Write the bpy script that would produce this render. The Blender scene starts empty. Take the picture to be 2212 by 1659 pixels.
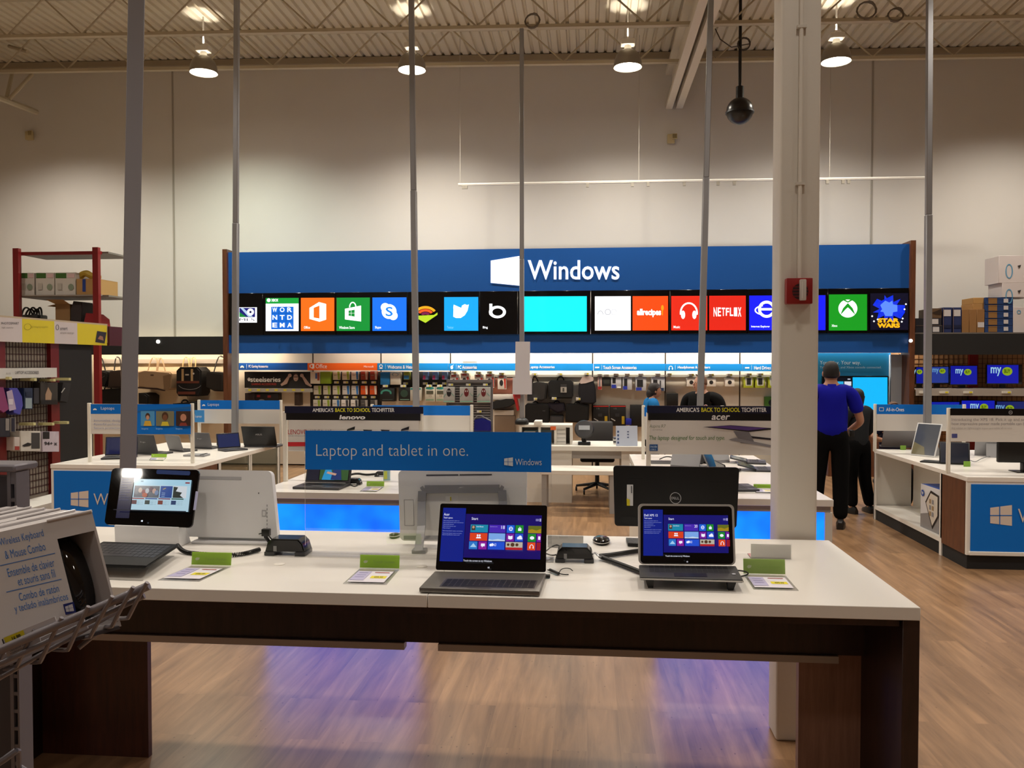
import bpy, bmesh, math, random
from mathutils import Vector, Matrix
random.seed(7)
C = bpy.context.scene.collection
sc = bpy.context.scene
PI = math.pi
R = math.radians
# ------------------------------------------------------------------ camera
F = 1800.0                       # focal length for a 2212 px wide frame
HC = 1.757                       # eye height
YAW, PITCH = R(5.2), math.atan(44.5 / F)
cam_d = bpy.data.cameras.new('camera')
cam_d.sensor_width = 36.0
cam_d.lens = F / 2212 * 36.0
cam_d.clip_end = 100
cam = bpy.data.objects.new('camera', cam_d)
C.objects.link(cam)
cam.location = (0, 0, HC)
cam.rotation_euler = (PI / 2 - PITCH, 0, YAW)
sc.camera = cam
# ------------------------------------------------------------------ colour management, world
vs = sc.view_settings
vs.view_transform = 'Standard'
vs.look = 'None'
vs.exposure = 0.0
vs.gamma = 1.0
vs.use_curve_mapping = False
w = bpy.data.worlds.new('world')
sc.world = w
w.use_nodes = True
w.node_tree.nodes['Background'].inputs[0].default_value = (0.02, 0.019, 0.017, 1)
w.node_tree.nodes['Background'].inputs[1].default_value = 1.0
WARM = (1.0, 0.915, 0.81)


def spot(name, loc, power, size=150, blend=0.9, rad=0.18, col=WARM):
    l = bpy.data.lights.new(name, 'SPOT')
    l.energy = power
    l.spot_size = R(size)
    l.spot_blend = blend
    l.shadow_soft_size = rad
    l.color = col
    o = bpy.data.objects.new(name, l)
    C.objects.link(o)
    o.location = loc
    return o


def area(name, loc, rot, sx, sy, power, col=WARM, spread=None):
    l = bpy.data.lights.new(name, 'AREA')
    l.shape = 'RECTANGLE'
    l.size, l.size_y = sx, sy
    l.energy = power
    l.color = col
    if spread:
        l.spread = R(spread)
    o = bpy.data.objects.new(name, l)
    C.objects.link(o)
    o.location = loc
    o.rotation_euler = rot
    return o


# rows of high-bay lamps over the part of the shop that is above and behind the camera
for yy, pw in ((8.7, 205), (5.2, 240), (2.0, 150), (-1.4, 60)):
    for xx in (-8.6, -5.4, -2.2, 1.0, 4.2, 7.4):
        spot('high_bay_light', (xx, yy, 6.05), pw, 125, 0.7)
        if yy > 4:                                   # what leaks upwards out of each bell
            spot('high_bay_glow', (xx, yy, 6.2), 56, 165, 1.0, .2).rotation_euler = (PI, 0, 0)
spot('high_bay_light', (-7.63, -3.95, 6.05), 80, 165, 0.3, .14)  # extra unseen lamp off the rows, added to put a glare on the tablet
for xx in (-9.0, 6.65):                              # the wall row goes on past both edges of the view
    spot('high_bay_beam', (xx, 12.3, 6.07), 440, 146, 1.0, .1)
# fluorescent tubes hidden behind the valances of the wall displays
for x0, x1, pw in ((-4.3, -3.0, 6), (-2.9, 5.0, 95)):
    area('valance_tube', ((x0 + x1) / 2, 13.52, 2.12), (R(28), 0, 0), x1 - x0, 0.06, pw, (1, .88, .70))
area('valance_tube', (-7.0, 13.6, 2.0), (R(28), 0, 0), 3.6, 0.06, 26, (1, .80, .58))
area('valance_tube', (8.3, 13.2, 2.0), (R(28), 0, 0), 3.2, 0.06, 20, (1, .72, .45))
# ------------------------------------------------------------------ pixel <-> place
_r = Vector((math.cos(YAW), math.sin(YAW), 0))
_f = Vector((-math.sin(YAW) * math.cos(PITCH), math.cos(YAW) * math.cos(PITCH), -math.sin(PITCH)))
_u = _r.cross(_f)
EYE = Vector((0, 0, HC))


def ray(px, py):
    return _f + _r * ((px - 1106) / F) + _u * ((829.5 - py) / F)


def P(px, py, Y=None, Z=None, X=None, D=None):
    d = ray(px, py)
    if Y is not None:
        t = Y / d.y
    elif Z is not None:
        t = (Z - HC) / d.z
    elif X is not None:
        t = X / d.x
    else:
        t = D
    return EYE + d * t


def Pp(px, py, p0, n):
    d = ray(px, py)
    return EYE + d * ((p0 - EYE).dot(n) / d.dot(n))


# ------------------------------------------------------------------ materials
def lin(h):
    h = h.lstrip('#')
    v = [int(h[i:i + 2], 16) / 255 for i in (0, 2, 4)]
    return tuple(c / 12.92 if c <= .04045 else ((c + .055) / 1.055) ** 2.4 for c in v) + (1,)


_mc = {}


def mat(hexc, rough=.5, metal=0.0, emit=0.0, spec=.5, bump=0.0, noise=0.0, scale=40, alpha=1.0):
    key = (hexc, rough, metal, emit, spec, bump, noise, scale, alpha)
    if key in _mc:
        return _mc[key]
    m = bpy.data.materials.new('m_' + hexc.strip('#') + ('_glow' if emit else ''))
    m.use_nodes = True
    nt = m.node_tree
    b = nt.nodes['Principled BSDF']
    c = lin(hexc)
    b.inputs['Base Color'].default_value = c
    b.inputs['Roughness'].default_value = rough
    b.inputs['Metallic'].default_value = metal
    b.inputs['Specular IOR Level'].default_value = spec
    b.inputs['Alpha'].default_value = alpha
    if emit:
        b.inputs['Emission Color'].default_value = c
        b.inputs['Emission Strength'].default_value = emit
        b.inputs['Base Color'].default_value = (0.01, 0.01, 0.01, 1)
        b.inputs['Roughness'].default_value = .12
    if noise or bump:
        tc = nt.nodes.new('ShaderNodeTexCoord')
        nz = nt.nodes.new('ShaderNodeTexNoise')
        nz.inputs['Scale'].default_value = scale
        nz.inputs['Detail'].default_value = 4
        nt.links.new(tc.outputs['Object'], nz.inputs['Vector'])
        if noise:
            mx = nt.nodes.new('ShaderNodeMix')
            mx.data_type = 'RGBA'
            mx.inputs['A'].default_value = tuple(v * (1 - noise) for v in c[:3]) + (1,)
            mx.inputs['B'].default_value = tuple(min(1, v * (1 + noise)) for v in c[:3]) + (1,)
            nt.links.new(nz.outputs['Fac'], mx.inputs['Factor'])
            nt.links.new(mx.outputs['Result'], b.inputs['Base Color'])
        if bump:
            bp = nt.nodes.new('ShaderNodeBump')
            bp.inputs['Strength'].default_value = bump
            bp.inputs['Distance'].default_value = .01
            nt.links.new(nz.outputs['Fac'], bp.inputs['Height'])
            nt.links.new(bp.outputs['Normal'], b.inputs['Normal'])
    _mc[key] = m
    return m


def glow(hexc, s=1.0):
    return mat(hexc, emit=s)


def glass(name='clear_acrylic', tint=(1, 1, 1, 1), a=.93):
    if name in _mc:
        return _mc[name]
    m = bpy.data.materials.new(name)
    m.use_nodes = True
    nt = m.node_tree
    nt.nodes.clear()
    out = nt.nodes.new('ShaderNodeOutputMaterial')
    tr = nt.nodes.new('ShaderNodeBsdfTransparent')
    tr.inputs[0].default_value = tint
    gl = nt.nodes.new('ShaderNodeBsdfGlossy')
    gl.inputs['Roughness'].default_value = .03
    fr = nt.nodes.new('ShaderNodeLayerWeight')
    fr.inputs['Blend'].default_value = .12
    mu = nt.nodes.new('ShaderNodeMath')
    mu.operation = 'MULTIPLY_ADD'
    mu.inputs[1].default_value = .6
    mu.inputs[2].default_value = 1 - a
    mx = nt.nodes.new('ShaderNodeMixShader')
    nt.links.new(fr.outputs['Fresnel'], mu.inputs[0])
    nt.links.new(mu.outputs[0], mx.inputs['Fac'])
    nt.links.new(tr.outputs[0], mx.inputs[1])
    nt.links.new(gl.outputs[0], mx.inputs[2])
    nt.links.new(mx.outputs[0], out.inputs['Surface'])
    _mc[name] = m
    return m


def wood(name, dark, light, axis=(1, 1, 1), scale=6.0, rough=.4):
    if name in _mc:
        return _mc[name]
    m = bpy.data.materials.new(name)
    m.use_nodes = True
    nt = m.node_tree
    b = nt.nodes['Principled BSDF']
    b.inputs['Roughness'].default_value = rough
    tc = nt.nodes.new('ShaderNodeTexCoord')
    mp = nt.nodes.new('ShaderNodeMapping')
    mp.inputs['Scale'].default_value = axis
    nz = nt.nodes.new('ShaderNodeTexNoise')
    nz.inputs['Scale'].default_value = scale
    nz.inputs['Detail'].default_value = 6
    nz.inputs['Roughness'].default_value = .65
    cr = nt.nodes.new('ShaderNodeValToRGB')
    cr.color_ramp.elements[0].position = .3
    cr.color_ramp.elements[1].position = .7
    cr.color_ramp.elements[0].color = lin(dark)
    cr.color_ramp.elements[1].color = lin(light)
    nt.links.new(tc.outputs['Object'], mp.inputs['Vector'])
    nt.links.new(mp.outputs[0], nz.inputs['Vector'])
    nt.links.new(nz.outputs['Fac'], cr.inputs['Fac'])
    nt.links.new(cr.outputs['Color'], b.inputs['Base Color'])
    _mc[name] = m
    return m


WHITE = mat('#e9e6df', .32)
WHITE2 = mat('#dfdcd4', .45)
CREAM = mat('#e2dccb', .5)
BLACK = mat('#0c0c0d', .45)
BLACKG = mat('#08080a', .12)
BLACKM = mat('#141415', .7)
CHAR = mat('#2b2b2d', .55)
GREY = mat('#8a8a8c', .5)
DGREY = mat('#4b4b4e', .5)
SILV = mat('#c4c2be', .35, .35)
POLEM = mat('#8f8f92', .45, .2)
BLUEP = mat('#0070d2', .5, spec=.3)
BLUED = mat('#0b4ea2', .5)
RED = mat('#7d0f12', .5)
BROWN = wood('walnut_laminate', '#4b2a17', '#70432a', (14, 14, 1.2), 3.0)
DKWOOD = wood('dark_laminate', '#22120d', '#38201a', (9, 9, 1.0), 4.0, .4)
CARD = mat('#b28a55', .75)
ACR = glass()


# ------------------------------------------------------------------ mesh builder
_tc = {}


def text_mesh(body, bold=0.0, shear=0.0):
    k = (body, bold, shear)
    if k in _tc:
        return _tc[k]
    cu = bpy.data.curves.new('t', 'FONT')
    cu.body = body
    cu.size = 1.0
    cu.offset = bold
    cu.shear = shear
    cu.resolution_u = 3
    cu.fill_mode = 'FRONT'
    o = bpy.data.objects.new('t', cu)
    C.objects.link(o)
    dg = bpy.context.evaluated_depsgraph_get()
    me = bpy.data.meshes.new_from_object(o.evaluated_get(dg))
    vs_ = [(v.co.x, v.co.y) for v in me.vertices]
    fs_ = [tuple(p.vertices) for p in me.polygons]
    bpy.data.objects.remove(o)
    bpy.data.curves.remove(cu)
    bpy.data.meshes.remove(me)
    xs = [v[0] for v in vs_] or [0, 1]
    ys = [v[1] for v in vs_] or [0, 1]
    _tc[k] = (vs_, fs_, min(xs), max(xs), min(ys), max(ys))
    return _tc[k]


class MB:
    def __init__(s, M=None):
        s.bm = bmesh.new()
        s.mats = []
        s.M = M or Matrix()

    def mi(s, m):
        if m not in s.mats:
            s.mats.append(m)
        return s.mats.index(m)

    def v(s, p):
        return s.bm.verts.new(s.M @ Vector(p))

    def face(s, pts, m):
        try:
            f = s.bm.faces.new([s.v(p) for p in pts])
            f.material_index = s.mi(m)
            return f
        except ValueError:
            return None

    def bx(s, x0, x1, y0, y1, z0, z1, m, bev=0.0, seg=2):
        c = [(x0, y0, z0), (x1, y0, z0), (x1, y1, z0), (x0, y1, z0), (x0, y0, z1), (x1, y0, z1), (x1, y1, z1), (x0, y1, z1)]
        return s.hexa(c, m, bev, seg)

    def hexa(s, c, m, bev=0.0, seg=2):
        vv = [s.v(p) for p in c]
        i = s.mi(m)
        fs = []
        for q in ((0, 3, 2, 1), (4, 5, 6, 7), (0, 1, 5, 4), (1, 2, 6, 5), (2, 3, 7, 6), (3, 0, 4, 7)):
            f = s.bm.faces.new([vv[k] for k in q])
            f.material_index = i
            fs.append(f)
        if bev:
            ed = list({e for f in fs for e in f.edges})
            bmesh.ops.bevel(s.bm, geom=ed, offset=bev, segments=seg, affect='EDGES', profile=.5, clamp_overlap=True)
        return s

    def slab(s, p, th, m, bev=0.0):
        """thick sheet: four corners p (front face, counter-clockwise) pushed back by th along its normal"""
        p = [Vector(q) for q in p]
        n = (p[1] - p[0]).cross(p[3] - p[0]).normalized()
        return s.hexa(p + [q - n * th for q in p], m, bev) if False else s.hexa([q - n * th for q in p] + p, m, bev)

    def cyl(s, a, b, r, m, r2=None, n=14, cap=True):
        a, b = Vector(a), Vector(b)
        r2 = r if r2 is None else r2
        d = (b - a).normalized()
        x = d.orthogonal().normalized()
        y = d.cross(x)
        i = s.mi(m)
        A = [s.v(a + (x * math.cos(2 * PI * k / n) + y * math.sin(2 * PI * k / n)) * r) for k in range(n)]
        B = [s.v(b + (x * math.cos(2 * PI * k / n) + y * math.sin(2 * PI * k / n)) * r2) for k in range(n)]
        for k in range(n):
            f = s.bm.faces.new((A[k], A[(k + 1) % n], B[(k + 1) % n], B[k]))
            f.material_index = i
        if cap:
            s.bm.faces.new(A[::-1]).material_index = i
            s.bm.faces.new(B).material_index = i
        return s

    def tube(s, pts, r, m, n=8, smooth=0):
        pts = [Vector(p) for p in pts]
        for _ in range(smooth):
            q = [pts[0]]
            for a, b in zip(pts, pts[1:]):
                q += [a * .75 + b * .25, a * .25 + b * .75]
            pts = q + [pts[-1]]
        i = s.mi(m)
        rr = r if isinstance(r, (list, tuple)) else None
        prev = None
        x = None
        for k, p in enumerate(pts):
            d = (pts[min(k + 1, len(pts) - 1)] - pts[max(k - 1, 0)])
            d = d.normalized() if d.length > 1e-9 else Vector((0, 0, 1))
            if x is None:
                x = d.orthogonal().normalized()
            x = (x - d * x.dot(d))
            x = x.normalized() if x.length > 1e-6 else d.orthogonal().normalized()
            y = d.cross(x)
            q = rr[min(k, len(rr) - 1)] if rr else r
            ring = [s.v(p + (x * math.cos(2 * PI * j / n) + y * math.sin(2 * PI * j / n)) * q) for j in range(n)]
            if prev:
                for j in range(n):
                    s.bm.faces.new((prev[j], prev[(j + 1) % n], ring[(j + 1) % n], ring[j])).material_index = i
            else:
                s.bm.faces.new(ring[::-1]).material_index = i
            prev = ring
        s.bm.faces.new(prev).material_index = i
        return s

    def loft(s, rings, m, cap=True):
        i = s.mi(m)
        prev = None
        for rg in rings:
            ring = [s.v(p) for p in rg]
            n = len(ring)
            if prev:
                for j in range(n):
                    s.bm.faces.new((prev[j], prev[(j + 1) % n], ring[(j + 1) % n], ring[j])).material_index = i
            elif cap:
                s.bm.faces.new(ring[::-1]).material_index = i
            prev = ring
        if cap:
            s.bm.faces.new(prev).material_index = i
        return s

    def lathe(s, prof, m, o=(0, 0, 0), n=24, ax=None, cap=True):
        o = Vector(o)
        d = Vector(ax).normalized() if ax else Vector((0, 0, 1))
        x = d.orthogonal().normalized() if ax else Vector((1, 0, 0))
        y = d.cross(x)
        return s.loft([[o + d * z + (x * math.cos(2 * PI * k / n) + y * math.sin(2 * PI * k / n)) * max(r, 1e-4) for k in range(n)] for r, z in prof], m, cap)

    def prism(s, pts, vec, m, bev=0.0):
        """flat polygon pts (3D) pushed along vec"""
        pts = [Vector(p) for p in pts]
        vec = Vector(vec)
        A = [s.v(p) for p in pts]
        B = [s.v(p + vec) for p in pts]
        i = s.mi(m)
        n = len(A)
        fs = [s.bm.faces.new(A[::-1]), s.bm.faces.new(B)]
        for k in range(n):
            fs.append(s.bm.faces.new((A[k], A[(k + 1) % n], B[(k + 1) % n], B[k])))
        for f in fs:
            f.material_index = i
        if bev:
            ed = list({e for f in fs[:2] for e in f.edges})
            bmesh.ops.bevel(s.bm, geom=ed, offset=bev, segments=2, affect='EDGES', clamp_overlap=True)
        return s

    def ball(s, c, r, m, n=14):
        c = Vector(c)
        rx, ry, rz = r if isinstance(r, (tuple, list)) else (r, r, r)
        h = n // 2
        return s.loft([[c + Vector((rx * math.sin(t) * math.cos(2 * PI * k / n), ry * math.sin(t) * math.sin(2 * PI * k / n), rz * -math.cos(t))) for k in range(n)]
                       for t in [max(.02, min(PI - .02, PI * q / h)) for q in range(h + 1)]], m)

    def build(s, name, parent=None, label=None, cat=None, group=None, kind=None, origin=None, smooth=True, ang=38):
        bmesh.ops.recalc_face_normals(s.bm, faces=s.bm.faces) if len(s.bm.faces) < 60000 else None
        if parent is not None:
            o0 = Vector(parent['_o'])
        elif origin is not None:
            o0 = Vector(origin)
        else:
            cs = [v.co for v in s.bm.verts]
            o0 = Vector(((min(c.x for c in cs) + max(c.x for c in cs)) / 2, (min(c.y for c in cs) + max(c.y for c in cs)) / 2, min(c.z for c in cs)))
        bmesh.ops.translate(s.bm, verts=s.bm.verts, vec=-o0)
        me = bpy.data.meshes.new(name)
        s.bm.to_mesh(me)
        s.bm.free()
        for m in s.mats:
            me.materials.append(m)
        if smooth:
            me.shade_smooth()
            me.set_sharp_from_angle(angle=R(ang))
        o = bpy.data.objects.new(name, me)
        C.objects.link(o)
        if parent is not None:
            o.parent = parent
        else:
            o.location = o0
        o['_o'] = tuple(o0)
        tag(o, label, cat, group, kind)
        return o


def tag(o, label=None, cat=None, group=None, kind=None):
    for k, v_ in (('label', label), ('category', cat), ('group', group), ('kind', kind)):
        if v_:
            o[k] = v_
    return o


def thing(name, label, cat, loc, group=None, kind=None):
    o = bpy.data.objects.new(name, None)
    o.empty_display_size = .05
    C.objects.link(o)
    o.location = loc
    o['_o'] = tuple(loc)
    return tag(o, label, cat, group, kind)


def dup(root, loc, label=None, group=None, rotz=None):
    r = root.copy()
    C.objects.link(r)
    r.location = loc
    if rotz is not None:
        r.rotation_euler = (0, 0, rotz)
    if label:
        r['label'] = label
    if group:
        r['group'] = group
    for ch in list(root.children):
        c = ch.copy()
        C.objects.link(c)
        c.parent = r
        for g in list(ch.children):
            d = g.copy()
            C.objects.link(d)
            d.parent = c
    return r


class Cv:
    """flat artwork on a surface; y runs down; every call lies one thin layer above the last"""

    def __init__(s, b, tl, tr, bl, eps=.0006, sx=1.0, sy=1.0):
        s.b, s.tl = b, Vector(tl)
        s.X, s.Y = (Vector(tr) - s.tl) / sx, (Vector(bl) - s.tl) / sy
        s.N = s.Y.cross(s.X).normalized()
        s.eps, s.k = eps, 1

    def pt(s, x, y):
        return s.tl + s.X * x + s.Y * y + s.N * (s.eps * s.k)

    def poly(s, pts, m, step=True):
        f = s.b.face([s.pt(*p) for p in pts], m)
        if f and len(pts) > 4:
            bmesh.ops.triangulate(s.b.bm, faces=[f])
        if step:
            s.k += 1
        return s

    def rect(s, x0, y0, x1, y1, m, step=True):
        return s.poly([(x0, y1), (x1, y1), (x1, y0), (x0, y0)], m, step)

    def circ(s, x, y, rx, ry, m, a0=0, a1=360, n=24, step=True):
        return s.poly([(x + rx * math.cos(R(a0 + (a1 - a0) * k / n)), y - ry * math.sin(R(a0 + (a1 - a0) * k / n))) for k in range(n + (0 if a1 - a0 == 360 else 1))], m, step)

    def arc(s, x, y, rx, ry, w, m, a0=0, a1=180, n=16, wy=None):
        wy = w if wy is None else wy
        o = [(x + rx * math.cos(R(a0 + (a1 - a0) * k / n)), y - ry * math.sin(R(a0 + (a1 - a0) * k / n))) for k in range(n + 1)]
        i = [(x + (rx - w) * math.cos(R(a0 + (a1 - a0) * k / n)), y - (ry - wy) * math.sin(R(a0 + (a1 - a0) * k / n))) for k in range(n + 1)]
        for k in range(n):
            s.poly([o[k], o[k + 1], i[k + 1], i[k]], m, False)
        s.k += 1
        return s

    def line(s, x0, y0, x1, y1, wd, m):
        dx, dy = x1 - x0, y1 - y0
        L = math.hypot(dx, dy) or 1
        nx, ny = -dy / L * wd / 2, dx / L * wd / 2
        return s.poly([(x0 + nx, y0 + ny), (x1 + nx, y1 + ny), (x1 - nx, y1 - ny), (x0 - nx, y0 - ny)], m)

    def text(s, body, x0, y0, x1, y1, m, bold=0.0, shear=0.0):
        vs_, fs_, a, b_, c, d = text_mesh(body, bold, shear)
        y0, y1 = min(y0, y1), max(y0, y1)
        w_, h_ = max(b_ - a, 1e-6), max(d - c, 1e-6)
        vv = [s.b.v(s.pt(x0 + (v_[0] - a) / w_ * (x1 - x0), y1 - (v_[1] - c) / h_ * (y1 - y0))) for v_ in vs_]
        i = s.b.mi(m)
        for f in fs_:
            try:
                s.b.bm.faces.new([vv[k] for k in f]).material_index = i
            except ValueError:
                pass
        s.k += 1
        return s

    def win(s, x0, y0, x1, y1, m, gap=None, gapm=None):
        """four-pane window mark seen in slight perspective"""
        h = (y1 - y0)
        s.poly([(x0, y1 - h * .13), (x1, y1), (x1, y0), (x0, y0 + h * .13)], m)
        if gapm:
            xm, ym, g = x0 + (x1 - x0) * .44, (y0 + y1) / 2, (x1 - x0) * .02
            s.rect(xm - g, y0, xm + g, y1, gapm, False)
            s.rect(x0, ym - g, x1, ym + g, gapm)
        return s


class PCv(Cv):
    """the same on an upright plane y = Y, addressed by where it is seen in the photograph"""

    def __init__(s, b, Y, eps=.002):
        s.b, s.Yp, s.eps, s.k = b, Y, eps, 1

    def pt(s, x, y):
        return P(x, y, Y=s.Yp - s.eps * s.k)


def pbox(b, x0, y0, x1, y1, Y, th, m, bev=0.0):
    """upright box whose front face, at depth Y, covers that rectangle of the view"""
    xm, ym = (x0 + x1) / 2, (y0 + y1) / 2
    b.bx(P(x0, ym, Y=Y).x, P(x1, ym, Y=Y).x, Y, Y + th, P(xm, y1, Y=Y).z, P(xm, y0, Y=Y).z, m, bev)
    return b


def boxat(x, y, z, sx, sy, sz):
    return (x - sx / 2, x + sx / 2, y - sy / 2, y + sy / 2, z, z + sz)


ORD = ['first', 'second', 'third', 'fourth', 'fifth', 'sixth', 'seventh', 'eighth', 'ninth', 'tenth', 'eleventh', 'twelfth']
# ================================================================== the room
YW = 14.2                                     # back wall
SLOPE = -0.017                                # the roof falls gently towards the right


def roofz(x):
    return 6.945 + SLOPE * x


def floor_mat():
    m = bpy.data.materials.new('oak_planks')
    m.use_nodes = True
    nt = m.node_tree
    N = nt.nodes.new
    L = nt.links.new
    b = nt.nodes['Principled BSDF']
    tc = N('ShaderNodeTexCoord')
    mp = N('ShaderNodeMapping')
    mp.inputs['Rotation'].default_value = (0, 0, PI / 2)
    br = N('ShaderNodeTexBrick')
    br.inputs['Scale'].default_value = 1
    br.inputs['Brick Width'].default_value = 1.25
    br.inputs['Row Height'].default_value = .155
    br.inputs['Mortar Size'].default_value = .0012
    br.inputs['Color1'].default_value = (0, 0, 0, 1)
    br.inputs['Color2'].default_value = (1, 1, 1, 1)
    br.inputs['Mortar'].default_value = (.35, .35, .35, 1)
    br.offset = .37
    L(tc.outputs['Object'], mp.inputs[0])
    L(mp.outputs[0], br.inputs['Vector'])
    sh = N('ShaderNodeVectorMath')
    sh.operation = 'MULTIPLY_ADD'
    sh.inputs[1].default_value = (7, 7, 7)
    L(br.outputs['Color'], sh.inputs[0])
    L(tc.outputs['Object'], sh.inputs[2])
    m2 = N('ShaderNodeMapping')
    m2.inputs['Scale'].default_value = (9, .75, 1)
    L(sh.outputs[0], m2.inputs[0])
    nz = N('ShaderNodeTexNoise')
    nz.inputs['Scale'].default_value = 1.5
    nz.inputs['Detail'].default_value = 8
    nz.inputs['Roughness'].default_value = .62
    nz.inputs['Distortion'].default_value = .6
    L(m2.outputs[0], nz.inputs['Vector'])
    cr = N('ShaderNodeValToRGB')
    e = cr.color_ramp.elements
    e[0].position, e[0].color = .25, lin('#74583f')
    e[1].position, e[1].color = .72, lin('#b08a65')
    L(nz.outputs['Fac'], cr.inputs['Fac'])
    mx = N('ShaderNodeMix')
    mx.data_type = 'RGBA'
    mx.blend_type = 'MULTIPLY'
    mx.inputs['Factor'].default_value = 1
    r2 = N('ShaderNodeValToRGB')
    r2.color_ramp.elements[0].color = (.78, .76, .74, 1)
    r2.color_ramp.elements[1].color = (1, 1, 1, 1)
    L(br.outputs['Color'], r2.inputs['Fac'])
    L(cr.outputs['Color'], mx.inputs['A'])
    L(r2.outputs['Color'], mx.inputs['B'])
    # knots
    vo = N('ShaderNodeTexVoronoi')
    m3 = N('ShaderNodeMapping')
    m3.inputs['Scale'].default_value = (3.2, 1.7, 1)
    L(sh.outputs[0], m3.inputs[0])
    L(m3.outputs[0], vo.inputs['Vector'])
    kr = N('ShaderNodeValToRGB')
    kr.color_ramp.elements[0].position, kr.color_ramp.elements[0].color = .02, (.42, .34, .28, 1)
    kr.color_ramp.elements[1].position, kr.color_ramp.elements[1].color = .085, (1, 1, 1, 1)
    L(vo.outputs['Distance'], kr.inputs['Fac'])
    m4 = N('ShaderNodeMix')
    m4.data_type = 'RGBA'
    m4.blend_type = 'MULTIPLY'
    m4.inputs['Factor'].default_value = 1
    L(mx.outputs['Result'], m4.inputs['A'])
    L(kr.outputs['Color'], m4.inputs['B'])
    L(m4.outputs['Result'], b.inputs['Base Color'])
    b.inputs['Roughness'].default_value = .3
    b.inputs['Specular IOR Level'].default_value = .55
    return m


WALLM = mat('#d5d1ca', .8, noise=.03, scale=2.0)
b = MB()
b.bx(-12, 12, -7, YW + .3, -.1, 0, floor_mat())
b.build('floor', kind='structure', smooth=False)
for nm, e in (('wall_back', (-12, 12, YW, YW + .3, 0, 7.6)), ('wall_left', (-12.3, -12, -7, YW + .3, 0, 7.6)),
              ('wall_right', (12, 12.3, -7, YW + .3, 0, 7.6)), ('wall_front', (-12, 12, -7.3, -7, 0, 7.6))):
    b = MB()
    b.bx(*e, WALLM)
    b.build(nm, kind='structure', smooth=False)
# tilt-up panel joints in the back wall
JM = mat('#a59f94', .9)
for n, (px, y0, y1) in enumerate(((375, 150, 727), (1883, 140, 560))):
    x = P(px, 400, Y=YW).x
    b = MB()
    b.bx(x - .014, x + .014, YW - .012, YW, 0, roofz(x) - .02, JM)
    b.build('trim_%d' % (n + 1), kind='structure', smooth=False)
# corrugated steel roof deck: flutes run towards the back wall
DECK = mat('#d6ccb6', .55, .1)
b = MB()
prof = []
x = -12.0
while x < 12:
    prof += [(x, 0), (x + .045, .042), (x + .105, .042), (x + .15 - .0, 0)] if False else [(x, .0), (x + .092, .0), (x + .108, .04), (x + .136, .04)]
    x += .152
prof.append((12, 0))
A = [(px_, -7, roofz(px_) + pz) for px_, pz in prof]
i = b.mi(DECK)
va = [b.v(p) for p in A]
vb = [b.v((p[0], YW + .02, p[2])) for p in A]
for k in range(len(va) - 1):
    b.bm.faces.new((va[k], va[k + 1], vb[k + 1], vb[k])).material_index = i
b.hexa([(-12, -7, roofz(-12) + .06), (12, -7, roofz(12) + .06), (12, YW + .02, roofz(12) + .06), (-12, YW + .02, roofz(-12) + .06),
        (-12, -7, roofz(-12) + .12), (12, -7, roofz(12) + .12), (12, YW + .02, roofz(12) + .12), (-12, YW + .02, roofz(-12) + .12)], DECK)
b.build('ceiling', kind='structure', smooth=False)
# ledger angle where the deck meets the wall
LEDG = mat('#9d9078', .6)
b = MB()
b.hexa([(-12, YW - .1, roofz(-12) - .11), (12, YW - .1, roofz(12) - .11), (12, YW, roofz(12) - .11), (-12, YW, roofz(-12) - .11),
        (-12, YW - .1, roofz(-12) - .01), (12, YW - .1, roofz(12) - .01), (12, YW, roofz(12) - .01), (-12, YW, roofz(-12) - .01)], LEDG)
b.build('trim_3', kind='structure', smooth=False)

# ------------------------------------------------------------------ open-web roof joists
JST = mat('#b9ad94', .55)


def joist(Y, label, x0=-11.9, x1=11.9):
    D = .6
    t = thing('roof_joist', label, 'roof joist', (0, Y, roofz(0) - D), 'open web roof joists')

    def bar(bb, y, dz, h, wd):
        bb.hexa([(x0, y - wd, roofz(x0) - dz - h), (x1, y - wd, roofz(x1) - dz - h), (x1, y + wd, roofz(x1) - dz - h), (x0, y + wd, roofz(x0) - dz - h),
                 (x0, y - wd, roofz(x0) - dz), (x1, y - wd, roofz(x1) - dz), (x1, y + wd, roofz(x1) - dz), (x0, y + wd, roofz(x0) - dz)], JST)
    q = MB()
    bar(q, Y, .004, .05, .045)
    q.build('top_chord', t)
    q = MB()
    bar(q, Y, D - .045, .045, .04)
    q.build('bottom_chord', t)
    q = MB()
    xx = x0
    s_ = 1.15
    while xx < x1 - .2:
        q.cyl((xx, Y, roofz(xx) - D + .03), (xx + s_ / 2, Y, roofz(xx) - .04), .013, JST, n=6)
        q.cyl((xx + s_ / 2, Y, roofz(xx) - .04), (xx + s_, Y, roofz(xx) - D + .03), .013, JST, n=6)
        xx += s_
    o = q.build('web', t)
    return t


for k, Y in enumerate((12.95, 11.55)):
    joist(Y, ('roof joist nearest the white back wall, behind the hanging lamps', 'roof joist one step out from the back wall, just in front of the lamps')[k])
for k, Y in enumerate((10.15, 8.75)):
    joist(Y, ('roof joist at the very top edge of the view', 'roof joist overhead, nearest to the counters')[k])

# the heavy girder that runs to the back wall
GIR = mat('#d3c9b6', .5)
b = MB()
gx = P(1456, 235, Y=YW).x
gz = P(1456, 235, Y=YW).z
for s_ in (-1, 1):
    b.bx(gx + s_ * .085 - .055, gx + s_ * .085 + .055, 4.0, YW, gz, gz + .07, GIR)
    b.bx(gx + s_ * .085 - .055, gx + s_ * .085 + .055, 4.0, YW, gz + .56, gz + .63, GIR)
    b.bx(gx + s_ * .035 - .006, gx + s_ * .035 + .006, 4.0, YW, gz + .07, gz + .56, GIR)
b.build('roof_girder', None, 'cream steel roof girder running overhead into the white back wall', 'girder', smooth=False)
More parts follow.
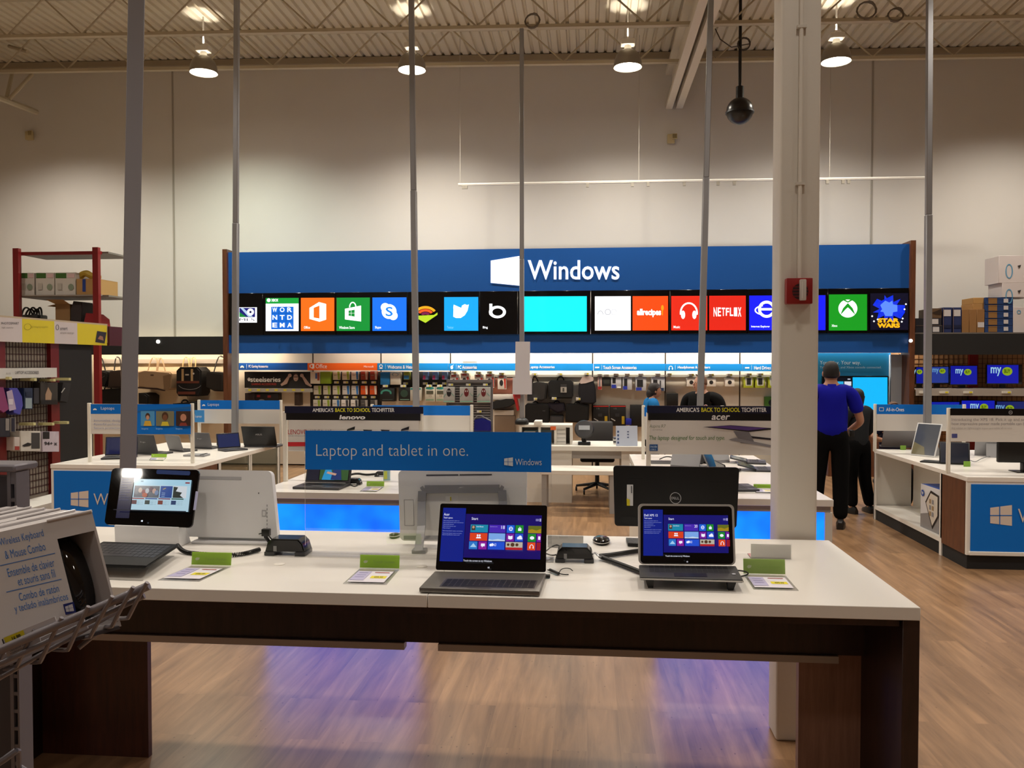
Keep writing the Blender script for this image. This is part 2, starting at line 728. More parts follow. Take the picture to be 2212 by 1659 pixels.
# the girder at the far left, seen only as struts
q = thing('truss_girder', 'dim truss girder high in the far left corner under the roof', 'girder', (-10.5, 12, 6.0))
m_ = MB()
a0, a1 = P(-30, 200, Y=12.3), P(78, 242, Y=13.9)
m_.tube([a0, a1], .05, JST)
m_.build('bottom_chord', q)
m_ = MB()
for (xa, ya), (xb, yb) in (((14, 213), (26, 160)), ((20, 214), (70, 160)), ((60, 112), (20, 100))):
    m_.tube([P(xa, ya, Y=12.9), P(xb, yb, Y=13.2)], .03, JST)
m_.build('web', q)

# ------------------------------------------------------------------ high-bay lamps
SHADE = mat('#9b9488', .35, .5)
SHADEI = mat('#f4efe6', .3)
LAMPON = mat('#fff4dc', emit=22)
HOUS = mat('#e8e2d6', .4)
for k, (px, py) in enumerate(((440, 158), (890, 152), (1356, 146), (1806, 134))):
    o = P(px, py, Y=12.3)
    lb = ('hanging high-bay lamp at the left, beside the grey square post', 'hanging high-bay lamp partly behind the second thin pole from the left',
          'hanging high-bay lamp left of the big roof girder', 'hanging high-bay lamp just right of the white column')[k]
    z = o.z
    t = thing('high_bay_lamp', lb, 'lamp', (o.x, o.y, z), 'high-bay warehouse lamps')
    q = MB()
    q.lathe([(.208, 0), (.205, .03), (.195, .10), (.17, .17), (.125, .225), (.08, .25), (.075, .24), (.12, .215), (.16, .165), (.186, .10), (.198, .03), (.203, 0)], SHADE, o, 28, cap=False)
    q.build('reflector_shade', t)
    q = MB()
    q.lathe([(.001, .012), (.19, .012), (.19, .02), (.001, .02)], LAMPON, o, 28)
    q.build('lens', t)
    q = MB()
    q.lathe([(.05, .25), (.05, .31), (.04, .315)], HOUS, o, 14)
    q.bx(o.x - .105, o.x + .105, o.y - .08, o.y + .08, z + .315, z + .40, HOUS, .02)
    q.build('ballast_housing', t)
    q = MB()
    q.cyl((o.x, o.y, z + .40), (o.x, o.y, roofz(o.x) - .03), .012, HOUS, n=8)
    q.build('stem', t)
    spot('high_bay_beam', (o.x, o.y, z - .03), (640, 740, 580, 480)[k], 146, 1.0, .1, ((.93, 1, .86) if k == 0 else (1, .92, .80)))
    l = bpy.data.lights.new('high_bay_uplight', 'SPOT')
    l.energy = 22
    l.spot_size = R(66)
    l.shadow_soft_size = .05
    l.color = WARM
    lo = bpy.data.objects.new('high_bay_uplight', l)
    C.objects.link(lo)
    lo.location = (o.x + .0, o.y, z + .44)
    lo.rotation_euler = (PI, 0, 0)

# ------------------------------------------------------------------ black ball camera on its drop pole
cp = P(1598, 240, Y=12.0)
top = P(1600, 132, Y=12.0)
t = thing('dome_camera', 'black ball security camera hanging from the roof on a black pole', 'camera', (cp.x, cp.y, cp.z - .19))
rr = 28 * 12.0 / F
q = MB()
q.ball(cp, (rr, rr, rr), mat('#1b1816', .3), 24)
q.build('ball', t)
q = MB()
q.lathe([(rr * 1.02, -.012), (rr * 1.05, -.012), (rr * 1.05, .012), (rr * 1.02, .012)], BLACK, cp + Vector((0, 0, -.02)), 28)
q.build('seam_ring', t)
q = MB()
q.cyl(cp + Vector((0, 0, rr * .9)), cp + Vector((0, 0, rr * .9 + .17)), .055, BLACK)
q.build('collar', t)
q = MB()
q.cyl(cp + Vector((0, 0, rr + .1)), Vector((cp.x, cp.y, roofz(cp.x) - .04)), .022, BLACK)
q.build('pole', t)
q = MB()
ctr = Vector((cp.x + .05, cp.y, P(1605, 95, Y=12.0).z))
pts = [ctr + Vector((.085 * math.cos(a * .5), .02 * math.sin(a * .35), .085 * math.sin(a * .5))) for a in range(40)]
q.tube([P(1545, 62, Y=12.0), P(1556, 85, Y=12.0), P(1580, 102, Y=12.0), P(1600, 98, Y=12.0)] + pts, .008, mat('#4a4136', .6), 5)
q.build('cable', t)

# loops of spare cable lying on the roof joist
for k, (px, py, rr_, Y) in enumerate(((1150, 45, .1, 11.5), (1872, 22, .115, 11.5), (1935, 32, .09, 11.5))):
    c = P(px, py, Y=Y)
    q = MB()
    pts = [c + Vector((rr_ * (1 + .06 * math.sin(a)) * math.cos(a * .45), .03 * math.sin(a * .4), rr_ * math.sin(a * .45))) for a in range(46)]
    q.tube(pts, .009, mat('#6a5f50', .6), 5)
    q.build('cable_coil', None, ('coil of spare cable on the roof joist beside the top of the middle pole', 'larger coil of spare cable on the joist right of the white column', 'smaller coil of spare cable right of the larger coil')[k], 'cable', 'spare cable coils at the roof')

# ------------------------------------------------------------------ thin sensor boxes on the wall
for k, (px, py) in enumerate(((68, 294), (1450, 301))):
    c = P(px, py, Y=YW)
    q = MB()
    q.bx(c.x - .07, c.x + .05, YW - .08, YW, c.z - .08, c.z + .07, mat('#c9b98d', .5), .01)
    q.bx(c.x + .0, c.x + .09, YW - .11, YW - .08, c.z - .02, c.z + .07, mat('#8a7b52', .5), .01)
    q.build('wall_bracket', None, ('small tan bracket high on the back wall at the far left', 'small tan bracket on the back wall below the girder end')[k], 'bracket', origin=(c.x, YW, c.z))

# ------------------------------------------------------------------ suspended track rail in front of the wall
t = thing('track_rail', 'thin white suspended rail with small clips before the back wall', 'rail', tuple(P(1450, 390, Y=13.4)))
q = MB()
q.tube([P(990, 399, Y=13.4), P(1450, 391, Y=13.4), P(2000, 384, Y=13.4)], .022, mat('#d8d4cc', .5), 6)
q.build('rail', t)
for px in (1001, 1007, 1269, 1366, 1400, 1478, 1551, 1586, 1787, 1821, 1833):
    q = MB()
    a = P(px, 398 - (px - 1000) * .014, Y=13.4)
    q.bx(a.x - .022, a.x + .022, a.y - .02, a.y + .02, a.z - .075, a.z - .018, mat('#8d877c', .5))
    q.build('clip', t)
for px in (994, 1380, 1792):
    q = MB()
    a = P(px, 394, Y=13.4)
    q.cyl((a.x, a.y, a.z), (a.x, a.y, roofz(a.x)), .004, mat('#bdb8ae', .6), n=5)
    q.build('hanger_wire', t)
# ================================================================== the big blue display wall
YF = 13.2
xl, xr = P(494, 650, Y=YF).x, P(1963, 650, Y=YF).x
zt, zb = 3.572, 1.922
t = thing('display_fascia', 'wide blue overhead sign wall with a strip of screens and white lettering', 'sign', ((xl + xr) / 2, YF, zb))
FB = mat('#08509f', .45, noise=.02, scale=30)
zu, zl = P(1100, 629, Y=YF).z, P(1100, 722, Y=YF).z
q = MB()
q.bx(xl, xr, YF, YF + .3, zu, zt, FB)
q.build('upper_panel', t)
q = MB()
q.bx(xl, xr, YF, YF + .3, zb, zl, FB)
q.build('lower_panel', t)
# illuminated mark and word
WL = glow('#ffffff', 1.6)
q = MB()
c = PCv(q, YF, .012)
c.poly([(1060, 611), (1122, 617), (1122, 553), (1060, 563)], WL)
q.build('window_mark', t, 'glowing white four-sided window mark')
q = MB()
c = PCv(q, YF, .012)
c.text('Windows', 1140, 604, 1338, 562, WL, .012)
q.build('lettering', t, 'glowing white word')
for s_, x0_, x1_ in (('l', xl - .075, xl), ('r', xr, xr + .075)):
    q = MB()
    q.bx(x0_, x1_, YF - .06, YF + .3, 0, zt + .045, BROWN)
    q.build('end_panel', t, 'walnut end panel')
# nine screens in the black strip, each showing app tiles
tiles = []
ZT = lambda px, py: P(px, py, Y=YF - .03)
screens = [(496, 568), (568, 725), (725, 881), (881, 1036), (1036, 1118), (1118, 1276), (1276, 1447), (1447, 1615), (1615, 1787), (1787, 1963)]
slab_lab = ['showing a soccer league badge, at the left end', 'showing a word puzzle tile and an orange tile', 'showing a green shopping bag and a blue chat tile',
            'showing arched stripes and a white bird', 'showing a white letter b on black', 'filled with plain cyan', 'showing a white tile and an orange recipe tile',
            'showing headphones and a red film tile', 'showing a round e, half behind the white column', 'showing a starburst tile, at the right end']
YS = YF - .03


def ty(px, y0, y1):            # the strip leans a little with perspective: shift rows with x
    k = (px - 1231) / 1470.0
    return y0 - k * 6, y1 - k * 4 + 0


for (a, e), lb in zip(screens, slab_lab):
    s0 = P((a + e) / 2, 675, Y=YS)
    sx0, sx1 = P(a, 675, Y=YS).x + .004, P(e, 675, Y=YS).x - .004
    tv = thing('wall_screen', 'wall screen in the overhead strip, ' + lb, 'screen', (s0.x, YS, zl + .001), 'screens in the strip of the blue sign wall')
    q = MB()
    q.bx(sx0, sx1, YS, YF + .25, zl + .001, zu - .001, BLACKG, .003, 1)
    q.build('housing', tv)
    q = MB()
    c = PCv(q, YS, .004)

    def R4(x0, x1, m, y0=640.5, y1=714, **k):
        ka, kb = (x0 - 1231) / 1470., (x1 - 1231) / 1470.
        s_ = lambda y, kk: y - kk * (7.5 - 5 * (y - 640) / 74)
        c.poly([(x0, s_(y1, ka)), (x1, s_(y1, kb)), (x1, s_(y0, kb)), (x0, s_(y0, ka))], m)
    W_ = glow('#ffffff', 1.5)
    if a == 496:
        R4(514, 555, W_, 661, 695)
        c.rect(517, 665, 551, 685, glow('#1c1c78', 1))
        c.poly([(517, 685), (533, 685), (517, 674)], glow('#168a3a', 1))
        c.poly([(519, 665), (525, 665), (546, 684), (536, 684)], glow('#b9d6f0', 1))
        c.circ(541, 674, 7.5, 7.5, W_)
        c.circ(541, 674, 2.6, 2.6, glow('#1c1c50', 1))
        c.text('MLS', 517, 693.5, 550, 687.5, glow('#20204a', .8))
    elif a == 568:
        R4(574, 645, glow('#f2f4ff', 1.4))
        R4(574, 645, glow('#0f9a36', 1.2), 640.5, 653)
        c.circ(580.5, 648.5, 4, 4, W_)
        c.text('XBOX', 586, 651.5, 601, 645.5, W_, .03)
        R4(586, 634, glow('#0a6cd8', 1.1), 660, 710)
        for i_, row in enumerate(('WOR', 'NTD', 'EMA')):
            for j_, ch in enumerate(row):
                c.text(ch, 588.5 + j_ * 16, 674 + i_ * 16.6, 598.5 + j_ * 16, 664 + i_ * 16.6, W_, .02)
        for kk in (602, 618):
            c.rect(kk - .4, 661, kk + .4, 709, glow('#0a49a0', 1), False)
        for kk in (676.7, 693.3):
            c.rect(586, kk - .4, 634, kk + .4, glow('#0a49a0', 1))
        R4(650, 722, glow('#ff6a14', 1.25))
        c.poly([(668.5, 689), (668.5, 665), (689, 652.5), (704.5, 656.5), (704.5, 690.5), (690, 695)], W_)
        c.poly([(677.5, 686), (690, 688), (690, 660), (677.5, 665)], glow('#ff6a14', 1.25))
        c.text('Office', 656.5, 710, 669.5, 704.5, W_, .01)
    elif a == 725:
        R4(727, 799, glow('#0b8f34', 1.15))
        c.poly([(745, 690), (780, 694.5), (780, 660), (745, 667)], W_)
        c.arc(762, 664, 8, 12, 2.4, W_, 0, 180)
        c.win(753, 669, 766, 684, glow('#0b8f34', 1.15), 1, W_)
        c.text('Windows Store', 732.5, 710.5, 766, 704.5, W_, .01)
        R4(804.5, 878, glow('#0f6ce8', 1.3))
        c.circ(840.5, 673, 16, 16, W_)
        c.circ(832, 664, 9.5, 9.5, W_)
        c.circ(849.5, 682, 9.5, 9.5, W_)
        c.text('S', 833, 683, 848.5, 663, glow('#0f7ee8', 1.3), .015)
        c.text('Skype', 810, 711, 823, 704.5, W_, .01)
    elif a == 881:
        for r_, col in ((27, '#f6a81c'), (19.5, '#ee5a22'), (12, '#7a1c48')):
            c.arc(919, 684, r_, r_ * .85, 5.5, glow(col, 1.2), 35, 145)
        c.poly([(900, 682), (919, 692.5), (945, 675), (945, 680), (919, 697.5), (900, 687.5)], glow('#b8d62a', 1.2))
        R4(959.5, 1033, glow('#0d9cf0', 1.35))
        c.poly([(979, 684), (989, 681), (981, 675), (985, 674.5), (979, 666), (984, 667), (980, 658), (996, 667), (998, 660), (1004, 657), (1009, 659), (1013, 657.5),
                (1011, 662), (1010, 671), (1004, 681), (995, 687), (985, 687)], W_)
        c.text('Twitter', 965.5, 710, 980, 704.5, glow('#8fe0ff', 1))
    elif a == 1036:
        R4(1041, 1112, mat('#08080a', .12))
        c.rect(1057, 656, 1063.5, 680, W_)
        c.circ(1074.5, 674, 18.5, 13.5, W_)
        c.circ(1075, 674, 11.5, 8, mat('#08080a', .12))
        c.text('Bing', 1043, 711, 1053.5, 704.5, W_, .01)
    elif a == 1118:
        R4(1131.5, 1267.5, glow('#0ee2f6', 1.35), 640, 716)
    elif a == 1276:
        R4(1285, 1362.5, glow('#fbfbff', 1.5))
        g_ = glow('#b4b4bc', .9)
        c.arc(1297, 679, 6, 8, 1.2, g_, 0, 180)
        c.arc(1313, 674, 6.5, 6.5, 1.2, g_, 0, 360, 24)
        c.arc(1326, 674, 6, 6.5, 1.0, glow('#d0d0d8', 1), 0, 300, 24)
        R4(1366.5, 1443, glow('#ff4a10', 1.2))
        c.text('allrecipes', 1376, 685, 1428, 667, W_, .045)
        c.circ(1431, 665, 3, 6, glow('#ff9a18', 1.2))
        c.line(1431, 668, 1431, 681, 2, glow('#ff9a18', 1.2))
    elif a == 1447:
        R4(1450, 1528, glow('#e62a16', 1.15))
        c.arc(1488, 676, 19.5, 23, 3.6, W_, -10, 190, 22)
        c.circ(1475.5, 680, 4.5, 9, W_)
        c.circ(1500, 680, 4.5, 9, W_)
        c.text('Music', 1455, 709, 1469, 703.5, W_, .01)
        R4(1532, 1611, glow('#e02414', 1.15))
        for i_, ch in enumerate('NETFLIX'):
            c.text(ch, 1541.5 + i_ * 8.8, 682 + abs(i_ - 3) * .6, 1548.5 + i_ * 8.8, 665 - abs(i_ - 3) * .4, W_, .02)
    elif a == 1615:
        R4(1618.5, 1783, glow('#1018e8', 1.3))
        c.arc(1656, 668, 18.5, 18.5, 6, W_, -20, 330, 28)
        c.rect(1640, 665.5, 1672, 670.5, W_)
        c.arc(1656, 670, 26, 12, 3, W_, 110, 250, 16)
        c.text('Internet Explorer', 1623, 708.5, 1663, 703, W_, .01)
    else:
        R4(1790.5, 1873, glow('#12951c', 1.15), 639, 715)
        c.circ(1831.5, 666.5, 20.5, 19.5, W_)
        gm = glow('#12951c', 1.15)
        c.poly([(1815, 681), (1821, 666), (1831, 655), (1836, 660), (1827, 668)], gm)
        c.poly([(1848, 681), (1842, 666), (1832, 655), (1827, 660), (1836, 668)], gm)
        c.poly([(1821, 648.5), (1831.5, 654), (1842, 648.5), (1837, 647.5), (1831.5, 651), (1826, 647.5)], gm)
        c.text('Xbox', 1796.5, 706, 1809, 701, W_, .01)
        R4(1880, 1962, glow('#050520', 1), 637, 714)
        st = []
        for k_ in range(24):
            rr_ = 36 if k_ % 2 else 20
            st.append((1920 + rr_ * math.cos(k_ * PI / 12), 667 - rr_ * .85 * math.sin(k_ * PI / 12)))
        c.poly(st, glow('#1230e0', 1.1))
        st = [(1920 + (20 if k_ % 2 else 13) * math.cos(k_ * PI / 8), 666 - (18 if k_ % 2 else 12) * math.sin(k_ * PI / 8)) for k_ in range(16)]
        c.poly(st, glow('#5a86ff', 1.2))
        for px_, py_ in ((1896, 690), (1888, 694), (1957, 657), (1950, 688), (1954, 668), (1884, 683), (1948, 695)):
            c.poly([(px_ - 2.2, py_), (px_, py_ + 2.2), (px_ + 2.2, py_), (px_, py_ - 2.2)], W_, False)
        c.text('STAR', 1896, 697, 1943, 687.5, glow('#ffb414', 1.2), .06)
        c.text('WARS', 1895, 708, 1944, 698, glow('#ffb414', 1.2), .06)
    q.build('display', tv)

# ------------------------------------------------------------------ lit back panels under the sign
YB = 13.95
PANEL = mat('#e6dccb', .55)
edges = [498, 676, 823, 973, 1126, 1280, 1437, 1598, 1689]
names = ['behind the gaming poster', 'behind the software cards', 'behind the webcams', 'behind the mouse packs', 'behind the laptop bags', 'behind the touch pens', 'behind the bald man', 'behind the white column']
for k in range(len(edges) - 1):
    x0, x1 = P(edges[k], 830, Y=YB).x, P(edges[k + 1], 830, Y=YB).x
    q = MB()
    q.bx(x0 + .012, x1 - .012, YB, YW - .02, .02, 2.75, PANEL)
    q.build('back_panel', None, 'cream display wall panel ' + names[k] + ', under the big blue sign', 'wall panel', 'cream back panels of the display wall', origin=((x0 + x1) / 2, YB, 0))
for k, px in enumerate(edges[:-1]):
    x0 = P(px, 830, Y=YB).x
    q = MB()
    q.bx(x0 - .0115, x0 + .0115, YB + .02, YW - .02, .02, 2.75, mat('#3a2d24', .6))
    q.build('slotted_strip', None, 'dark slotted upright strip between cream panels, %s from the left' % ORD[k], 'strip', 'slotted strips of the display wall')
# shelf-edge header signs
YH = 13.72
heads = [(515, 664, '#0b55b0', 'PC Gaming Accessories', (537, 579), 'dark blue header sign for gaming accessories, leftmost'),
         (664, 815, '#ff6a1e', 'Office', (680, 706), 'orange header sign above the software cards'),
         (815, 968, '#0e86d4', 'Webcams & Headsets', (837, 905), 'blue header sign for webcams and headsets'),
         (968, 1118, '#0e86d4', 'PC Accessories', (989, 1030), 'blue header sign for computer accessories'),
         (1118, 1282, '#0e86d4', 'Laptop Accessories', (1144, 1198), 'blue header sign for laptop accessories'),
         (1282, 1438, '#0e86d4', 'Touch Screen Accessories', (1303, 1375), 'blue header sign for touch screen accessories'),
         (1438, 1604, '#0e86d4', 'Headphones & Speakers', (1464, 1534), 'blue header sign for headphones and speakers'),
         (1604, 1686, '#0e86d4', 'Hard Drives', (1629, 1665), 'blue header sign for hard drives, running behind the white column')]
for k, (a, e, col, txt, (tx0, tx1), lb) in enumerate(heads):
    yo = (a - 515) * .0022
    ht = thing('header_sign', lb, 'sign', tuple(P((a + e) / 2, 801, Y=YH)), 'header signs along the display wall')
    q = MB()
    pbox(q, a + .4, 784 + yo, e - .4, 799.5 + yo, YH, .03, mat(col, .45))
    q.build('board', ht)
    for u in (a + 12, e - 12):
        q = MB()
        m_ = P(u, 792, Y=YH + .03)
        q.bx(m_.x - .012, m_.x + .012, YH + .0302, YB - .0002, m_.z - .012, m_.z + .012, GREY)
        q.build('bracket', ht)
    q = MB()
    c = PCv(q, YH, .003)
    Wm = mat('#ffffff', .5)
    if k == 1:
        c.text('Office', 682, 795.5, 706, 786.5, Wm, .0)
        c.text('Microsoft', 786, 794, 807, 789.5, Wm, .0)
        c.poly([(668.5, 793.5), (668.5, 788.5), (675, 785.5), (679, 786.5), (679, 795.5), (675, 796.5)], Wm)
        c.poly([(671, 793), (674.8, 793.6), (674.8, 787.6), (671, 789)], mat(col, .45))
    else:
        c.text(txt, tx0, 795.8 + yo, tx1, 788.4 + yo, Wm, .01)
    q.build('lettering', ht)
    q = MB()
    c = PCv(q, YH, .003)
    ix = {0: 523, 2: 823, 3: 976, 4: 1132, 5: 1290, 6: 1449, 7: 1614}.get(k)
    if ix:
        y_ = 791.6 + yo
        if k == 0:
            c.arc(ix, y_ + 3, 4, 5, 3, Wm, 0, 180)
        elif k == 2:
            c.arc(ix, y_ - 1, 3.6, 4, 1.4, Wm, 0, 360, 20)
            c.rect(ix - 3.5, y_ + 2.8, ix + 3.5, y_ + 4.4, Wm)
        elif k == 3:
            c.circ(ix, y_ + 1, 2.8, 4, Wm)
            c.line(ix + 1, y_ - 2, ix + 4, y_ - 5, .8, Wm)
        elif k == 6:
            c.arc(ix, y_ + 2.5, 4.6, 6, 1.2, Wm, 0, 180)
            c.rect(ix - 4.8, y_ + 1, ix - 2.4, y_ + 5, Wm, False)
            c.rect(ix + 2.4, y_ + 1, ix + 4.8, y_ + 5, Wm)
        else:
            c.rect(ix - 4.5, y_ - 1, ix + 4.5, y_ + 2, Wm)
        c.rect(ix + 9.5, y_ - 5, ix + 9.9, y_ + 5, Wm)
        q.build('icon', ht)
    else:
        q.bm.free()
# ================================================================== the near demo table
ZT = .95
TX0, TX1, TY0, TY1 = -2.5, 1.097, 2.845, 3.90
t = thing('display_table', 'long near demo table with white top and dark wood legs, in the foreground', 'table', (-.7, 3.4, 0))
SEAM = -.555
WTOP = mat('#ece8e1', .28, noise=.015, scale=5)
for x0, x1 in ((TX0, SEAM - .0008), (SEAM + .0008, TX1)):
    q = MB()
    q.bx(x0, x1, TY0, TY1, ZT - .044, ZT, WTOP, .0018, 1)
    q.build('tabletop', t)
q = MB()
q.bx(TX0 + .03, TX1 - .05, 3.22, 3.26, .655, ZT - .0445, DKWOOD)
q.build('apron', t)
q = MB()
q.bx(TX0 + .1, TX1 - .06, TY0 + .02, 3.21, ZT - .07, ZT - .0445, DKWOOD)
q.build('top_frame', t)
TRAY = mat('#b9b0aa', .5, .1)
for a, e in ((-2.3, P(873, 1380, Y=3.205).x), (P(946, 1380, Y=3.205).x, P(1812, 1400, Y=3.205).x)):
    q = MB()
    q.bx(a, e, 3.205, 3.25, .628, .6545, TRAY)
    q.build('cable_tray', t)
q = MB()
q.bx(TX1 - .055, TX1, TY0 + .004, 3.3, 0, ZT - .0445, DKWOOD, .002, 1)
q.build('side_panel', t)
q = MB()
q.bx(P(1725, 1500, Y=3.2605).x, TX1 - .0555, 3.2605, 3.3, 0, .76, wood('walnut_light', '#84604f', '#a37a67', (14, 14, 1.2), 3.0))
q.build('leg_board', t)
q = MB()
q.bx(TX0, TX0 + .055, 3.2, 3.8, 0, ZT - .0445, DKWOOD, .002, 1)
q.build('side_panel', t)
q = MB()
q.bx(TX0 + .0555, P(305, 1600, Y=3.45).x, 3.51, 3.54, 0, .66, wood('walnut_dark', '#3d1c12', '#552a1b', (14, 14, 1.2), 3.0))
q.build('leg_board', t)
for k, (px, py) in enumerate(((604, 1219), (911, 1224))):
    o = P(px, py, Z=ZT)
    q = MB()
    q.lathe([(.022, 0), (.022, .002), (.019, .004), (.001, .0045)], mat('#f1ede4', .4), o, 24)
    q.build('cable_grommet', None, ('round white cable cover set in the near table behind the left price holder', 'round white cable cover beside the open laptop with the black lid')[k], 'cable cover', 'white cable covers in the near table', origin=o)


# ------------------------------------------------------------------ start-screen artwork
def start_screen(c, head, day, dark='#170a66'):
    """c addressed 0..1 from the top left of the glass"""
    g = glow
    W_ = g('#eef0ff', 1.0)
    s_ = lambda v: -.045 * (v - .06)              # the panel is drawn square to the glass
    c.rect(.03, .065, .245, .87, g('#0a1f86', .9))
    c.text(head, .04, .145, .04 + .0135 * len(head), .185, W_, .0)
    c.text('Tech specs', .04, .205, .125, .235, W_)
    for v, w_ in ((.255, .15), (.283, .19), (.311, .1), (.339, .12), (.367, .07), (.41, .19), (.445, .18), (.47, .16)):
        c.text('Operating System specs and memory'[:int(w_ * 170)], .04, v, .04 + w_, v + .016, g('#aab4ee', .8))
    c.rect(.25, .155, .955, .81, g(dark, .9))
    c.text('Start', .305, .205, .365, .245, W_)
    c.rect(.90, .21, .93, .245, g('#8a86c8', .7), False)
    c.rect(.935, .205, .95, .25, g('#b6b2e0', .8))
    X = (.30, .475, .637, .718, .797)
    Rw = ((.315, .43), (.445, .56), (.575, .69))

    def tl(x0, x1, r, col):
        c.rect(x0, Rw[r][0], x1 - .006, Rw[r][1], g(col, .95))
    tl(.30, .468, 0, '#1787a8')
    c.rect(.31, .33, .345, .40, g('#4b3a30', .8))
    c.circ(.327, .355, .011, .02, g('#c69a80', .9))
    c.text('Sarah Brown', .355, .335, .42, .355, W_)
    tl(.475, .632, 0, '#4626ae')
    c.text(day, .585, .325, .618, .375, W_)
    c.text('Appointment at noon', .482, .335, .55, .352, g('#c0b0ee', .8))
    tl(.637, .714, 0, '#1a62d8')
    c.arc(.675, .37, .018, .032, .006, W_, -20, 330, 18, .012)
    c.rect(.66, .366, .69, .374, W_)
    tl(.718, .797, 0, '#1a8a2c')
    c.rect(.742, .36, .772, .40, W_)
    c.arc(.757, .362, .008, .022, .003, W_, 0, 180, 10, .008)
    c.rect(.835, .32, .955, .43, g('#6e7420', .8))
    c.poly([(.835, .43), (.835, .385), (.87, .37), (.91, .39), (.955, .36), (.955, .43)], g('#a88a18', .9))
    tl(.30, .468, 1, '#d8401c')
    for x_ in (.372, .392):
        c.circ(x_, .48, .008, .015, W_)
        c.circ(x_, .525, .013, .025, W_, 0, 180)
    tl(.475, .632, 1, '#7aa6e6')
    c.poly([(.475, .56), (.475, .535), (.51, .545), (.56, .53), (.626, .545), (.626, .56)], g('#c8dcf2', .9))
    tl(.637, .714, 1, '#7a1a98')
    c.poly([(.655, .475), (.675, .485), (.695, .475), (.695, .525), (.675, .535), (.655, .525)], W_)
    tl(.718, .797, 1, '#2450c8')
    c.circ(.75, .51, .014, .02, W_)
    c.circ(.765, .50, .016, .028, W_)
    c.rect(.738, .505, .785, .53, W_)
    tl(.835, .914, 1, '#1c8a2c')
    c.circ(.874, .505, .02, .025, W_)
    tl(.918, .961, 1, '#7a1a98')
    c.rect(.93, .48, .95, .53, W_)
    tl(.30, .382, 2, '#2a74c8')
    c.poly([(.31, .66), (.34, .60), (.37, .66)], g('#a8d0f4', .9))
    tl(.388, .468, 2, '#8a1a98')
    c.rect(.41, .605, .446, .645, W_)
    c.poly([(.42, .64), (.432, .64), (.42, .665)], W_)
    tl(.475, .632, 2, '#2050d0')
    c.circ(.50, .625, .012, .02, W_)
    c.circ(.515, .62, .012, .022, W_)
    c.text('63', .53, .60, .55, .64, W_)
    tl(.637, .797, 2, '#b8b0a0')
    c.rect(.637, .655, .791, .69, g('#b81e28', .9))
    for x_, r_ in ((.66, .012), (.70, .018), (.74, .014)):
        c.circ(x_, .615, r_, r_ * 1.6, g('#5a3c28', .8))
    tl(.835, .914, 2, '#e04a1c')
    c.arc(.874, .64, .018, .035, .005, W_, -10, 190, 12, .01)
    c.rect(.855, .635, .863, .665, W_, False)
    c.rect(.885, .635, .893, .665, W_)
    tl(.918, .961, 2, '#9a1428')
    c.text('Touch the screen to try Windows', .26, .85, .52, .885, W_)
    c.win(.485, .945, .502, .972, g('#b8b8c0', .7))


def plane_quad(hl, hr, tilt, px4):
    """corners of a tilted panel hinged on hl-hr, from where its corners are seen"""
    h = (hr - hl).normalized()
    back = Vector((0, 0, 1)).cross(h)
    v = Vector((0, 0, 1)) * math.cos(R(tilt)) + back * math.sin(R(tilt))
    n = h.cross(v)
    return [Pp(a, e, hl, n) for a, e in px4]


def rquad(b, tl, tr, br, bl, r, th, m, n=5, thm=None):
    """rounded rectangular plate, front towards the viewer"""
    tl, tr, br, bl = map(Vector, (tl, tr, br, bl))
    X, Y = (tr - tl), (bl - tl)
    lx, ly = X.length, Y.length
    N = Y.cross(X).normalized()
    pts = []
    for cx, cy, a0 in ((r, r, 180), (lx - r, r, 270), (lx - r, ly - r, 0), (r, ly - r, 90)):
        for k in range(n + 1):
            a = R(a0 + 90 * k / n)
            pts.append((cx + r * math.cos(a), cy + r * math.sin(a)))

    def at(u, v):
        u, v = u / lx, v / ly
        return tl * (1 - u) * (1 - v) + tr * u * (1 - v) + br * u * v + bl * (1 - u) * v
    P3 = [at(*p) for p in pts]
    b.prism([p - N * th for p in P3], N * th, m)
    return N


def keyboard(c, x0, y0, x1, y1, m, rows=5, cols=15, gap=.12):
    dx, dy = (x1 - x0) / cols, (y1 - y0) / rows
    for r_ in range(rows):
        k = 0
        while k < cols:
            wd = 1
            if r_ == rows - 1 and k == 3:
                wd = 6
            c.rect(x0 + dx * (k + gap / 2), y0 + dy * (r_ + gap / 2), x0 + dx * (k + wd - gap / 2), y0 + dy * (r_ + 1 - gap / 2), m, False)
            k += wd
    c.k += 1


KEY = mat('#0b0b0c', .5)
# ------------------------------------------------------------------ open laptop with the black lid (centre)
zb = ZT + .021
FL, FR, BR, BL = [P(a, e, Z=zb) for a, e in ((905, 1269), (1166, 1277), (1180, 1238), (939, 1233.5))]
lt = thing('laptop', 'open silver laptop with black screen frame, in the middle of the near table', 'laptop', ((FL.x + FR.x) / 2, FL.y, ZT))
q = MB()
dn = Vector((0, 0, .018))
q.hexa([FL - dn, FR - dn, BR - dn, BL - dn, FL, FR, BR, BL], mat('#77736e', .38, .55), .004, 2)
for a in (FL.lerp(BR, .1), FR.lerp(BL, .1), BL.lerp(FR, .1), BR.lerp(FL, .1)):
    q.cyl((a.x, a.y, ZT), (a.x, a.y, zb - .017), .008, BLACK, n=8)
bs = q.build('base', lt)
q = MB()
c = Cv(q, BL, BR, FL, .0006)
c.rect(.16, .46, .955, .93, mat('#5a5754', .4, .5))
keyboard(c, .175, .48, .945, .91, KEY)
c.rect(.40, .97, .6, .985, mat('#4e4b48', .4, .5))
q.build('keyboard', bs)
hl, hr = BL.lerp(BR, .012), BR.lerp(BL, .006)
tl, tr, br, bl = plane_quad(hl, hr, 19, ((951.5, 1087.5), (1182, 1092), (1179, 1236), (941, 1231)))
q = MB()
N_ = rquad(q, tl, tr, br, bl, .008, .011, BLACKG)
ld = q.build('screen_lid', lt)
q = MB()
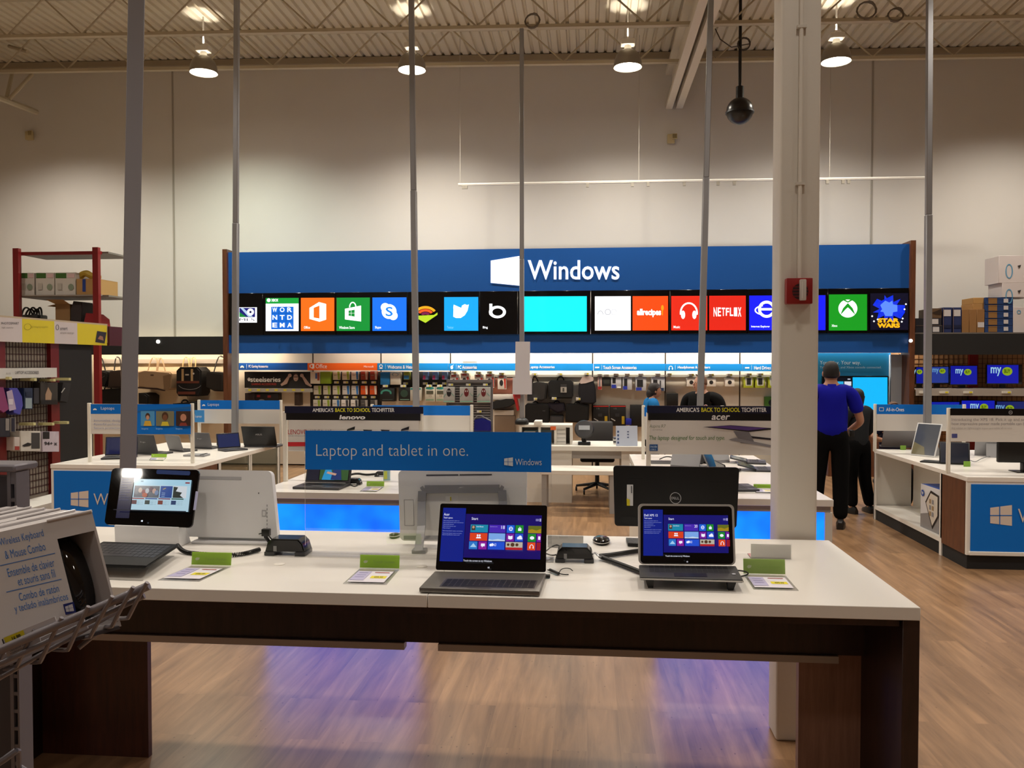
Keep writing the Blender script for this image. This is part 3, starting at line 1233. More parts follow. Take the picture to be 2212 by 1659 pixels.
c = Cv(q, tl, tr, bl, .0005)
start_screen(c, 'Acer', '18')
q.build('display', ld)
# ------------------------------------------------------------------ silver-framed flip laptop on a riser (right)
zb = ZT + .045
FL, FR, BR, BL = [P(a, e, Z=zb) for a, e in ((1382, 1246), (1606, 1252), (1590, 1222), (1380, 1219.5))]
lt = thing('laptop', 'small open laptop with rounded silver frame standing on black feet, right of the middle', 'laptop', ((FL.x + FR.x) / 2, FL.y, ZT))
q = MB()
dn = Vector((0, 0, .013))
q.hexa([FL - dn, FR - dn, BR - dn, BL - dn, FL, FR, BR, BL], mat('#2a2a2c', .5), .005, 2)
bs = q.build('base', lt)
q = MB()
q.hexa([FL - dn * .75 + Vector((-.001, -.002, 0)), FR - dn * .75 + Vector((.001, -.002, 0)), FR - dn * .75 + Vector((.001, .001, 0)), FL - dn * .75 + Vector((-.001, .001, 0)),
        FL - dn * .35 + Vector((-.001, -.002, 0)), FR - dn * .35 + Vector((.001, -.002, 0)), FR - dn * .35 + Vector((.001, .001, 0)), FL - dn * .35 + Vector((-.001, .001, 0))], SILV)
q.build('edge_trim', bs, 'silver edge trim')
q = MB()
c = Cv(q, BL, BR, FL, .0006)
keyboard(c, .1, .08, .9, .62, mat('#111112', .6))
c.rect(.34, .68, .66, .95, mat('#222224', .35))
c.circ(.93, .72, .02, .05, mat('#b8b8c0', .4))
q.build('keyboard', bs)
for a, s_ in ((FL.lerp(FR, .1), 1), (FL.lerp(FR, .9), -1)):
    for bk in (0, .16):
        q = MB()
        p = a + Vector((0, .03 + bk, 0))
        q.hexa([(p.x - .009 + s_ * .004, p.y - .01, ZT), (p.x + .009 + s_ * .004, p.y - .01, ZT), (p.x + .009 + s_ * .004, p.y + .02, ZT), (p.x - .009 + s_ * .004, p.y + .02, ZT),
                (p.x - .016, p.y - .012, zb - .0125), (p.x + .016, p.y - .012, zb - .0125), (p.x + .016, p.y + .025, zb - .0125), (p.x - .016, p.y + .025, zb - .0125)], BLACK)
        q.build('riser_foot', lt)
hl, hr = BL.lerp(BR, .0), BR.lerp(BL, .006)
tl, tr, br, bl = plane_quad(hl, hr, 10, ((1378.5, 1088), (1585.5, 1089.5), (1589, 1221), (1379.5, 1219)))
q = MB()
rquad(q, tl, tr, br, bl, .018, .012, SILV, 7)
ld = q.build('screen_frame', lt, 'rounded silver screen frame')
i_ = lambda u, v: tl * (1 - u) * (1 - v) + tr * u * (1 - v) + br * u * v + bl * (1 - u) * v
N_ = (bl - tl).cross(tr - tl).normalized()
a_, b_, c_, d_ = [i_(*p) + N_ * .0008 for p in ((.024, .035), (.975, .035), (.98, .98), (.02, .98))]
q = MB()
rquad(q, a_, b_, c_, d_, .014, .0007, BLACKG, 7)
q.build('screen_glass', ld)
q = MB()
c = Cv(q, a_ + N_ * .0001, b_ + N_ * .0001, d_ + N_ * .0001, .0005)
start_screen(c, 'Dell XPS 12', '20', '#12106e')
q.build('display', ld)

# ------------------------------------------------------------------ tablet in its white stand with keyboard dock (left)
tb = thing('tablet', 'black tablet showing a news page, propped on a white stand at the left', 'tablet', tuple(P(320, 1180, Z=ZT)))
o = P(320, 1180, Z=ZT)
base_l, base_r = P(226, 1134, Y=o.y), P(414, 1139, Y=o.y - .01)
tl, tr, br, bl = plane_quad(base_l, base_r, 20, ((242, 1011), (431, 1015), (414, 1140), (225, 1133)))
q = MB()
N_ = rquad(q, tl, tr, br, bl, .02, .011, mat('#050506', .03), 7)
tbb = q.build('body', tb)
q = MB()
c = Cv(q, tl, tr, bl, .0005)
g = glow
c.rect(.12, .16, .27, .88, g('#0c0f3c', .6))
for k in range(9):
    c.text('news and tech details', .135, .19 + k * .045, .135 + (.11 if k % 3 else .07), .21 + k * .045, g('#3c427c', .7))
c.rect(.285, .19, .93, .745, g('#b9dcec', .78))
c.rect(.285, .19, .93, .29, g('#a6d4ea', .8))
c.text('news', .36, .215, .39, .245, g('#4a5a70', .5))
c.rect(.865, .23, .915, .255, g('#a8424a', .6))
c.rect(.30, .31, .585, .515, g('#6f7480', .5))
for k, (x_, y_, col) in enumerate(((.33, .42, '#7c7f88'), (.37, .39, '#d8c0b0'), (.41, .42, '#8a2a34'), (.45, .40, '#c8ccd4'), (.49, .37, '#5a3a50'), (.53, .40, '#d0a898'), (.56, .43, '#7890b8'))):
    c.circ(x_, y_, .022, .045, g(col, .6))
c.circ(.43, .475, .03, .04, g('#c25a38', .6))
c.rect(.60, .31, .735, .515, g('#12489c', .7))
c.line(.63, .37, .66, .345, .012, g('#b8a860', .7))
for k in range(3):
    c.rect(.612 + .01, .43 + k * .03, .66, .438 + k * .03, g('#a8c8e8', .7))
c.rect(.748, .31, .90, .515, g('#dfe6ec', .75))
c.poly([(.75, .515), (.75, .32), (.80, .33), (.78, .40), (.85, .42), (.83, .47), (.87, .515)], g('#2c3a34', .5))
for k, col in enumerate(('#a03a3c', '#2a4a98', '#7a2c5c', '#2c5a4c')):
    x_ = .30 + k * .15
    c.rect(x_, .53, x_ + .135, .55, g(col, .7))
    c.rect(x_, .57, x_ + .055, .64, g(('#6a3840', '#3c4c48', '#8c4438', '#304a7a')[k], .6))
    for r_ in range(3):
        c.text('headline text', x_ + .065, .575 + r_ * .028, x_ + .13, .588 + r_ * .028, g('#8aa0b0', .6))
c.rect(.12, .745, .93, .76, g('#0b1028', .5))
c.win(.445, .92, .465, .95, g('#e8f0ff', 1))
q.build('display', tbb)
q = MB()
lu = Vector((0, 0, 1))
rquad(q, *[tl + (tr - tl) * u + (bl - tl) * v + N_ * .0035 for u, v in ((.52, .015), (.90, .03), (.90, .105), (.52, .09))], .006, .003, mat('#1d3f86', .4))
q.build('caption_strip', tbb, 'blue glossy strip above the screen')
q = MB()
q.tube([tr.lerp(br, .38) + Vector((.002, .0, 0)), tr.lerp(br, .70) + Vector((.002, 0, 0))], .006, mat('#bfc2e8', .2), 8)
q.build('side_clip', tb)
q = MB()
S1, S2 = bl.lerp(br, .12), bl.lerp(br, .86)
q.hexa([(S1.x, S1.y + .0, ZT), (S2.x, S2.y, ZT), (S2.x, S2.y + .11, ZT), (S1.x, S1.y + .11, ZT),
        (S1.x, S1.y - .004, S1.z - .0), (S2.x, S2.y - .004, S2.z), (S2.x, S2.y + .05, S2.z + .012), (S1.x, S1.y + .05, S1.z + .012)], mat('#e4e4e6', .35), .004)
q.build('stand', tb)
kz = ZT + .052
A = [P(a, e, Z=kz) for a, e in ((136, 1215), (316, 1221), (386, 1175), (222, 1169))]
kb = thing('keyboard_dock', 'black tablet keyboard lying on a clear riser below the tablet', 'keyboard', tuple(P(290, 1220, Z=ZT)))
q = MB()
dn = Vector((0, 0, .014))
q.hexa([p - dn for p in A] + A, mat('#0e0f12', .6, spec=.3), .006, 2)
q.build('body', kb)
q = MB()
c = Cv(q, A[3], A[2], A[0], .0006)
keyboard(c, .05, .1, .94, .66, mat('#2c2c31', .4), 5, 13)
q.build('keys', kb)
q = MB()
B_ = [p - dn * 1.1 for p in A]
q.hexa([Vector((p.x, p.y, ZT)) for p in A] + [p - dn * 1.02 for p in A] if False else
       [Vector((A[0].x, A[0].y - .03, ZT)), Vector((A[1].x, A[1].y - .03, ZT)), Vector((A[1].x, A[1].y - .02, ZT)), Vector((A[0].x, A[0].y - .02, ZT)),
        Vector((A[0].x, A[0].y + .01, kz - .016)), Vector((A[1].x, A[1].y + .01, kz - .016)), Vector((A[1].x, A[1].y + .02, kz - .016)), Vector((A[0].x, A[0].y + .02, kz - .016))], ACR)
q.build('riser_front', kb)
q = MB()
q.bx(A[3].x + .01, A[2].x - .02, A[3].y - .03, A[3].y - .02, ZT, kz - .0145, ACR)
q.build('riser_back', kb)

# ------------------------------------------------------------------ white all-in-one seen from behind (left)
PWHITE = mat('#e6e6e8', .35)
a1 = thing('all_in_one_computer', 'white all-in-one computer turned away, behind the tablet at the left', 'computer', (-1.6, 3.66, ZT))
hl, hr = P(396, 1162, Z=ZT + .02), P(600, 1168, Z=ZT + .02)
hr = Vector((hr.x, hl.y, hl.z))
tl, tr, br, bl = plane_quad(hl, hr, 9, ((398, 1013.5), (586, 1017), (600, 1164), (396, 1159)))
q = MB()
N_ = rquad(q, tl, tr, br, bl, .022, .035, PWHITE, 6)
q.build('rear_shell', a1)
q = MB()
c = Cv(q, tl, tr, bl, .001)
c.rect(.06, .10, .66, .145, mat('#b9b9bd', .6))
q.build('vent_slot', a1)
q = MB()
c = Cv(q, tl, tr, bl, .001)
c.rect(.895, .58, .945, .68, mat('#b4b4b8', .5))
c.rect(.905, .60, .935, .665, mat('#e0e0e2', .5))
for k in range(7):
    c.rect(.952, .50 + k * .055, .958, .53 + k * .055, mat('#4a4a4e', .5), False)
c.circ(.86, .335, .006, .012, mat('#3a3a3c', .5))
q.build('port', a1)
q = MB()
q.bx(bl.x + .05, br.x - .03, bl.y - .03, bl.y + .16, ZT, ZT + .012, PWHITE, .004)
q.build('foot', a1)
q = MB()
q.bx(bl.x + .06, br.x - .06, bl.y + .02, bl.y + .03, ZT + .012, ZT + .05, PWHITE)
q.build('stand_neck', a1)
# ------------------------------------------------------------------ all-in-one with grey loop stand, seen from behind (middle)
a2 = thing('all_in_one_computer', 'white all-in-one computer turned away with a grey loop stand, behind the clear sign', 'computer', (-.35, 3.7, ZT))
Y0 = 3.62
bl, br = P(866, 1172, Y=Y0), P(1135, 1180, Y=Y0)
br = Vector((br.x, bl.y, bl.z))
tl, tr, br, bl = plane_quad(bl, br, 8, ((860, 1016), (1138, 1013), (1136, 1172), (864, 1168)))
q = MB()
N_ = rquad(q, tl, tr, br, bl, .022, .03, mat('#dcdad4', .4), 6)
q.build('rear_shell', a2)
q = MB()
c = Cv(q, tl, tr, bl, .001)
c.rect(.03, .93, .97, .985, mat('#8d8d8f', .4))
q.build('lower_lip', a2)
q = MB()
c = Cv(q, tl, tr, bl, .0012)
c.rect(.22, .065, .47, .085, mat('#3a3a3c', .6), False)
c.rect(.48, .065, .73, .085, mat('#3a3a3c', .6))
q.build('vent_slot', a2)
q = MB()
c = Cv(q, tl, tr, bl, .0012)
m_ = mat('#7c7a76', .6)
for e in ((.04, .42, .115, .425), (.04, .785, .115, .79), (.04, .42, .043, .79), (.112, .42, .115, .79)):
    c.rect(*e, m_, False)
q.build('port_cover', a2)
q = MB()
c = Cv(q, tl, tr, bl, .0012)
c.rect(.365, .375, .41, .44, mat('#f0efe8', .6))
c.rect(.40, .385, .41, .44, mat('#d8c820', .6))
q.build('sticker', a2)
q = MB()
ly = lambda u, v, dz=0: tl + (tr - tl) * u + (bl - tl) * v + N_ * dz
GL = mat('#8b8b8c', .4, .3)
Lf, Rf = P(905, 1189, Z=ZT + .012), P(1090, 1191, Z=ZT + .012)
loop = [Lf, Lf.lerp(ly(.19, .7, .03), .8), ly(.185, .45, .012), ly(.19, .30, .006), ly(.21, .275, .006), ly(.5, .275, .006), ly(.785, .275, .006), ly(.805, .30, .006), ly(.81, .45, .012), Rf.lerp(ly(.80, .7, .03), .8), Rf]
prev = None
for a, e in zip(loop, loop[1:]):
    d = (e - a).normalized()
    s_ = d.cross(N_).normalized() * .018
    q.hexa([a - s_, a + s_, e + s_, e - s_, a - s_ + N_ * .012, a + s_ + N_ * .012, e + s_ + N_ * .012, e - s_ + N_ * .012], GL)
for f_ in (Lf, Rf):
    q.bx(f_.x - .03, f_.x + .03, f_.y - .01, f_.y + .04, ZT, ZT + .016, GL, .003)
q.build('loop_stand', a2)
# ------------------------------------------------------------------ black all-in-one seen from behind (right)
a3 = thing('all_in_one_computer', 'black all-in-one computer turned away, behind the small silver-framed laptop', 'computer', (.55, 3.68, ZT))
Y0 = 3.6
bl, br = P(1327, 1136, Y=Y0), P(1590, 1141, Y=Y0)
br = Vector((br.x, bl.y, bl.z))
tl, tr, br, bl = plane_quad(bl, br, 4, ((1325, 1006), (1597, 1010), (1591, 1141), (1328, 1136)))
BK = mat('#0f0f10', .42)
q = MB()
N_ = rquad(q, tl, tr, br, bl, .014, .03, BK, 5)
q.build('rear_shell', a3)
q = MB()
c = Cv(q, tl, tr, bl, .0012)
c.rect(.11, .20, .23, .215, BLACKM)
c.rect(.76, .235, .88, .25, BLACKM)
q.build('vent_slot', a3)
q = MB()
c = Cv(q, tl, tr, bl, .0012)
c.rect(.05, .84, .95, .95, BLACKM)
q.build('lower_vent', a3)
q = MB()
c = Cv(q, tl, tr, bl, .0014)
m_ = mat('#cfcfd2', .3, .6)
c.arc(.49, .52, .045, .095, .005, m_, 0, 360, 30, .01)
for k, ch in enumerate('DELL'):
    if ch == 'E':
        vs0 = c.text('E', .474, .50, .488, .54, m_, .02, -.25)
    else:
        c.text(ch, (.457, 0, .490, .505)[k], .50, (.473, 0, .503, .519)[k], .54, m_, .02)
q.build('badge', a3, 'round silver badge')
q = MB()
c = Cv(q, tl, tr, bl, .0014)
c.poly([(.10, .66), (.15, .66), (.155, .31), (.105, .31)], mat('#d8d8da', .6))
c.poly([(.10, .66), (.125, .66), (.125, .56), (.10, .54)], mat('#d8c81e', .6))
c.rect(.137, .33, .145, .45, mat('#55555a', .6))
q.build('sticker', a3)
q = MB()
mb_ = bl.lerp(br, .5)
q.bx(mb_.x - .05, mb_.x + .05, mb_.y + .032, mb_.y + .05, ZT + .008, mb_.z + .1, BK)
q.build('stand_neck', a3)
q = MB()
q.bx(mb_.x - .12, mb_.x + .12, mb_.y - .02, mb_.y + .2, ZT, ZT + .0085, BK, .003)
q.build('stand_base', a3)


# ------------------------------------------------------------------ price holders: a folded clear sheet with a green card
def holder(base, green, label, tone='#b8ee48', zt=ZT, group='green price holders'):
    fl, fr, br_, bl_ = [P(a, e, Z=zt + .003) for a, e in base]
    br_.y = bl_.y = (br_.y + bl_.y) / 2
    t_ = thing('price_holder', label, 'price sign', ((fl.x + fr.x) / 2, bl_.y - .02, zt), group)
    q = MB()
    d = Vector((0, 0, .0028))
    q.hexa([fl - d, fr - d, br_ - d, bl_ - d, fl, fr, br_, bl_], ACR)
    q.build('base_sheet', t_)
    q = MB()
    u = Vector((0, 0, .0006))
    c = Cv(q, bl_ + u, br_ + u, fl + u, .0003)
    c.rect(.05, .06, .93, .9, mat('#e3dfe8', .5))
    c.rect(.05, .06, .93, .18, mat('#8f8a7e', .5))
    c.rect(.5, .5, .88, .66, mat('#e6d820', .5))
    c.text('499.99', .58, .54, .8, .63, mat('#55501a', .5), .02)
    c.rect(.06, .22, .40, .8, mat('#b9b4d6', .5))
    for k in range(3):
        c.rect(.12, .3 + k * .14, .34, .34 + k * .14, mat('#8d88b4', .5), False)
    c.rect(.5, .27, .86, .30, mat('#b0433c', .5))
    q.build('price_card', t_)
    w_ = br_ - bl_
    top_ = P(*green[0], Y=bl_.y), P(*green[1], Y=bl_.y)
    hz = (top_[0].z + top_[1].z) / 2
    q = MB()
    q.hexa([bl_ + Vector((0, 0, .0003)), br_ + Vector((0, 0, .0003)), br_ + Vector((0, .003, .0003)), bl_ + Vector((0, .003, .0003)),
            Vector((bl_.x, bl_.y + .008, hz + .006)), Vector((br_.x, br_.y + .008, hz + .006)), Vector((br_.x, br_.y + .011, hz + .006)), Vector((bl_.x, bl_.y + .011, hz + .006))], ACR)
    q.build('upright_sheet', t_)
    q = MB()
    q.hexa([Vector((bl_.x, bl_.y + .0035, zt + .006)), Vector((br_.x, br_.y + .0035, zt + .006)), Vector((br_.x, br_.y + .0045, zt + .006)), Vector((bl_.x, bl_.y + .0045, zt + .006)),
            Vector((bl_.x, bl_.y + .0112, hz)), Vector((br_.x, br_.y + .0112, hz)), Vector((br_.x, br_.y + .0125, hz)), Vector((bl_.x, bl_.y + .0125, hz))], mat(tone, .45))
    c = Cv(q, Vector((bl_.x, bl_.y + .0108, hz)), Vector((br_.x, br_.y + .0108, hz)), Vector((bl_.x, bl_.y + .0031, zt + .006)), .0001)
    c.text('Touch Screen', .33, .42, .88, .62, mat('#a9d468', .5))
    c.poly([(.08, .55), (.12, .42), (.2, .45), (.18, .6), (.12, .66)], mat('#dcecc0', .5))
    q.build('green_card', t_)


holder(((340, 1252), (430, 1255), (499, 1223), (412, 1222)), ((413, 1193), (500, 1196)), 'clear price holder with green card in front of the white computer at the left')
holder(((741, 1260), (835, 1262), (862, 1230), (777, 1228)), ((777, 1200), (862, 1201)), 'clear price holder with green card in front of the big clear sign')
holder(((1628, 1272), (1725, 1275), (1697, 1243), (1606, 1240)), ((1604, 1208), (1697, 1210)), 'clear price holder with green card at the right, beside the small silver-framed laptop', '#b4dc74')


def card_back(px, y0, y1, label):
    a, e = P(px[0], y1, Z=ZT), P(px[1], y1, Z=ZT)
    e.y = a.y
    hz = P(px[0], y0, Y=a.y).z
    t_ = thing('price_holder', label, 'price sign', ((a.x + e.x) / 2, a.y, ZT), 'price holders facing away')
    q = MB()
    q.bx(a.x, e.x, a.y, a.y + .002, ZT, hz, mat('#d8d6d2', .5))
    q.build('card_back', t_)
    q = MB()
    q.bx(a.x - .003, e.x + .003, a.y - .0035, a.y - .0005, ZT, hz + .004, ACR)
    q.build('upright_sheet', t_)
    q = MB()
    q.bx(a.x, e.x, a.y + .003, a.y + .08, ZT, ZT + .003, ACR)
    q.build('base_sheet', t_)
    q = MB()
    q.bx(a.x, e.x, a.y + .004, a.y + .075, ZT + .0032, ZT + .0037, mat('#c98f92', .5))
    q.build('price_card', t_)


card_back((1622, 1707), 1175, 1206, 'white card back in a clear holder at the right end, behind the green card')
card_back((1183, 1260), 1157, 1182, 'white card back in a clear holder behind the black alarm box right of the laptop')

# ------------------------------------------------------------------ big clear sign
Y0 = 3.40
sg = thing('table_sign', 'clear acrylic stand with wide blue sign about laptop and tablet in one', 'sign', ((P(925, 1200, Y=Y0)).x, Y0, ZT))
x0, x1 = P(658, 980, Y=Y0).x, P(1192, 980, Y=Y0).x
zt_ = P(925, 932, Y=Y0).z
zb_ = P(925, 1017, Y=Y0).z
q = MB()
q.bx(x0, x1, Y0, Y0 + .005, ZT + .005, zt_ + .006, ACR)
q.build('upright_sheet', sg)
q = MB()
q.bx(x0 - .03, x1 + .01, Y0 - .045, Y0 + .06, ZT, ZT + .005, ACR)
q.build('foot_sheet', sg)
q = MB()
q.bx(x0 + .004, x1 - .002, Y0 - .0025, Y0 - .0005, zb_, zt_, BLUEP)
q.build('blue_panel', sg)
q = MB()
c = PCv(q, Y0 - .0025, .0006)
SW = mat('#dfe6ee', .5)
c.text('Laptop and tablet in one.', 683, 993, 1011, 960, SW, -.012)
c.text('Windows', 1113, 1005, 1170, 991, SW, -.004)
c.win(1089, 988, 1108, 1007, SW, 1, BLUEP)
q.build('lettering', sg)


# ------------------------------------------------------------------ security boxes and their cords
def alarm(px, py, wpx, label, zt=ZT, group='black security boxes on the counters'):
    o = P(px, py, Z=zt)
    k = (o - EYE).length / F
    w_ = wpx * k
    t_ = thing('security_box', label, 'alarm box', (o.x, o.y + w_ * .25, zt), group)
    q = MB()
    q.prism([(o.x - w_ * .5, o.y, zt + w_ * .10), (o.x + w_ * .5, o.y, zt + w_ * .10), (o.x + w_ * .44, o.y, zt + w_ * .30), (o.x + w_ * .33, o.y, zt + w_ * .41), (o.x - w_ * .33, o.y, zt + w_ * .41), (o.x - w_ * .44, o.y, zt + w_ * .30)],
            (0, w_ * .55, 0), BLACKG, w_ * .03)
    q.build('body', t_)
    for s_ in (-1, 1):
        q = MB()
        a = o.x + s_ * w_ * .38
        q.bx(a - w_ * .13, a + w_ * .13, o.y - w_ * .03, o.y + w_ * .55, zt, zt + w_ * .0995, mat('#39393c', .4), w_ * .02)
        q.build('foot', t_)
    q = MB()
    q.bx(o.x - w_ * .28, o.x - w_ * .20, o.y - w_ * .012, o.y - w_ * .001, zt + w_ * .11, zt + w_ * .24, mat('#8a8a8c', .4))
    q.build('port', t_)
    return t_


alarm(615, 1201, 84, 'black security box left of the clear sign')
alarm(1241, 1216, 80, 'black security box between the two open laptops')


def coil(q, pts, rad, wire, turns, m):
    pts = [Vector(p) for p in pts]
    for _ in range(3):
        z = [pts[0]]
        for a, e in zip(pts, pts[1:]):
            z += [a * .75 + e * .25, a * .25 + e * .75]
        pts = z + [pts[-1]]
    n = turns * 9
    out = []
    for k in range(n + 1):
        u = k / n * (len(pts) - 1)
        j = min(int(u), len(pts) - 2)
        p = pts[j].lerp(pts[j + 1], u - j)
        d = (pts[j + 1] - pts[j]).normalized()
        a = Vector((0, 0, 1))
        x = d.cross(a).normalized()
        y = x.cross(d)
        th = 2 * PI * turns * k / n
        out.append(p + x * rad * math.cos(th) + y * rad * math.sin(th))
    q.tube(out, wire, m, 5)


def tp(px, py, h=.012, zt=ZT):
    return P(px, py, Z=zt + h)


CORD = mat('#0d0d0e', .45)
q = MB()
coil(q, [tp(383, 1178, .03), tp(396, 1192, .01), tp(420, 1196, .01), tp(490, 1200, .01), tp(530, 1196, .01), tp(560, 1187, .012)], .0075, .0026, 60, CORD)
q.build('coiled_cord', None, 'black coiled cord from the tablet keyboard to the left security box', 'cord')
q = MB()
q.tube([tp(1296, 1201, .016), tp(1305, 1206, .012), tp(1340, 1219, .011), tp(1385, 1236, .011)], .0095, CORD, 10, 2)
q.tube([tp(1296, 1201, .016), tp(1320, 1199, .012), tp(1350, 1194, .011), tp(1390, 1188, .011)], .0095, CORD, 10, 2)
q.build('coiled_cord', None, 'thick black folded cord running to the small silver-framed laptop', 'cord')
q = MB()
q.tube([tp(1183, 1231, .008), tp(1200, 1236, .006), tp(1215, 1241, .006), tp(1228, 1241, .004)], .0025, CORD, 6, 2)
q.tube([tp(1188, 1231, .008), tp(1207, 1239, .009)], .006, CORD, 8)
q.tube([tp(1207, 1238, .006), tp(1213, 1228, .02), tp(1230, 1227, .02), tp(1237, 1233, .006)], .0018, CORD, 6, 2)
q.build('usb_cable', None, 'short black adapter cable lying right of the middle laptop', 'cable')
q = MB()
q.bx(P(1176, 1246, Z=ZT).x, P(1189, 1246, Z=ZT).x, P(1182, 1250, Z=ZT).y, P(1182, 1250, Z=ZT).y + .018, ZT + .002, ZT + .013, BLACK, .002)
q.build('usb_dongle', None, 'small black plug sticking out of the right side of the middle laptop', 'plug')
q = MB()
q.tube([tp(1180, 1190, .03), tp(1192, 1180, .04), tp(1206, 1176, .035), tp(1222, 1190, .05)], .003, CORD, 6, 2)
q.tube([tp(1180, 1196, .02), tp(1192, 1200, .012), tp(1204, 1198, .02)], .003, CORD, 6, 2)
q.build('alarm_cable', None, 'black cable from the middle laptop to the right security box', 'cable')
q = MB()
q.tube([tp(1280, 1197, .03), tp(1286, 1193, .03), tp(1292, 1201, .025), tp(1298, 1203, .018)], .004, mat('#c8c8cc', .2, .3), 6, 2)
q.build('clear_cable', None, 'short clear coiled lead on the right end of the right security box', 'cable')
q = MB()
a = P(575, 1150, Y=3.55)
q.bx(a.x - .018, a.x + .018, a.y - .012, a.y + .012, a.z - .016, a.z + .016, BLACK, .003)
q.tube([a, tp(540, 1158, .02), tp(500, 1172, .004), tp(430, 1170, .004)], .0028, CORD, 6, 3)
q.tube([a + Vector((.01, 0, -.01)), tp(587, 1166, .02), tp(600, 1176, .03)], .0028, CORD, 6, 2)
q.tube([a + Vector((.0, -.01, -.016)), tp(583, 1172, .012), tp(592, 1180, .02)], .008, CORD, 6, 2)
q.build('power_cable', None, 'black power cable with a square block behind the white computer', 'cable')
q = MB()
q.tube([tp(1588, 1232, .04), tp(1605, 1233, .03), tp(1618, 1238, .012), tp(1612, 1243, .004), tp(1590, 1247, .006)], .0028, CORD, 6, 3)
q.build('tether_cable', None, 'thin black cable looping off the right side of the small laptop', 'cable')


def mouse(px, py, wpx, label, rot=0):
    o = P(px, py, Z=ZT)
    k = (o - EYE).length / F * wpx
    t_ = thing('computer_mouse', label, 'mouse', tuple(o), 'black mice on the near table')
    M_ = Matrix.Translation(o) @ Matrix.Rotation(R(rot), 4, 'Z')

    def ring(s_, z, dy=0):
        return [M_ @ Vector((s_ * k * .5 * math.cos(2 * PI * j / 20), dy + s_ * k * .85 * math.sin(2 * PI * j / 20) * (1 - .12 * math.sin(2 * PI * j / 20)), z)) for j in range(20)]
    q = MB()
    q.loft([ring(.9, 0), ring(1.0, .006), ring(.98, .012), ring(.92, k * .26), ring(.62, k * .35), ring(.2, k * .38)], BLACKG)
    q.build('body', t_)
    q = MB()
    q.loft([ring(1.015, .009), ring(1.02, .013)], SILV, False)
    q.build('trim_ring', t_)
    q = MB()
    w0 = M_ @ Vector((0, -k * .42, k * .28))
    q.cyl(w0 - Vector((.004, 0, 0)), w0 + Vector((.004, 0, 0)), .011, GREY, n=12)
    q.build('scroll_wheel', t_)


mouse(1299, 1172, 36, 'black mouse lying behind the right security box')
mouse(853, 1160, 22, 'black mouse half hidden at the left edge of the loop-stand computer')
q = MB()
A = [P(a, e, Z=ZT + .016) for a, e in ((1356, 1173), (1420, 1176), (1420, 1163), (1352, 1161))]
q.hexa([p - Vector((0, 0, .0158)) for p in A] + A, BLACK, .003)
c = Cv(q, A[3], A[2], A[0], .0006)
keyboard(c, .04, .1, .96, .9, mat('#2a2a2c', .5), 3, 6)
q.build('keyboard', None, 'end of a black keyboard showing left of the small silver-framed laptop', 'keyboard')
# ================================================================== centre counters with blue lit fronts
ZC = .88
YC = 5.5
LITB = bpy.data.materials.new('blue_light_panel')
LITB.use_nodes = True
_nt = LITB.node_tree
_b = _nt.nodes['Principled BSDF']
_b.inputs['Base Color'].default_value = (.01, .03, .2, 1)
_b.inputs['Roughness'].default_value = .2
_tx = _nt.nodes.new('ShaderNodeTexCoord')
_nz = _nt.nodes.new('ShaderNodeTexNoise')
_nz.inputs['Scale'].default_value = 3.2
_cr = _nt.nodes.new('ShaderNodeValToRGB')
_cr.color_ramp.elements[0].position, _cr.color_ramp.elements[0].color = .3, lin('#0048ff')
_cr.color_ramp.elements[1].position, _cr.color_ramp.elements[1].color = .75, lin('#0a86ff')
_nt.links.new(_tx.outputs["Object"], _nz.inputs['Vector'])
_nt.links.new(_nz.outputs['Fac'], _cr.inputs['Fac'])
_nt.links.new(_cr.outputs['Color'], _b.inputs['Emission Color'])
_b.inputs['Emission Strength'].default_value = 1.9


def lit_counter(x0, x1, y1, label):
    t_ = thing('lit_counter', label, 'counter', ((x0 + x1) / 2, YC + .5, 0), 'counters with blue lit fronts')
    q = MB()
    q.bx(x0, x1, YC, y1, ZC - .045, ZC, WTOP, .002, 1)
    q.build('tabletop', t_)
    q = MB()
    q.bx(x0 + .012, x1 - .012, YC + .02, y1 - .02, ZC - .085, ZC - .0452, mat('#a39c97', .45))
    q.build('reveal_strip', t_)
    for a in (x0 + .004, x1 - .05):
        q = MB()
        q.bx(a, a + .046, YC + .01, y1 - .01, 0, ZC - .0855, WHITE2)
        q.build('side_panel', t_)
    q = MB()
    q.bx(x0 + .0505, x1 - .0505, YC + .03, YC + .06, .06, ZC - .0855, LITB)
    q.build('light_panel', t_, 'glowing blue front panel')
    q = MB()
    q.bx(x0 + .055, x1 - .055, YC + .07, y1 - .05, 0, .06, BLACKM)
    q.build('plinth', t_)
    q = MB()
    q.bx(x0 + .055, x1 - .055, y1 - .06, y1 - .03, .06, ZC - .0855, BROWN)
    q.build('rear_panel', t_)


lit_counter(-2.25, -1.08, 8.6, 'counter with glowing blue front left of centre, behind the near table')
lit_counter(.40, 1.575, 8.1, 'counter with glowing blue front right of centre, beside the white column')


# ------------------------------------------------------------------ post-and-panel counter signs
POST = mat('#e6e2d6', .45)


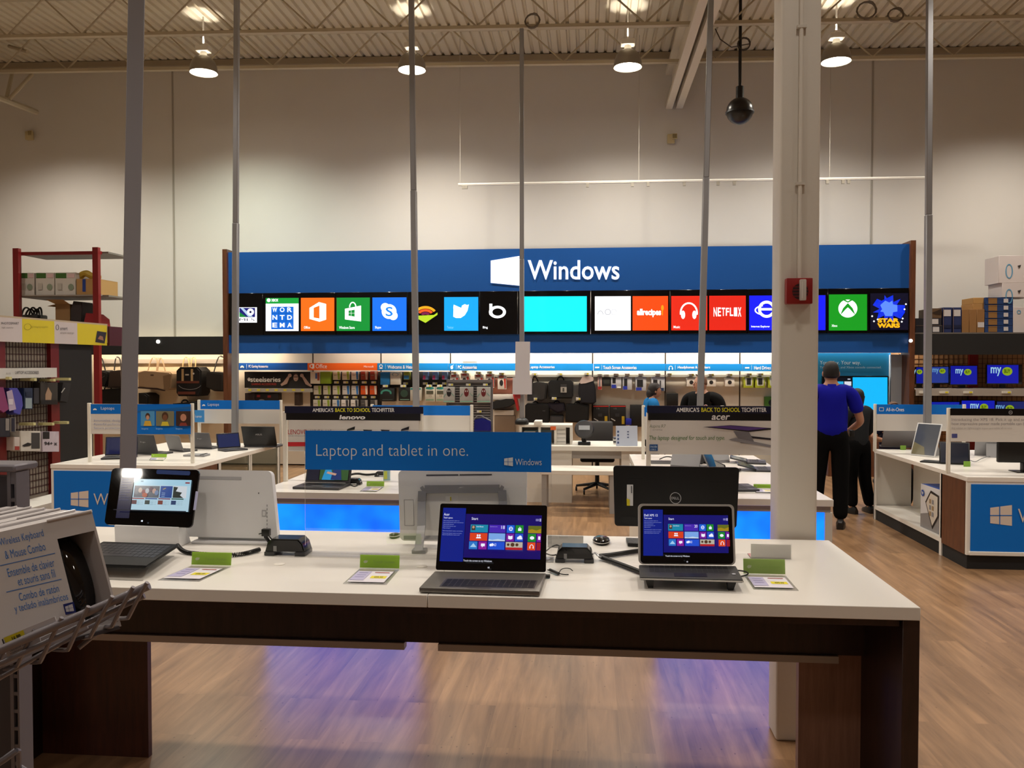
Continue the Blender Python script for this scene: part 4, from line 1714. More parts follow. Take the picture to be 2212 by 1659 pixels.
def frame_sign(label, Y, pl, pr, ytop, z0, panels, art, wpost=.03, group='post signs on the counters', right=True, pt=None):
    """posts at view columns pl, pr; panels = list of (x0, y0, x1, y1, material)"""
    xa, xb = P(pl, 950, Y=Y).x, P(pr, 950, Y=Y).x
    zt_ = P((pl + pr) / 2, ytop, Y=Y).z
    t_ = thing('counter_sign', label, 'sign', ((xa + xb) / 2, Y, z0), group)
    for a in (xa, xb):
        q = MB()
        q.bx(a - wpost / 2, a + wpost / 2, Y - .012, Y + .018, z0, zt_, POST, .003, 1)
        q.build('post', t_)
    q = MB()
    x0 = min(p[0] for p in panels)
    x1 = max(p[2] for p in panels)
    for k, (a, y0, e, y1, m) in enumerate(panels):
        pbox(q, a, y0, e, y1, Y - .016, .012, m)
    pn = q.build('panel', t_)
    for nm, fn in (art if isinstance(art, list) else [('lettering', art)]):
        q = MB()
        fn(PCv(q, Y - .016, .0012))
        if len(q.bm.faces):
            q.build(nm, pn)
        else:
            q.bm.free()
    return t_


NAVY = mat('#0a1030', .35)
BLK = mat('#0b0b0e', .3)
PAPER = mat('#d9d5cf', .5)
WT = mat('#f2f2f2', .5)
YEL = mat('#e4df2a', .5)


def btS(c, x, y0, y1, k=1.0):
    c.text("AMERICA'S", x, y1, x + 45 * k, y0, WT, .02)
    c.text('BACK TO SCHOOL', x + 49 * k, y1, x + 125 * k, y0, YEL, .02)
    c.text('TECHFITTER', x + 128 * k, y1, x + 177 * k, y0, WT, .02)


def art_len(c):
    btS(c, 675, 881.5, 890)
    c.text('lenovo', 733, 906, 789, 896.5, WT, .035, .12)


def art_len2(c):
    r_ = mat('#b3282e', .5)
    c.text('LENOVO', 622, 938, 664, 928, r_, .0)
    c.text('YOGA 11S', 670, 938, 716, 928, mat('#8a8f98', .5), .0)
    c.text('YOUR WINDOWS 8 ULTRABOOK', 622, 943, 690, 940.5, mat('#8a8f98', .5))
    c.rect(622, 955, 660, 964, mat('#c2242c', .5))


def art_len3(c):
    k_ = mat('#202024', .4)
    b_ = mat('#3f6fa0', .4)
    for x_, sh in ((750, 0), (784, 1), (822, 2), (867, 3)):
        if sh in (0, 3):
            c.poly([(x_, 927), (x_ + 17, 921), (x_ + 16, 928), (x_ - 1, 931)], k_)
            c.rect(x_ - 1, 931, x_ + 15, 936, b_)
        else:
            c.poly([(x_, 928), (x_ + 20, 929), (x_ + 18, 933), (x_ + 3, 933)], k_)
            c.rect(x_ + 2, 933, x_ + 20, 936, b_)


frame_sign('post sign with black top strip and red lettering on the left lit counter', 6.0, 616, 909.5, 890, ZC,
           [(623, 908, 905, 976, PAPER), (615, 878, 914, 893, NAVY), (618, 893, 908, 908, BLK)], [('top_lettering', art_len), ('red_lettering', art_len2), ('laptop_pictures', art_len3)])
frame_sign('post sign with plain blue and white panel at the rear of the left lit counter', 8.4, 804, 1019, 874, ZC,
           [(805, 876, 1015, 897, BLUEP), (805, 897, 1015, 939, PAPER)], lambda c: None)


def art_acer(c):
    btS(c, 1461, 880.5, 890, 1.1)


def art_acer0(c):
    c.text('acer', 1537, 907, 1577, 897, WT, .02, .2)


def art_acer2(c):
    g_ = mat('#4e7a3a', .5)
    c.text('Aspire R7', 1403, 926, 1438, 917, mat('#7a8a70', .5), -.01, .1)
    c.text('with Touch Design', 1409, 930, 1431, 927.5, mat('#6a6a6a', .5))
    c.text('The laptop designed for touch and type.', 1402.5, 953, 1566, 941, g_, .0, .22)


def art_acer4(c):
    c.rect(1403, 960, 1421, 974, mat('#1c4f8c', .5))
    c.text('inside', 1405, 967, 1419, 962, mat('#c8dcf0', .5))
    c.text('CORE i5', 1405, 972.5, 1417, 969.5, mat('#c8dcf0', .5))


def art_acer3(c):
    k_ = mat('#25222a', .4)
    c.poly([(1519, 922.5), (1578, 918.5), (1668, 925), (1668, 928), (1620, 933), (1600, 931)], k_)
    c.poly([(1530, 922), (1578, 919.5), (1660, 925), (1616, 930)], mat('#5a3f86', .4))
    c.poly([(1584, 931), (1618, 933), (1632, 960), (1600, 957)], mat('#77757a', .4))
    c.poly([(1574, 949), (1590, 946), (1668, 962), (1668, 967), (1580, 952)], mat('#8a888c', .4))
    c.poly([(1622, 942), (1668, 947), (1668, 951), (1626, 947)], k_)


frame_sign('post sign with black top strip and green lettering on the right lit counter', 5.7, 1401, 1712, 892, ZC,
           [(1405, 908, 1708, 982, PAPER), (1398, 877, 1712, 893, NAVY), (1400, 893, 1710, 908.5, BLK)], [('top_lettering', art_acer), ('logo', art_acer0), ('green_lettering', art_acer2), ('square_badge', art_acer4), ('laptop_picture', art_acer3)])
frame_sign('post sign mostly hidden behind the green-lettered one at the rear of the right lit counter', 7.7, 1389.5, 1560, 876, ZC,
           [(1392, 880, 1556, 900, BLUEP), (1392, 900, 1556, 950, PAPER)], lambda c: None)


# ------------------------------------------------------------------ islands with the blue front panels
ZI = .79


def island(label, x0, x1, y0, y1, side, art, yb):
    """side = +1: shelves open towards +x"""
    t_ = thing('display_island', label, 'counter', ((x0 + x1) / 2, y0 + .6, 0), 'islands with blue front panels')
    q = MB()
    q.bx(x0, x1, y0, y1, ZI - .04, ZI, WTOP, .002, 1)
    q.build('tabletop', t_)
    q = MB()
    q.bx(x0 + .005, x1 - .005, y0 + .005, y0 + .035, .12, ZI - .0405, WHITE)
    q.bx(x0 + .02, x1 - .02, y0 - .012, y0 + .004, .12, .155, WHITE, .004, 1)
    q.build('front_frame', t_)
    q = MB()
    q.bx(x0 + .035, x1 - .035, y0 - .002, y0 + .0045, .156, ZI - .062, BLUEP)
    q.build('blue_panel', t_)
    q = MB()
    c = PCv(q, y0 - .002, .002)
    art(c)
    q.build('lettering', t_)
    q = MB()
    q.bx(x0 + .012, x1 - .012, y0 + .012, y1 - .02, 0, .1195, BLACKM)
    q.build('plinth', t_)
    for s_, xs in ((-1, x0), (1, x1)):
        a, e = (xs, xs + .02) if s_ < 0 else (xs - .02, xs)
        q = MB()
        q.bx(a + .001, e - .001, y0 + .036, y0 + .50, .12, ZI - .0405, BROWN)
        q.build('side_panel', t_, 'walnut side panel')
        for yy in (y0 + .505, y1 - .05):
            q = MB()
            q.bx(a, e, yy, yy + .045, 0, ZI - .0405, WHITE)
            q.build('post', t_)
        q = MB()
        i_ = xs + .42 * -s_
        lo, hi = min(xs, i_), max(xs, i_)
        q.bx(lo, hi, y0 + .551, y1 - .051, .12, .16, WHITE)
        q.build('shelf', t_)
        q = MB()
        q.bx(min(i_, i_ + .02 * -s_), max(i_, i_ + .02 * -s_), y0 + .04, y1 - .03, .1605, ZI - .0405, WHITE2)
        q.build('inner_panel', t_)
        q = MB()
        q.bx(lo + .022 * (s_ > 0), hi - .022 * (s_ < 0), y0 + .505, y0 + .525, .1605, ZI - .0405, WHITE2)
        q.build('divider', t_)
        q = MB()
        q.bx(lo + .022 * (s_ > 0), hi - .022 * (s_ < 0), y1 - .028, y1 - .008, .0, ZI - .0405, WHITE2)
        q.build('end_panel', t_)
    return t_


LW = mat('#dccfc4', .5)


def artA(c):
    c.win(153, 1060, 191, 1096, LW, 1, BLUEP)
    c.text('Windows', 202, 1091, 322, 1066, LW, -.005)


def artB(c):
    c.win(2139, 1091, 2186, 1136, LW, 1, BLUEP)
    c.text('Windows', 2199, 1129, 2345, 1099, LW, -.005)


islA = island('island counter with blue front panel at the left, behind the tablet', -5.136, -3.70, 7.54, 9.75, 1, artA, 9.7)
islB = island('island counter with blue front panel at the right edge', 3.22, 4.70, 7.40, 9.72, -1, artB, 9.7)
# glass display doors on the aisle side of the left island
GRG = glass('greenish_glass', (.80, .86, .82, 1), .80)
for k, (a, e) in enumerate(((8.1, 8.85), (8.88, 9.69))):
    q = MB()
    q.bx(-3.715, -3.70, a, a + .02, .165, ZI - .042, WHITE)
    q.bx(-3.715, -3.70, e - .02, e, .165, ZI - .042, WHITE)
    q.bx(-3.712, -3.706, a + .02, e - .02, .165, ZI - .042, GRG)
    q.build('glass_door', islA)


def art_lap1(c):
    c.rect(196, 873, 412, 894, BLUEP)
    c.text('Laptops', 218, 887, 247, 878.5, WT, -.005)
    c.arc(205, 886, 4, 4, 3, WT, 0, 180)
    m_ = mat('#7a86b4', .5)
    for k, s_ in enumerate(('Innovative design.', 'Powerful performance.', 'Secure protection.')):
        c.text(s_, 203, 912 + k * 8, 203 + (62, 70, 60)[k], 906 + k * 8, m_, -.01)
    c.poly([(290, 938), (290, 876), (412, 876), (412, 938)], BLUEP)
    c.poly([(290, 888), (412, 878), (412, 884), (290, 892)], mat('#0a62ac', .5))
    for k, (x0, x1, bg, sk, cl) in enumerate(((304, 334, '#4f9ad0', '#c89a80', '#d8b040'), (337, 376, '#7c7c62', '#7a5038', '#d8c83c'), (380, 412, '#3a2420', '#c08870', '#8a3a30'))):
        c.rect(x0, 888, x1, 920, mat(bg, .5))
        xm = (x0 + x1) / 2
        c.circ(xm, 899, 5 + k * 2, 7 + k * 2, mat('#4a3020', .5))
        c.circ(xm, 902, 3.5 + k * 1.5, 5 + k * 1.5, mat(sk, .5))
        c.poly([(xm - 9, 920), (xm - 6, 909 + k * 2), (xm + 6, 909 + k * 2), (xm + 9, 920)], mat(cl, .5))
    for x0 in (306, 337, 380):
        c.text('Inspire', x0, 929, x0 + 14, 924, mat('#9cc8ec', .5))


frame_sign('post sign with three photographs of people on the left island', 7.75, 193.5, 415.5, 871, ZI, [(196, 873, 412, 938, PAPER)], art_lap1)


def art_lap2(c):
    c.text('Laptops', 449, 878.5, 473, 870.5, WT, -.005)
    c.arc(440, 877, 3.5, 3.5, 2.6, WT, 0, 180)


frame_sign('post sign with plain blue and white panel at the rear of the left island', 9.55, 430.5, 607, 864, ZI,
           [(433, 865, 604, 884, BLUEP), (433, 884, 604, 915, PAPER)], art_lap2)
q = MB()
pbox(q, 420.5, 886, 441, 912, 9.40, .006, mat('#3c8ed4', .45))
c = PCv(q, 9.40, .001)
c.text('Laptops', 422, 903, 436, 897, WT)
a = P(430, 912, Y=9.41)
q.bx(a.x - .01, a.x + .01, 9.4065, 9.42, ZI, a.z + .02, POST)
q.build('flag_sign', None, 'small square blue flag sign between the two post signs of the left island', 'sign', origin=(a.x, 9.41, ZI))


def art_aio(c):
    c.text('All-in-Ones', 1914, 888.5, 1953, 880.5, WT, .005)
    for e in ((1899, 880, 1909, 881), (1899, 887, 1909, 888), (1899, 880, 1900, 888), (1908, 880, 1909, 888)):
        c.rect(*e, WT, False)


frame_sign('post sign with blue top strip and blank white panel on the right island', 9.45, 1890, 2082, 873, ZI,
           [(1894, 874, 2078, 895, BLUEP), (1894, 895, 2078, 931, PAPER)], art_aio)


def art_xps(c):
    m_ = mat('#8e8a90', .5)
    c.text('Introducing the XPS 18. Pick it up and see', 2056, 911, 2218, 903, m_, -.01)
    c.text('how impressive power made portable can be', 2056, 920, 2218, 912, m_, -.01)
    c.text('Big tablet or lightweight super-portable all-in-one', 2056, 928, 2186, 922.5, mat('#b0aaa8', .5), -.01)


def art_xps3(c):
    c.rect(2056, 937, 2068, 946, mat('#4a4f8c', .5))


def art_xps2(c):
    c.arc(2183, 891, 4.2, 4.2, .8, mat('#b0b0b4', .4), 0, 360, 20)
    c.text('DELL', 2180, 892.5, 2186, 889.5, mat('#b0b0b4', .4))


frame_sign('post sign with black top strip and grey lettering at the front of the right island', 7.62, 2049, 2330, 882, ZI,
           [(2053, 898, 2326, 955, PAPER), (2053, 883, 2326, 898, BLK)], [('lettering', art_xps), ('round_mark', art_xps2), ('square_badge', art_xps3)])


# ------------------------------------------------------------------ goods on the counters
def counter_laptop(px, py, z, wd, rot, label, lid='#2a2a2e', scr=None, tilt=18, dp=.66, base='#3a3a3e', hh=.64, art=None, badge=None, off=(0, 0), group='laptops on the counters'):
    """rot = 0: the screen faces the viewer's side; 180: its back does"""
    o = P(px, py, Z=z)
    t_ = thing('laptop', label, 'laptop', (o.x, o.y, z), group)
    M_ = Matrix.Translation(o) @ Matrix.Rotation(R(rot), 4, 'Z')
    d = wd * dp
    q = MB(M_)
    q.bx(-wd / 2, wd / 2, -d / 2, d / 2, 0, .018, mat(base, .4), .003, 1)
    bs = q.build('base', t_)
    q = MB(M_)
    c = Cv(q, (-wd / 2, d / 2, .018), (wd / 2, d / 2, .018), (-wd / 2, -d / 2, .018), .0015)
    keyboard(c, .1, .12, .9, .62, mat('#101012', .5), 4, 8)
    c.rect(.36, .68, .64, .94, mat('#55555a', .5))
    q.build('keyboard', bs)
    M2 = M_ @ Matrix.Translation((0, d / 2 - .004, .018)) @ Matrix.Rotation(R(-tilt), 4, 'X')
    q = MB(M2)
    q.bx(-wd / 2, wd / 2, -.004, .006, .002, wd * hh, mat(lid, .35), .003, 1)
    ld = q.build('screen_lid', t_)
    q = MB(M2)
    c = Cv(q, (-wd / 2 + .012, -.004, wd * hh - .012), (wd / 2 - .012, -.004, wd * hh - .012), (-wd / 2 + .012, -.004, .016), .0012)
    c.rect(0, 0, 1, 1, scr or BLACKG)
    if art:
        art(c)
    q.build('display', ld)
    if badge:
        q = MB(M2)
        c = Cv(q, (wd / 2, .006, wd * hh), (-wd / 2, .006, wd * hh), (wd / 2, .006, 0), .0012)
        c.text(badge, .40, .36, .60, .44, mat('#b8b8bc', .4))
        q.build('badge', ld)
    return t_


def photo(c):
    c.rect(0, 0, .28, 1, glow('#141830', .6))
    c.rect(.30, .02, .98, .98, glow('#3c6a34', .6))
    c.poly([(.36, .98), (.42, .6), (.55, .52), (.66, .98)], glow('#2aa0d8', .8))
    c.circ(.53, .32, .09, .17, glow('#5a3c28', .7))
    c.circ(.54, .37, .07, .14, glow('#d8a890', .8))
    c.circ(.72, .34, .08, .16, glow('#8a6a48', .7))
    c.circ(.71, .38, .065, .13, glow('#e0b8a0', .8))
    c.poly([(.58, .98), (.62, .58), (.80, .56), (.84, .98)], glow('#1a3a7a', .7))
    c.line(.48, .7, .70, .78, .08, glow('#d8a890', .8))


counter_laptop(695, 1053, ZC, .34, -4, 'open laptop showing a photograph of two people, on the left lit counter', scr=BLACKG, art=photo, tilt=20)
alarm(762, 1048, 32, 'small black security box behind the photograph laptop on the left lit counter', ZC)
holder(((777, 1061), (812, 1062), (829, 1052), (792, 1051)), ((792, 1040), (829, 1040)), 'green price holder beside the photograph laptop on the left lit counter', '#b8ee48', ZC)
alarm(822, 1030, 26, 'black security box far back on the left lit counter, near the loop-stand computer', ZC)
o = P(835, 1038, Z=ZC)
q = MB()
q.bx(o.x - .025, o.x + .025, o.y, o.y + .02, ZC, ZC + .09, mat('#9fc0cc', .3))
q.bx(o.x - .02, o.x + .005, o.y - .002, o.y, ZC + .01, ZC + .07, mat('#c8d050', .4))
q.build('clear_tag', None, 'pale tag stand with yellow stripe on the left lit counter', 'tag')
q = MB()
q.tube([tp(748, 1028, .02, ZC), tp(770, 1022, .03, ZC), tp(790, 1026, .01, ZC), tp(812, 1024, .02, ZC)], .009, CORD, 6, 2)
q.tube([tp(742, 1052, .004, ZC), tp(755, 1046, .004, ZC), tp(766, 1052, .004, ZC), tp(775, 1046, .004, ZC)], .004, CORD, 6, 2)
q.build('alarm_cable', None, 'black cords lying behind the photograph laptop', 'cable')
# right lit counter
counter_laptop(1488, 1010, ZC, .26, 150, 'grey laptop folded like a tent, above the black computer on the right lit counter', '#8c8c90', None, -25, .7, '#6a6a6e')
counter_laptop(1568, 1020, ZC, .30, 72, 'grey laptop seen from its side on the right lit counter', '#6f6f73', None, 25)
counter_laptop(1600, 1056, ZC, .28, 95, 'dark laptop at the front of the right lit counter beside the column', '#18181a', glow('#2c3c6e', .6), 20)
counter_laptop(1634, 1000, ZC, .24, 80, 'flat dark laptop farther back on the right lit counter', '#1c1c1e', None, 78)
holder(((1632, 1064), (1672, 1065), (1672, 1056), (1628, 1055)), ((1628, 1046), (1672, 1047)), 'green price holder on the right lit counter beside the column', '#b8ee48', ZC)
o = P(1436, 1001, Z=ZC)
q = MB()
q.bx(o.x - .14, o.x + .14, o.y - .05, o.y + .05, ZC, ZC + .02, mat('#6a6a6c', .5), .003)
c = Cv(q, (o.x - .14, o.y + .05, ZC + .02), (o.x + .14, o.y + .05, ZC + .02), (o.x - .14, o.y - .05, ZC + .02), .001)
keyboard(c, .03, .08, .97, .92, mat('#2c2c30', .5), 4, 14)
q.build('keyboard', None, 'grey keyboard above the left corner of the black computer', 'keyboard')
q = MB()
q.tube([tp(1425, 992, .01, ZC), tp(1440, 985, .03, ZC), tp(1460, 990, .01, ZC), tp(1485, 1000, .01, ZC), tp(1500, 994, .02, ZC)], .005, CORD, 6, 3)
q.build('alarm_cable', None, 'black cord lying among the grey laptops of the right lit counter', 'cable')
counter_laptop(1652, 1016, ZC, .24, 84, 'second flat dark laptop at the right edge of the right lit counter, near the column', '#141416', None, 76)
counter_laptop(1540, 998, ZC, .24, 205, 'silver laptop standing like a tent between grey laptops, rear of the right lit counter', '#a9a9ad', None, -20, .7, '#8a8a8e')
o = P(1512, 1003, Z=ZC)
q = MB()
q.prism([(o.x - .10, o.y, ZC), (o.x + .02, o.y, ZC), (o.x + .10, o.y, ZC + .12), (o.x + .04, o.y, ZC + .14)], (0, .16, 0), mat('#2c2c30', .4), .004)
q.build('laptop_stand', None, 'dark slanted display stand between the tent-shaped laptops on the right lit counter', 'stand')
# left island
counter_laptop(258, 990, ZI, .31, 20, 'open laptop with dark blue screen at the front of the left island', '#1a1c2c', glow('#121a48', .7), 16)
counter_laptop(332, 980, ZI, .33, 165, 'dark laptop turned away in the middle of the left island', '#3c3c40', badge='hp')
counter_laptop(396, 974, ZI, .27, 150, 'grey laptop turned sideways at the right post of the left island', '#6c6c70')
holder(((322, 994), (352, 995), (358, 989), (328, 988)), ((328, 981), (358, 981)), 'green price holder on the left island beside the grey post', '#b8ee48', ZI)
counter_laptop(447, 968, ZI, .28, 168, 'grey laptop turned away near the left end of the left island rear', '#5f5f63', badge='hp')
counter_laptop(503, 973, ZI, .27, 50, 'open laptop with bluish screen seen from its side on the left island', '#20222e', glow('#26305c', .7), 14)
counter_laptop(573, 964, ZI, .40, 178, 'big black laptop lid turned away at the rear of the left island', '#0d0d0f', badge='ASUS', hh=.6)
o = P(473, 962, Z=ZI)
q = MB()
q.bx(o.x - .03, o.x + .03, o.y, o.y + .05, ZI, ZI + .10, BLACK, .004)
q.build('power_block', None, 'black upright block between two laptops on the left island', 'block')
o = P(534, 958, Z=ZI)
q = MB()
q.bx(o.x - .04, o.x + .04, o.y, o.y + .004, ZI, ZI + .055, mat('#7fbf2c', .5))
q.build('green_tag', None, 'small green tag before the big black lid on the left island', 'tag')
o = P(428, 985, Z=ZI)
q = MB()
q.bx(o.x - .13, o.x + .10, o.y - .07, o.y + .07, ZI, ZI + .02, mat('#8f8f92', .4), .004)
q.tube([tp(432, 983, .03, ZI), tp(450, 978, .02, ZI), tp(446, 984, .005, ZI)], .004, CORD, 5, 2)
q.build('closed_laptop', None, 'flat closed grey laptop at the front corner of the left island', 'laptop')
# right island
counter_laptop(1948, 966, ZI, .46, 170, 'big silver computer turned away under the blank post sign of the right island', '#85858a', None, 40, .3, '#6a6a6e', .62)


def tabl(px, py, z, wd, ht, rot, tilt, label, frame, scr, art=None):
    o = P(px, py, Z=z)
    t_ = thing('tablet', label, 'tablet', (o.x, o.y, z), 'tablets on the right island')
    M_ = Matrix.Translation(o) @ Matrix.Rotation(R(rot), 4, 'Z')
    M2 = M_ @ Matrix.Translation((0, 0, .006)) @ Matrix.Rotation(R(-tilt), 4, 'X')
    q = MB(M2)
    q.bx(-wd / 2, wd / 2, 0, .014, 0, ht, frame, .004, 2)
    q.build('body', t_)
    q = MB(M2)
    c = Cv(q, (-wd / 2 + .012, 0, ht - .012), (wd / 2 - .012, 0, ht - .012), (-wd / 2 + .012, 0, .012), .0012)
    c.rect(0, 0, 1, 1, scr)
    if art:
        art(c)
    q.build('display', t_)
    q = MB(M_)
    tp_ = ht * math.cos(R(tilt)) * .7
    q.hexa([(-.05, .09, 0), (.05, .09, 0), (.05, ht * .75, 0), (-.05, ht * .75, 0), (-.05, ht * math.sin(R(tilt)) * .7 + .018, tp_), (.05, ht * math.sin(R(tilt)) * .7 + .018, tp_), (.05, ht * math.sin(R(tilt)) * .7 + .026, tp_), (-.05, ht * math.sin(R(tilt)) * .7 + .026, tp_)], GREY)
    q.build('stand', t_)


tabl(1992, 986, ZI, .27, .36, -52, 22, 'white-framed tablet with grey screen leaning on the right island', mat('#cfd0d0', .4), glow('#56585e', .6), lambda c: c.poly([(0, 1), (0, .6), (.5, .75), (.6, 1)], glow('#8a7c58', .6)))  # beige corner is a reflection painted onto the screen as glow
tabl(2062, 1004, ZI, .26, .22, -20, 20, 'black tablet beside the front post of the right island', BLACK, glow('#161a2a', .6))
tabl(2140, 985, ZI, .30, .22, 160, 25, 'grey tablet turned away behind the black tablet of the right island', mat('#8f9094', .4), BLACKG)
mo = thing('monitor', 'black monitor at the right edge of the picture on the right island', 'monitor', tuple(P(2195, 1020, Z=ZI)))
o = P(2195, 1020, Z=ZI)
q = MB()
q.bx(o.x - .16, o.x + .36, o.y - .01, o.y + .03, ZI + .085, ZI + .375, BLACK, .012, 3)
q.build('screen_shell', mo)
q = MB()
q.bx(o.x + .06, o.x + .14, o.y + .0, o.y + .06, ZI + .008, ZI + .0845, BLACK, .004)
q.build('stand_neck', mo)
q = MB()
q.bx(o.x - .02, o.x + .22, o.y - .06, o.y + .1, ZI, ZI + .0085, BLACKG, .003)
q.build('stand_base', mo)
q = MB()
c = Cv(q, (o.x - .16, o.y - .01, ZI + .375), (o.x + .36, o.y - .01, ZI + .375), (o.x - .16, o.y - .01, ZI + .085), .001)
c.rect(.05, .03, .09, .06, mat('#9a9aa0', .4))
q.build('badge', mo)
o = P(2018, 999, Z=ZI)
q = MB(Matrix.Translation(o) @ Matrix.Rotation(R(-35), 4, 'Z'))
q.bx(-.11, .11, -.08, .08, 0, .014, BLACK, .003)
q.build('tablet_cover', None, 'flat black slab lying between the tablets of the right island', 'cover')
o = P(2022, 1012, Z=ZI)
for k, (px, py, lb) in enumerate(((2089, 1008, 'small green tag beside the black tablet of the right island'), (1951, 972, 'small green tag under the silver computer of the right island'))):
    o = P(px, py, Z=ZI)
    q = MB()
    q.bx(o.x - .03, o.x + .03, o.y, o.y + .004, ZI, ZI + .05, mat('#7fae3a', .5))
    q.build('green_tag', None, lb, 'tag')
q = MB()
q.tube([tp(2035, 980, .004, ZI), tp(2080, 985, .05, ZI), tp(2105, 1000, .004, ZI), tp(2120, 990, .03, ZI), tp(2140, 985, .01, ZI)], .004, mat('#777a80', .5), 5, 3)
q.build('alarm_cable', None, 'grey cords among the tablets of the right island', 'cable')
# boxed tablet in the open shelf of the right island
bx_ = thing('boxed_tablet', 'blue and white computer box standing in the open shelf of the right island', 'box', (3.40, 8.30, .16))
M_ = Matrix.Translation((3.40, 8.27, .161)) @ Matrix.Rotation(R(2), 4, 'Z')
q = MB(M_)
q.bx(-.14, .14, -.20, .20, 0, .42, mat('#1b4fa8', .45), .004, 1)
q.build('carton', bx_)
q = MB(M_)
c = Cv(q, (-.14, .20, .42), (-.14, -.20, .42), (-.14, .20, 0), .0015)
c.rect(0, 0, 1, 1, mat('#d9dade', .45))
c.poly([(0, 1), (0, .7), (1, .5), (1, 1)], mat('#8b8a8c', .45))
c.poly([(.27, .38), (.56, .08), (.99, .14), (.99, .62), (.66, .95)], mat('#1a1a1e', .4))
c.poly([(.33, .40), (.57, .14), (.93, .18), (.93, .60), (.66, .87)], mat('#d6cfc4', .4))
for k in range(3):
    for j in range(2):
        c.rect(.5 + j * .14, .28 + k * .14, .6 + j * .14, .38 + k * .14, mat(('#a08a68', '#8d8f96')[(k + j) % 2], .4), False)
c.circ(.13, .2, .09, .075, mat('#1b4fa8', .45))
c.text('hp', .08, .24, .18, .15, WT, .02, .2)
q.build('front_print', bx_)
q = MB(M_)
c = Cv(q, (.14, -.20, .42), (.14, -.20, 0), (-.14, -.20, .42), .0015)
c.text('ENVY Rove', .22, .72, .72, .52, WT, .02)
c.circ(.86, .60, .085, .13, WT)
c.text('hp', .82, .65, .90, .54, mat('#1b4fa8', .45), .02, .2)
q.build('side_print', bx_)
q = MB()
q.tube([(3.40, 8.18, .581), (3.40, 8.20, .62), (3.40, 8.30, .62), (3.40, 8.33, .581)], .008, mat('#dcdcdc', .4), 6, 2)
q.build('carry_handle', bx_)

# ------------------------------------------------------------------ service desk
sd = thing('service_desk', 'white service desk with cubby hutch in front of the lit back wall', 'desk', tuple(P(1250, 1085, Z=0)))
YD = 10.45
xa, xm, xb = P(1122, 1000, Y=YD).x, P(1235, 1000, Y=YD).x, P(1395, 1000, Y=YD).x
zd = P(1260, 964, Y=YD).z
WD = mat('#dcd8cf', .45)
q = MB()
q.bx(xa, xb, YD, YD + .75, zd - .06, zd, WD, .002, 1)
q.build('desktop', sd)
q = MB()
q.bx(xa + .03, xm, YD + .04, YD + .7, 0, zd - .0605, WD)
q.build('pedestal', sd)
q = MB()
q.bx(xb - .3, xb - .02, YD + .04, YD + .7, 0, zd - .0605, WD)
q.build('pedestal', sd)
q = MB()
q.bx(xm + .001, xb - .301, YD + .06, YD + .08, zd - .16, zd - .0605, mat('#a9a5a0', .5))
q.build('modesty_panel', sd)
zh = P(1180, 918, Y=YD + .2).z
hutch = MB()
x0, x1 = P(1122, 940, Y=YD + .2).x, P(1236, 940, Y=YD + .2).x
hutch.bx(x0, x1, YD + .2, YD + .6, zh - .03, zh, WD)
hutch.bx(x0, x1, YD + .58, YD + .6, zd, zh - .03, WD)
for a in (x0, x0 + (x1 - x0) * .36, x0 + (x1 - x0) * .66, x1 - .03):
    hutch.bx(a, a + .03, YD + .2, YD + .58, zd, zh - .03, WD)
hutch.build('hutch', sd)
hx = lambda u: x0 + (x1 - x0) * u
for k, (u0, u1, z0_, z1_, col, lb, nm) in enumerate(((.70, .88, .0, .22, '#e4e2dc', 'stack of white forms in the right cubby of the service desk', 'form_stack'),
                                                (.41, .52, .0, .12, '#3d6ea8', 'blue booklet in the middle cubby of the service desk', 'booklet'), (.08, .30, .0, .16, '#c8c4bc', 'pale folder in the left cubby of the service desk', 'folder'))):
    q = MB()
    q.bx(hx(u0), hx(u1), YD + .24, YD + .5, zd + .0005, zd + z1_, mat(col, .6))
    if k == 0:
        for j in range(4):
            q.bx(hx(u0) + .005, hx(u1) - .005, YD + .238, YD + .24, zd + .03 + j * .05, zd + .034 + j * .05, mat('#77777a', .5))
    q.build(nm, None, lb, 'paper')
q = MB()
q.bx(hx(.28), hx(.42), YD + .15, YD + .45, zh + .0005, zh + .05, WD, .004)
q.build('tissue_box', None, 'white flat box on top of the service desk hutch', 'box')
q = MB()
c = PCv(q, YD + .198, .002)
c.rect(1189, 921, 1201, 929, mat('#e06a34', .5))
q.build('orange_label', sd, 'orange square label')
# lower bench in front of the desk
bt = thing('low_table', 'low white bench table with grey legs before the service desk', 'table', tuple(P(1248, 1105, Z=0)))
YL = 9.75
x0, x1 = P(1168, 1040, Y=YL).x, P(1330, 1040, Y=YL).x
zl_ = P(1248, 1017, Y=YL).z
q = MB()
q.bx(x0, x1, YL, YL + .5, zl_ - .05, zl_, WD, .003, 1)
q.build('tabletop', bt)
GREYL = mat('#9a9794', .45)
for a in (x0 + .01, x1 - .07):
    for b_ in (YL + .01, YL + .44):
        q = MB()
        q.bx(a, a + .06, b_, b_ + .05, 0, zl_ - .0505, GREYL)
        q.build('leg', bt)
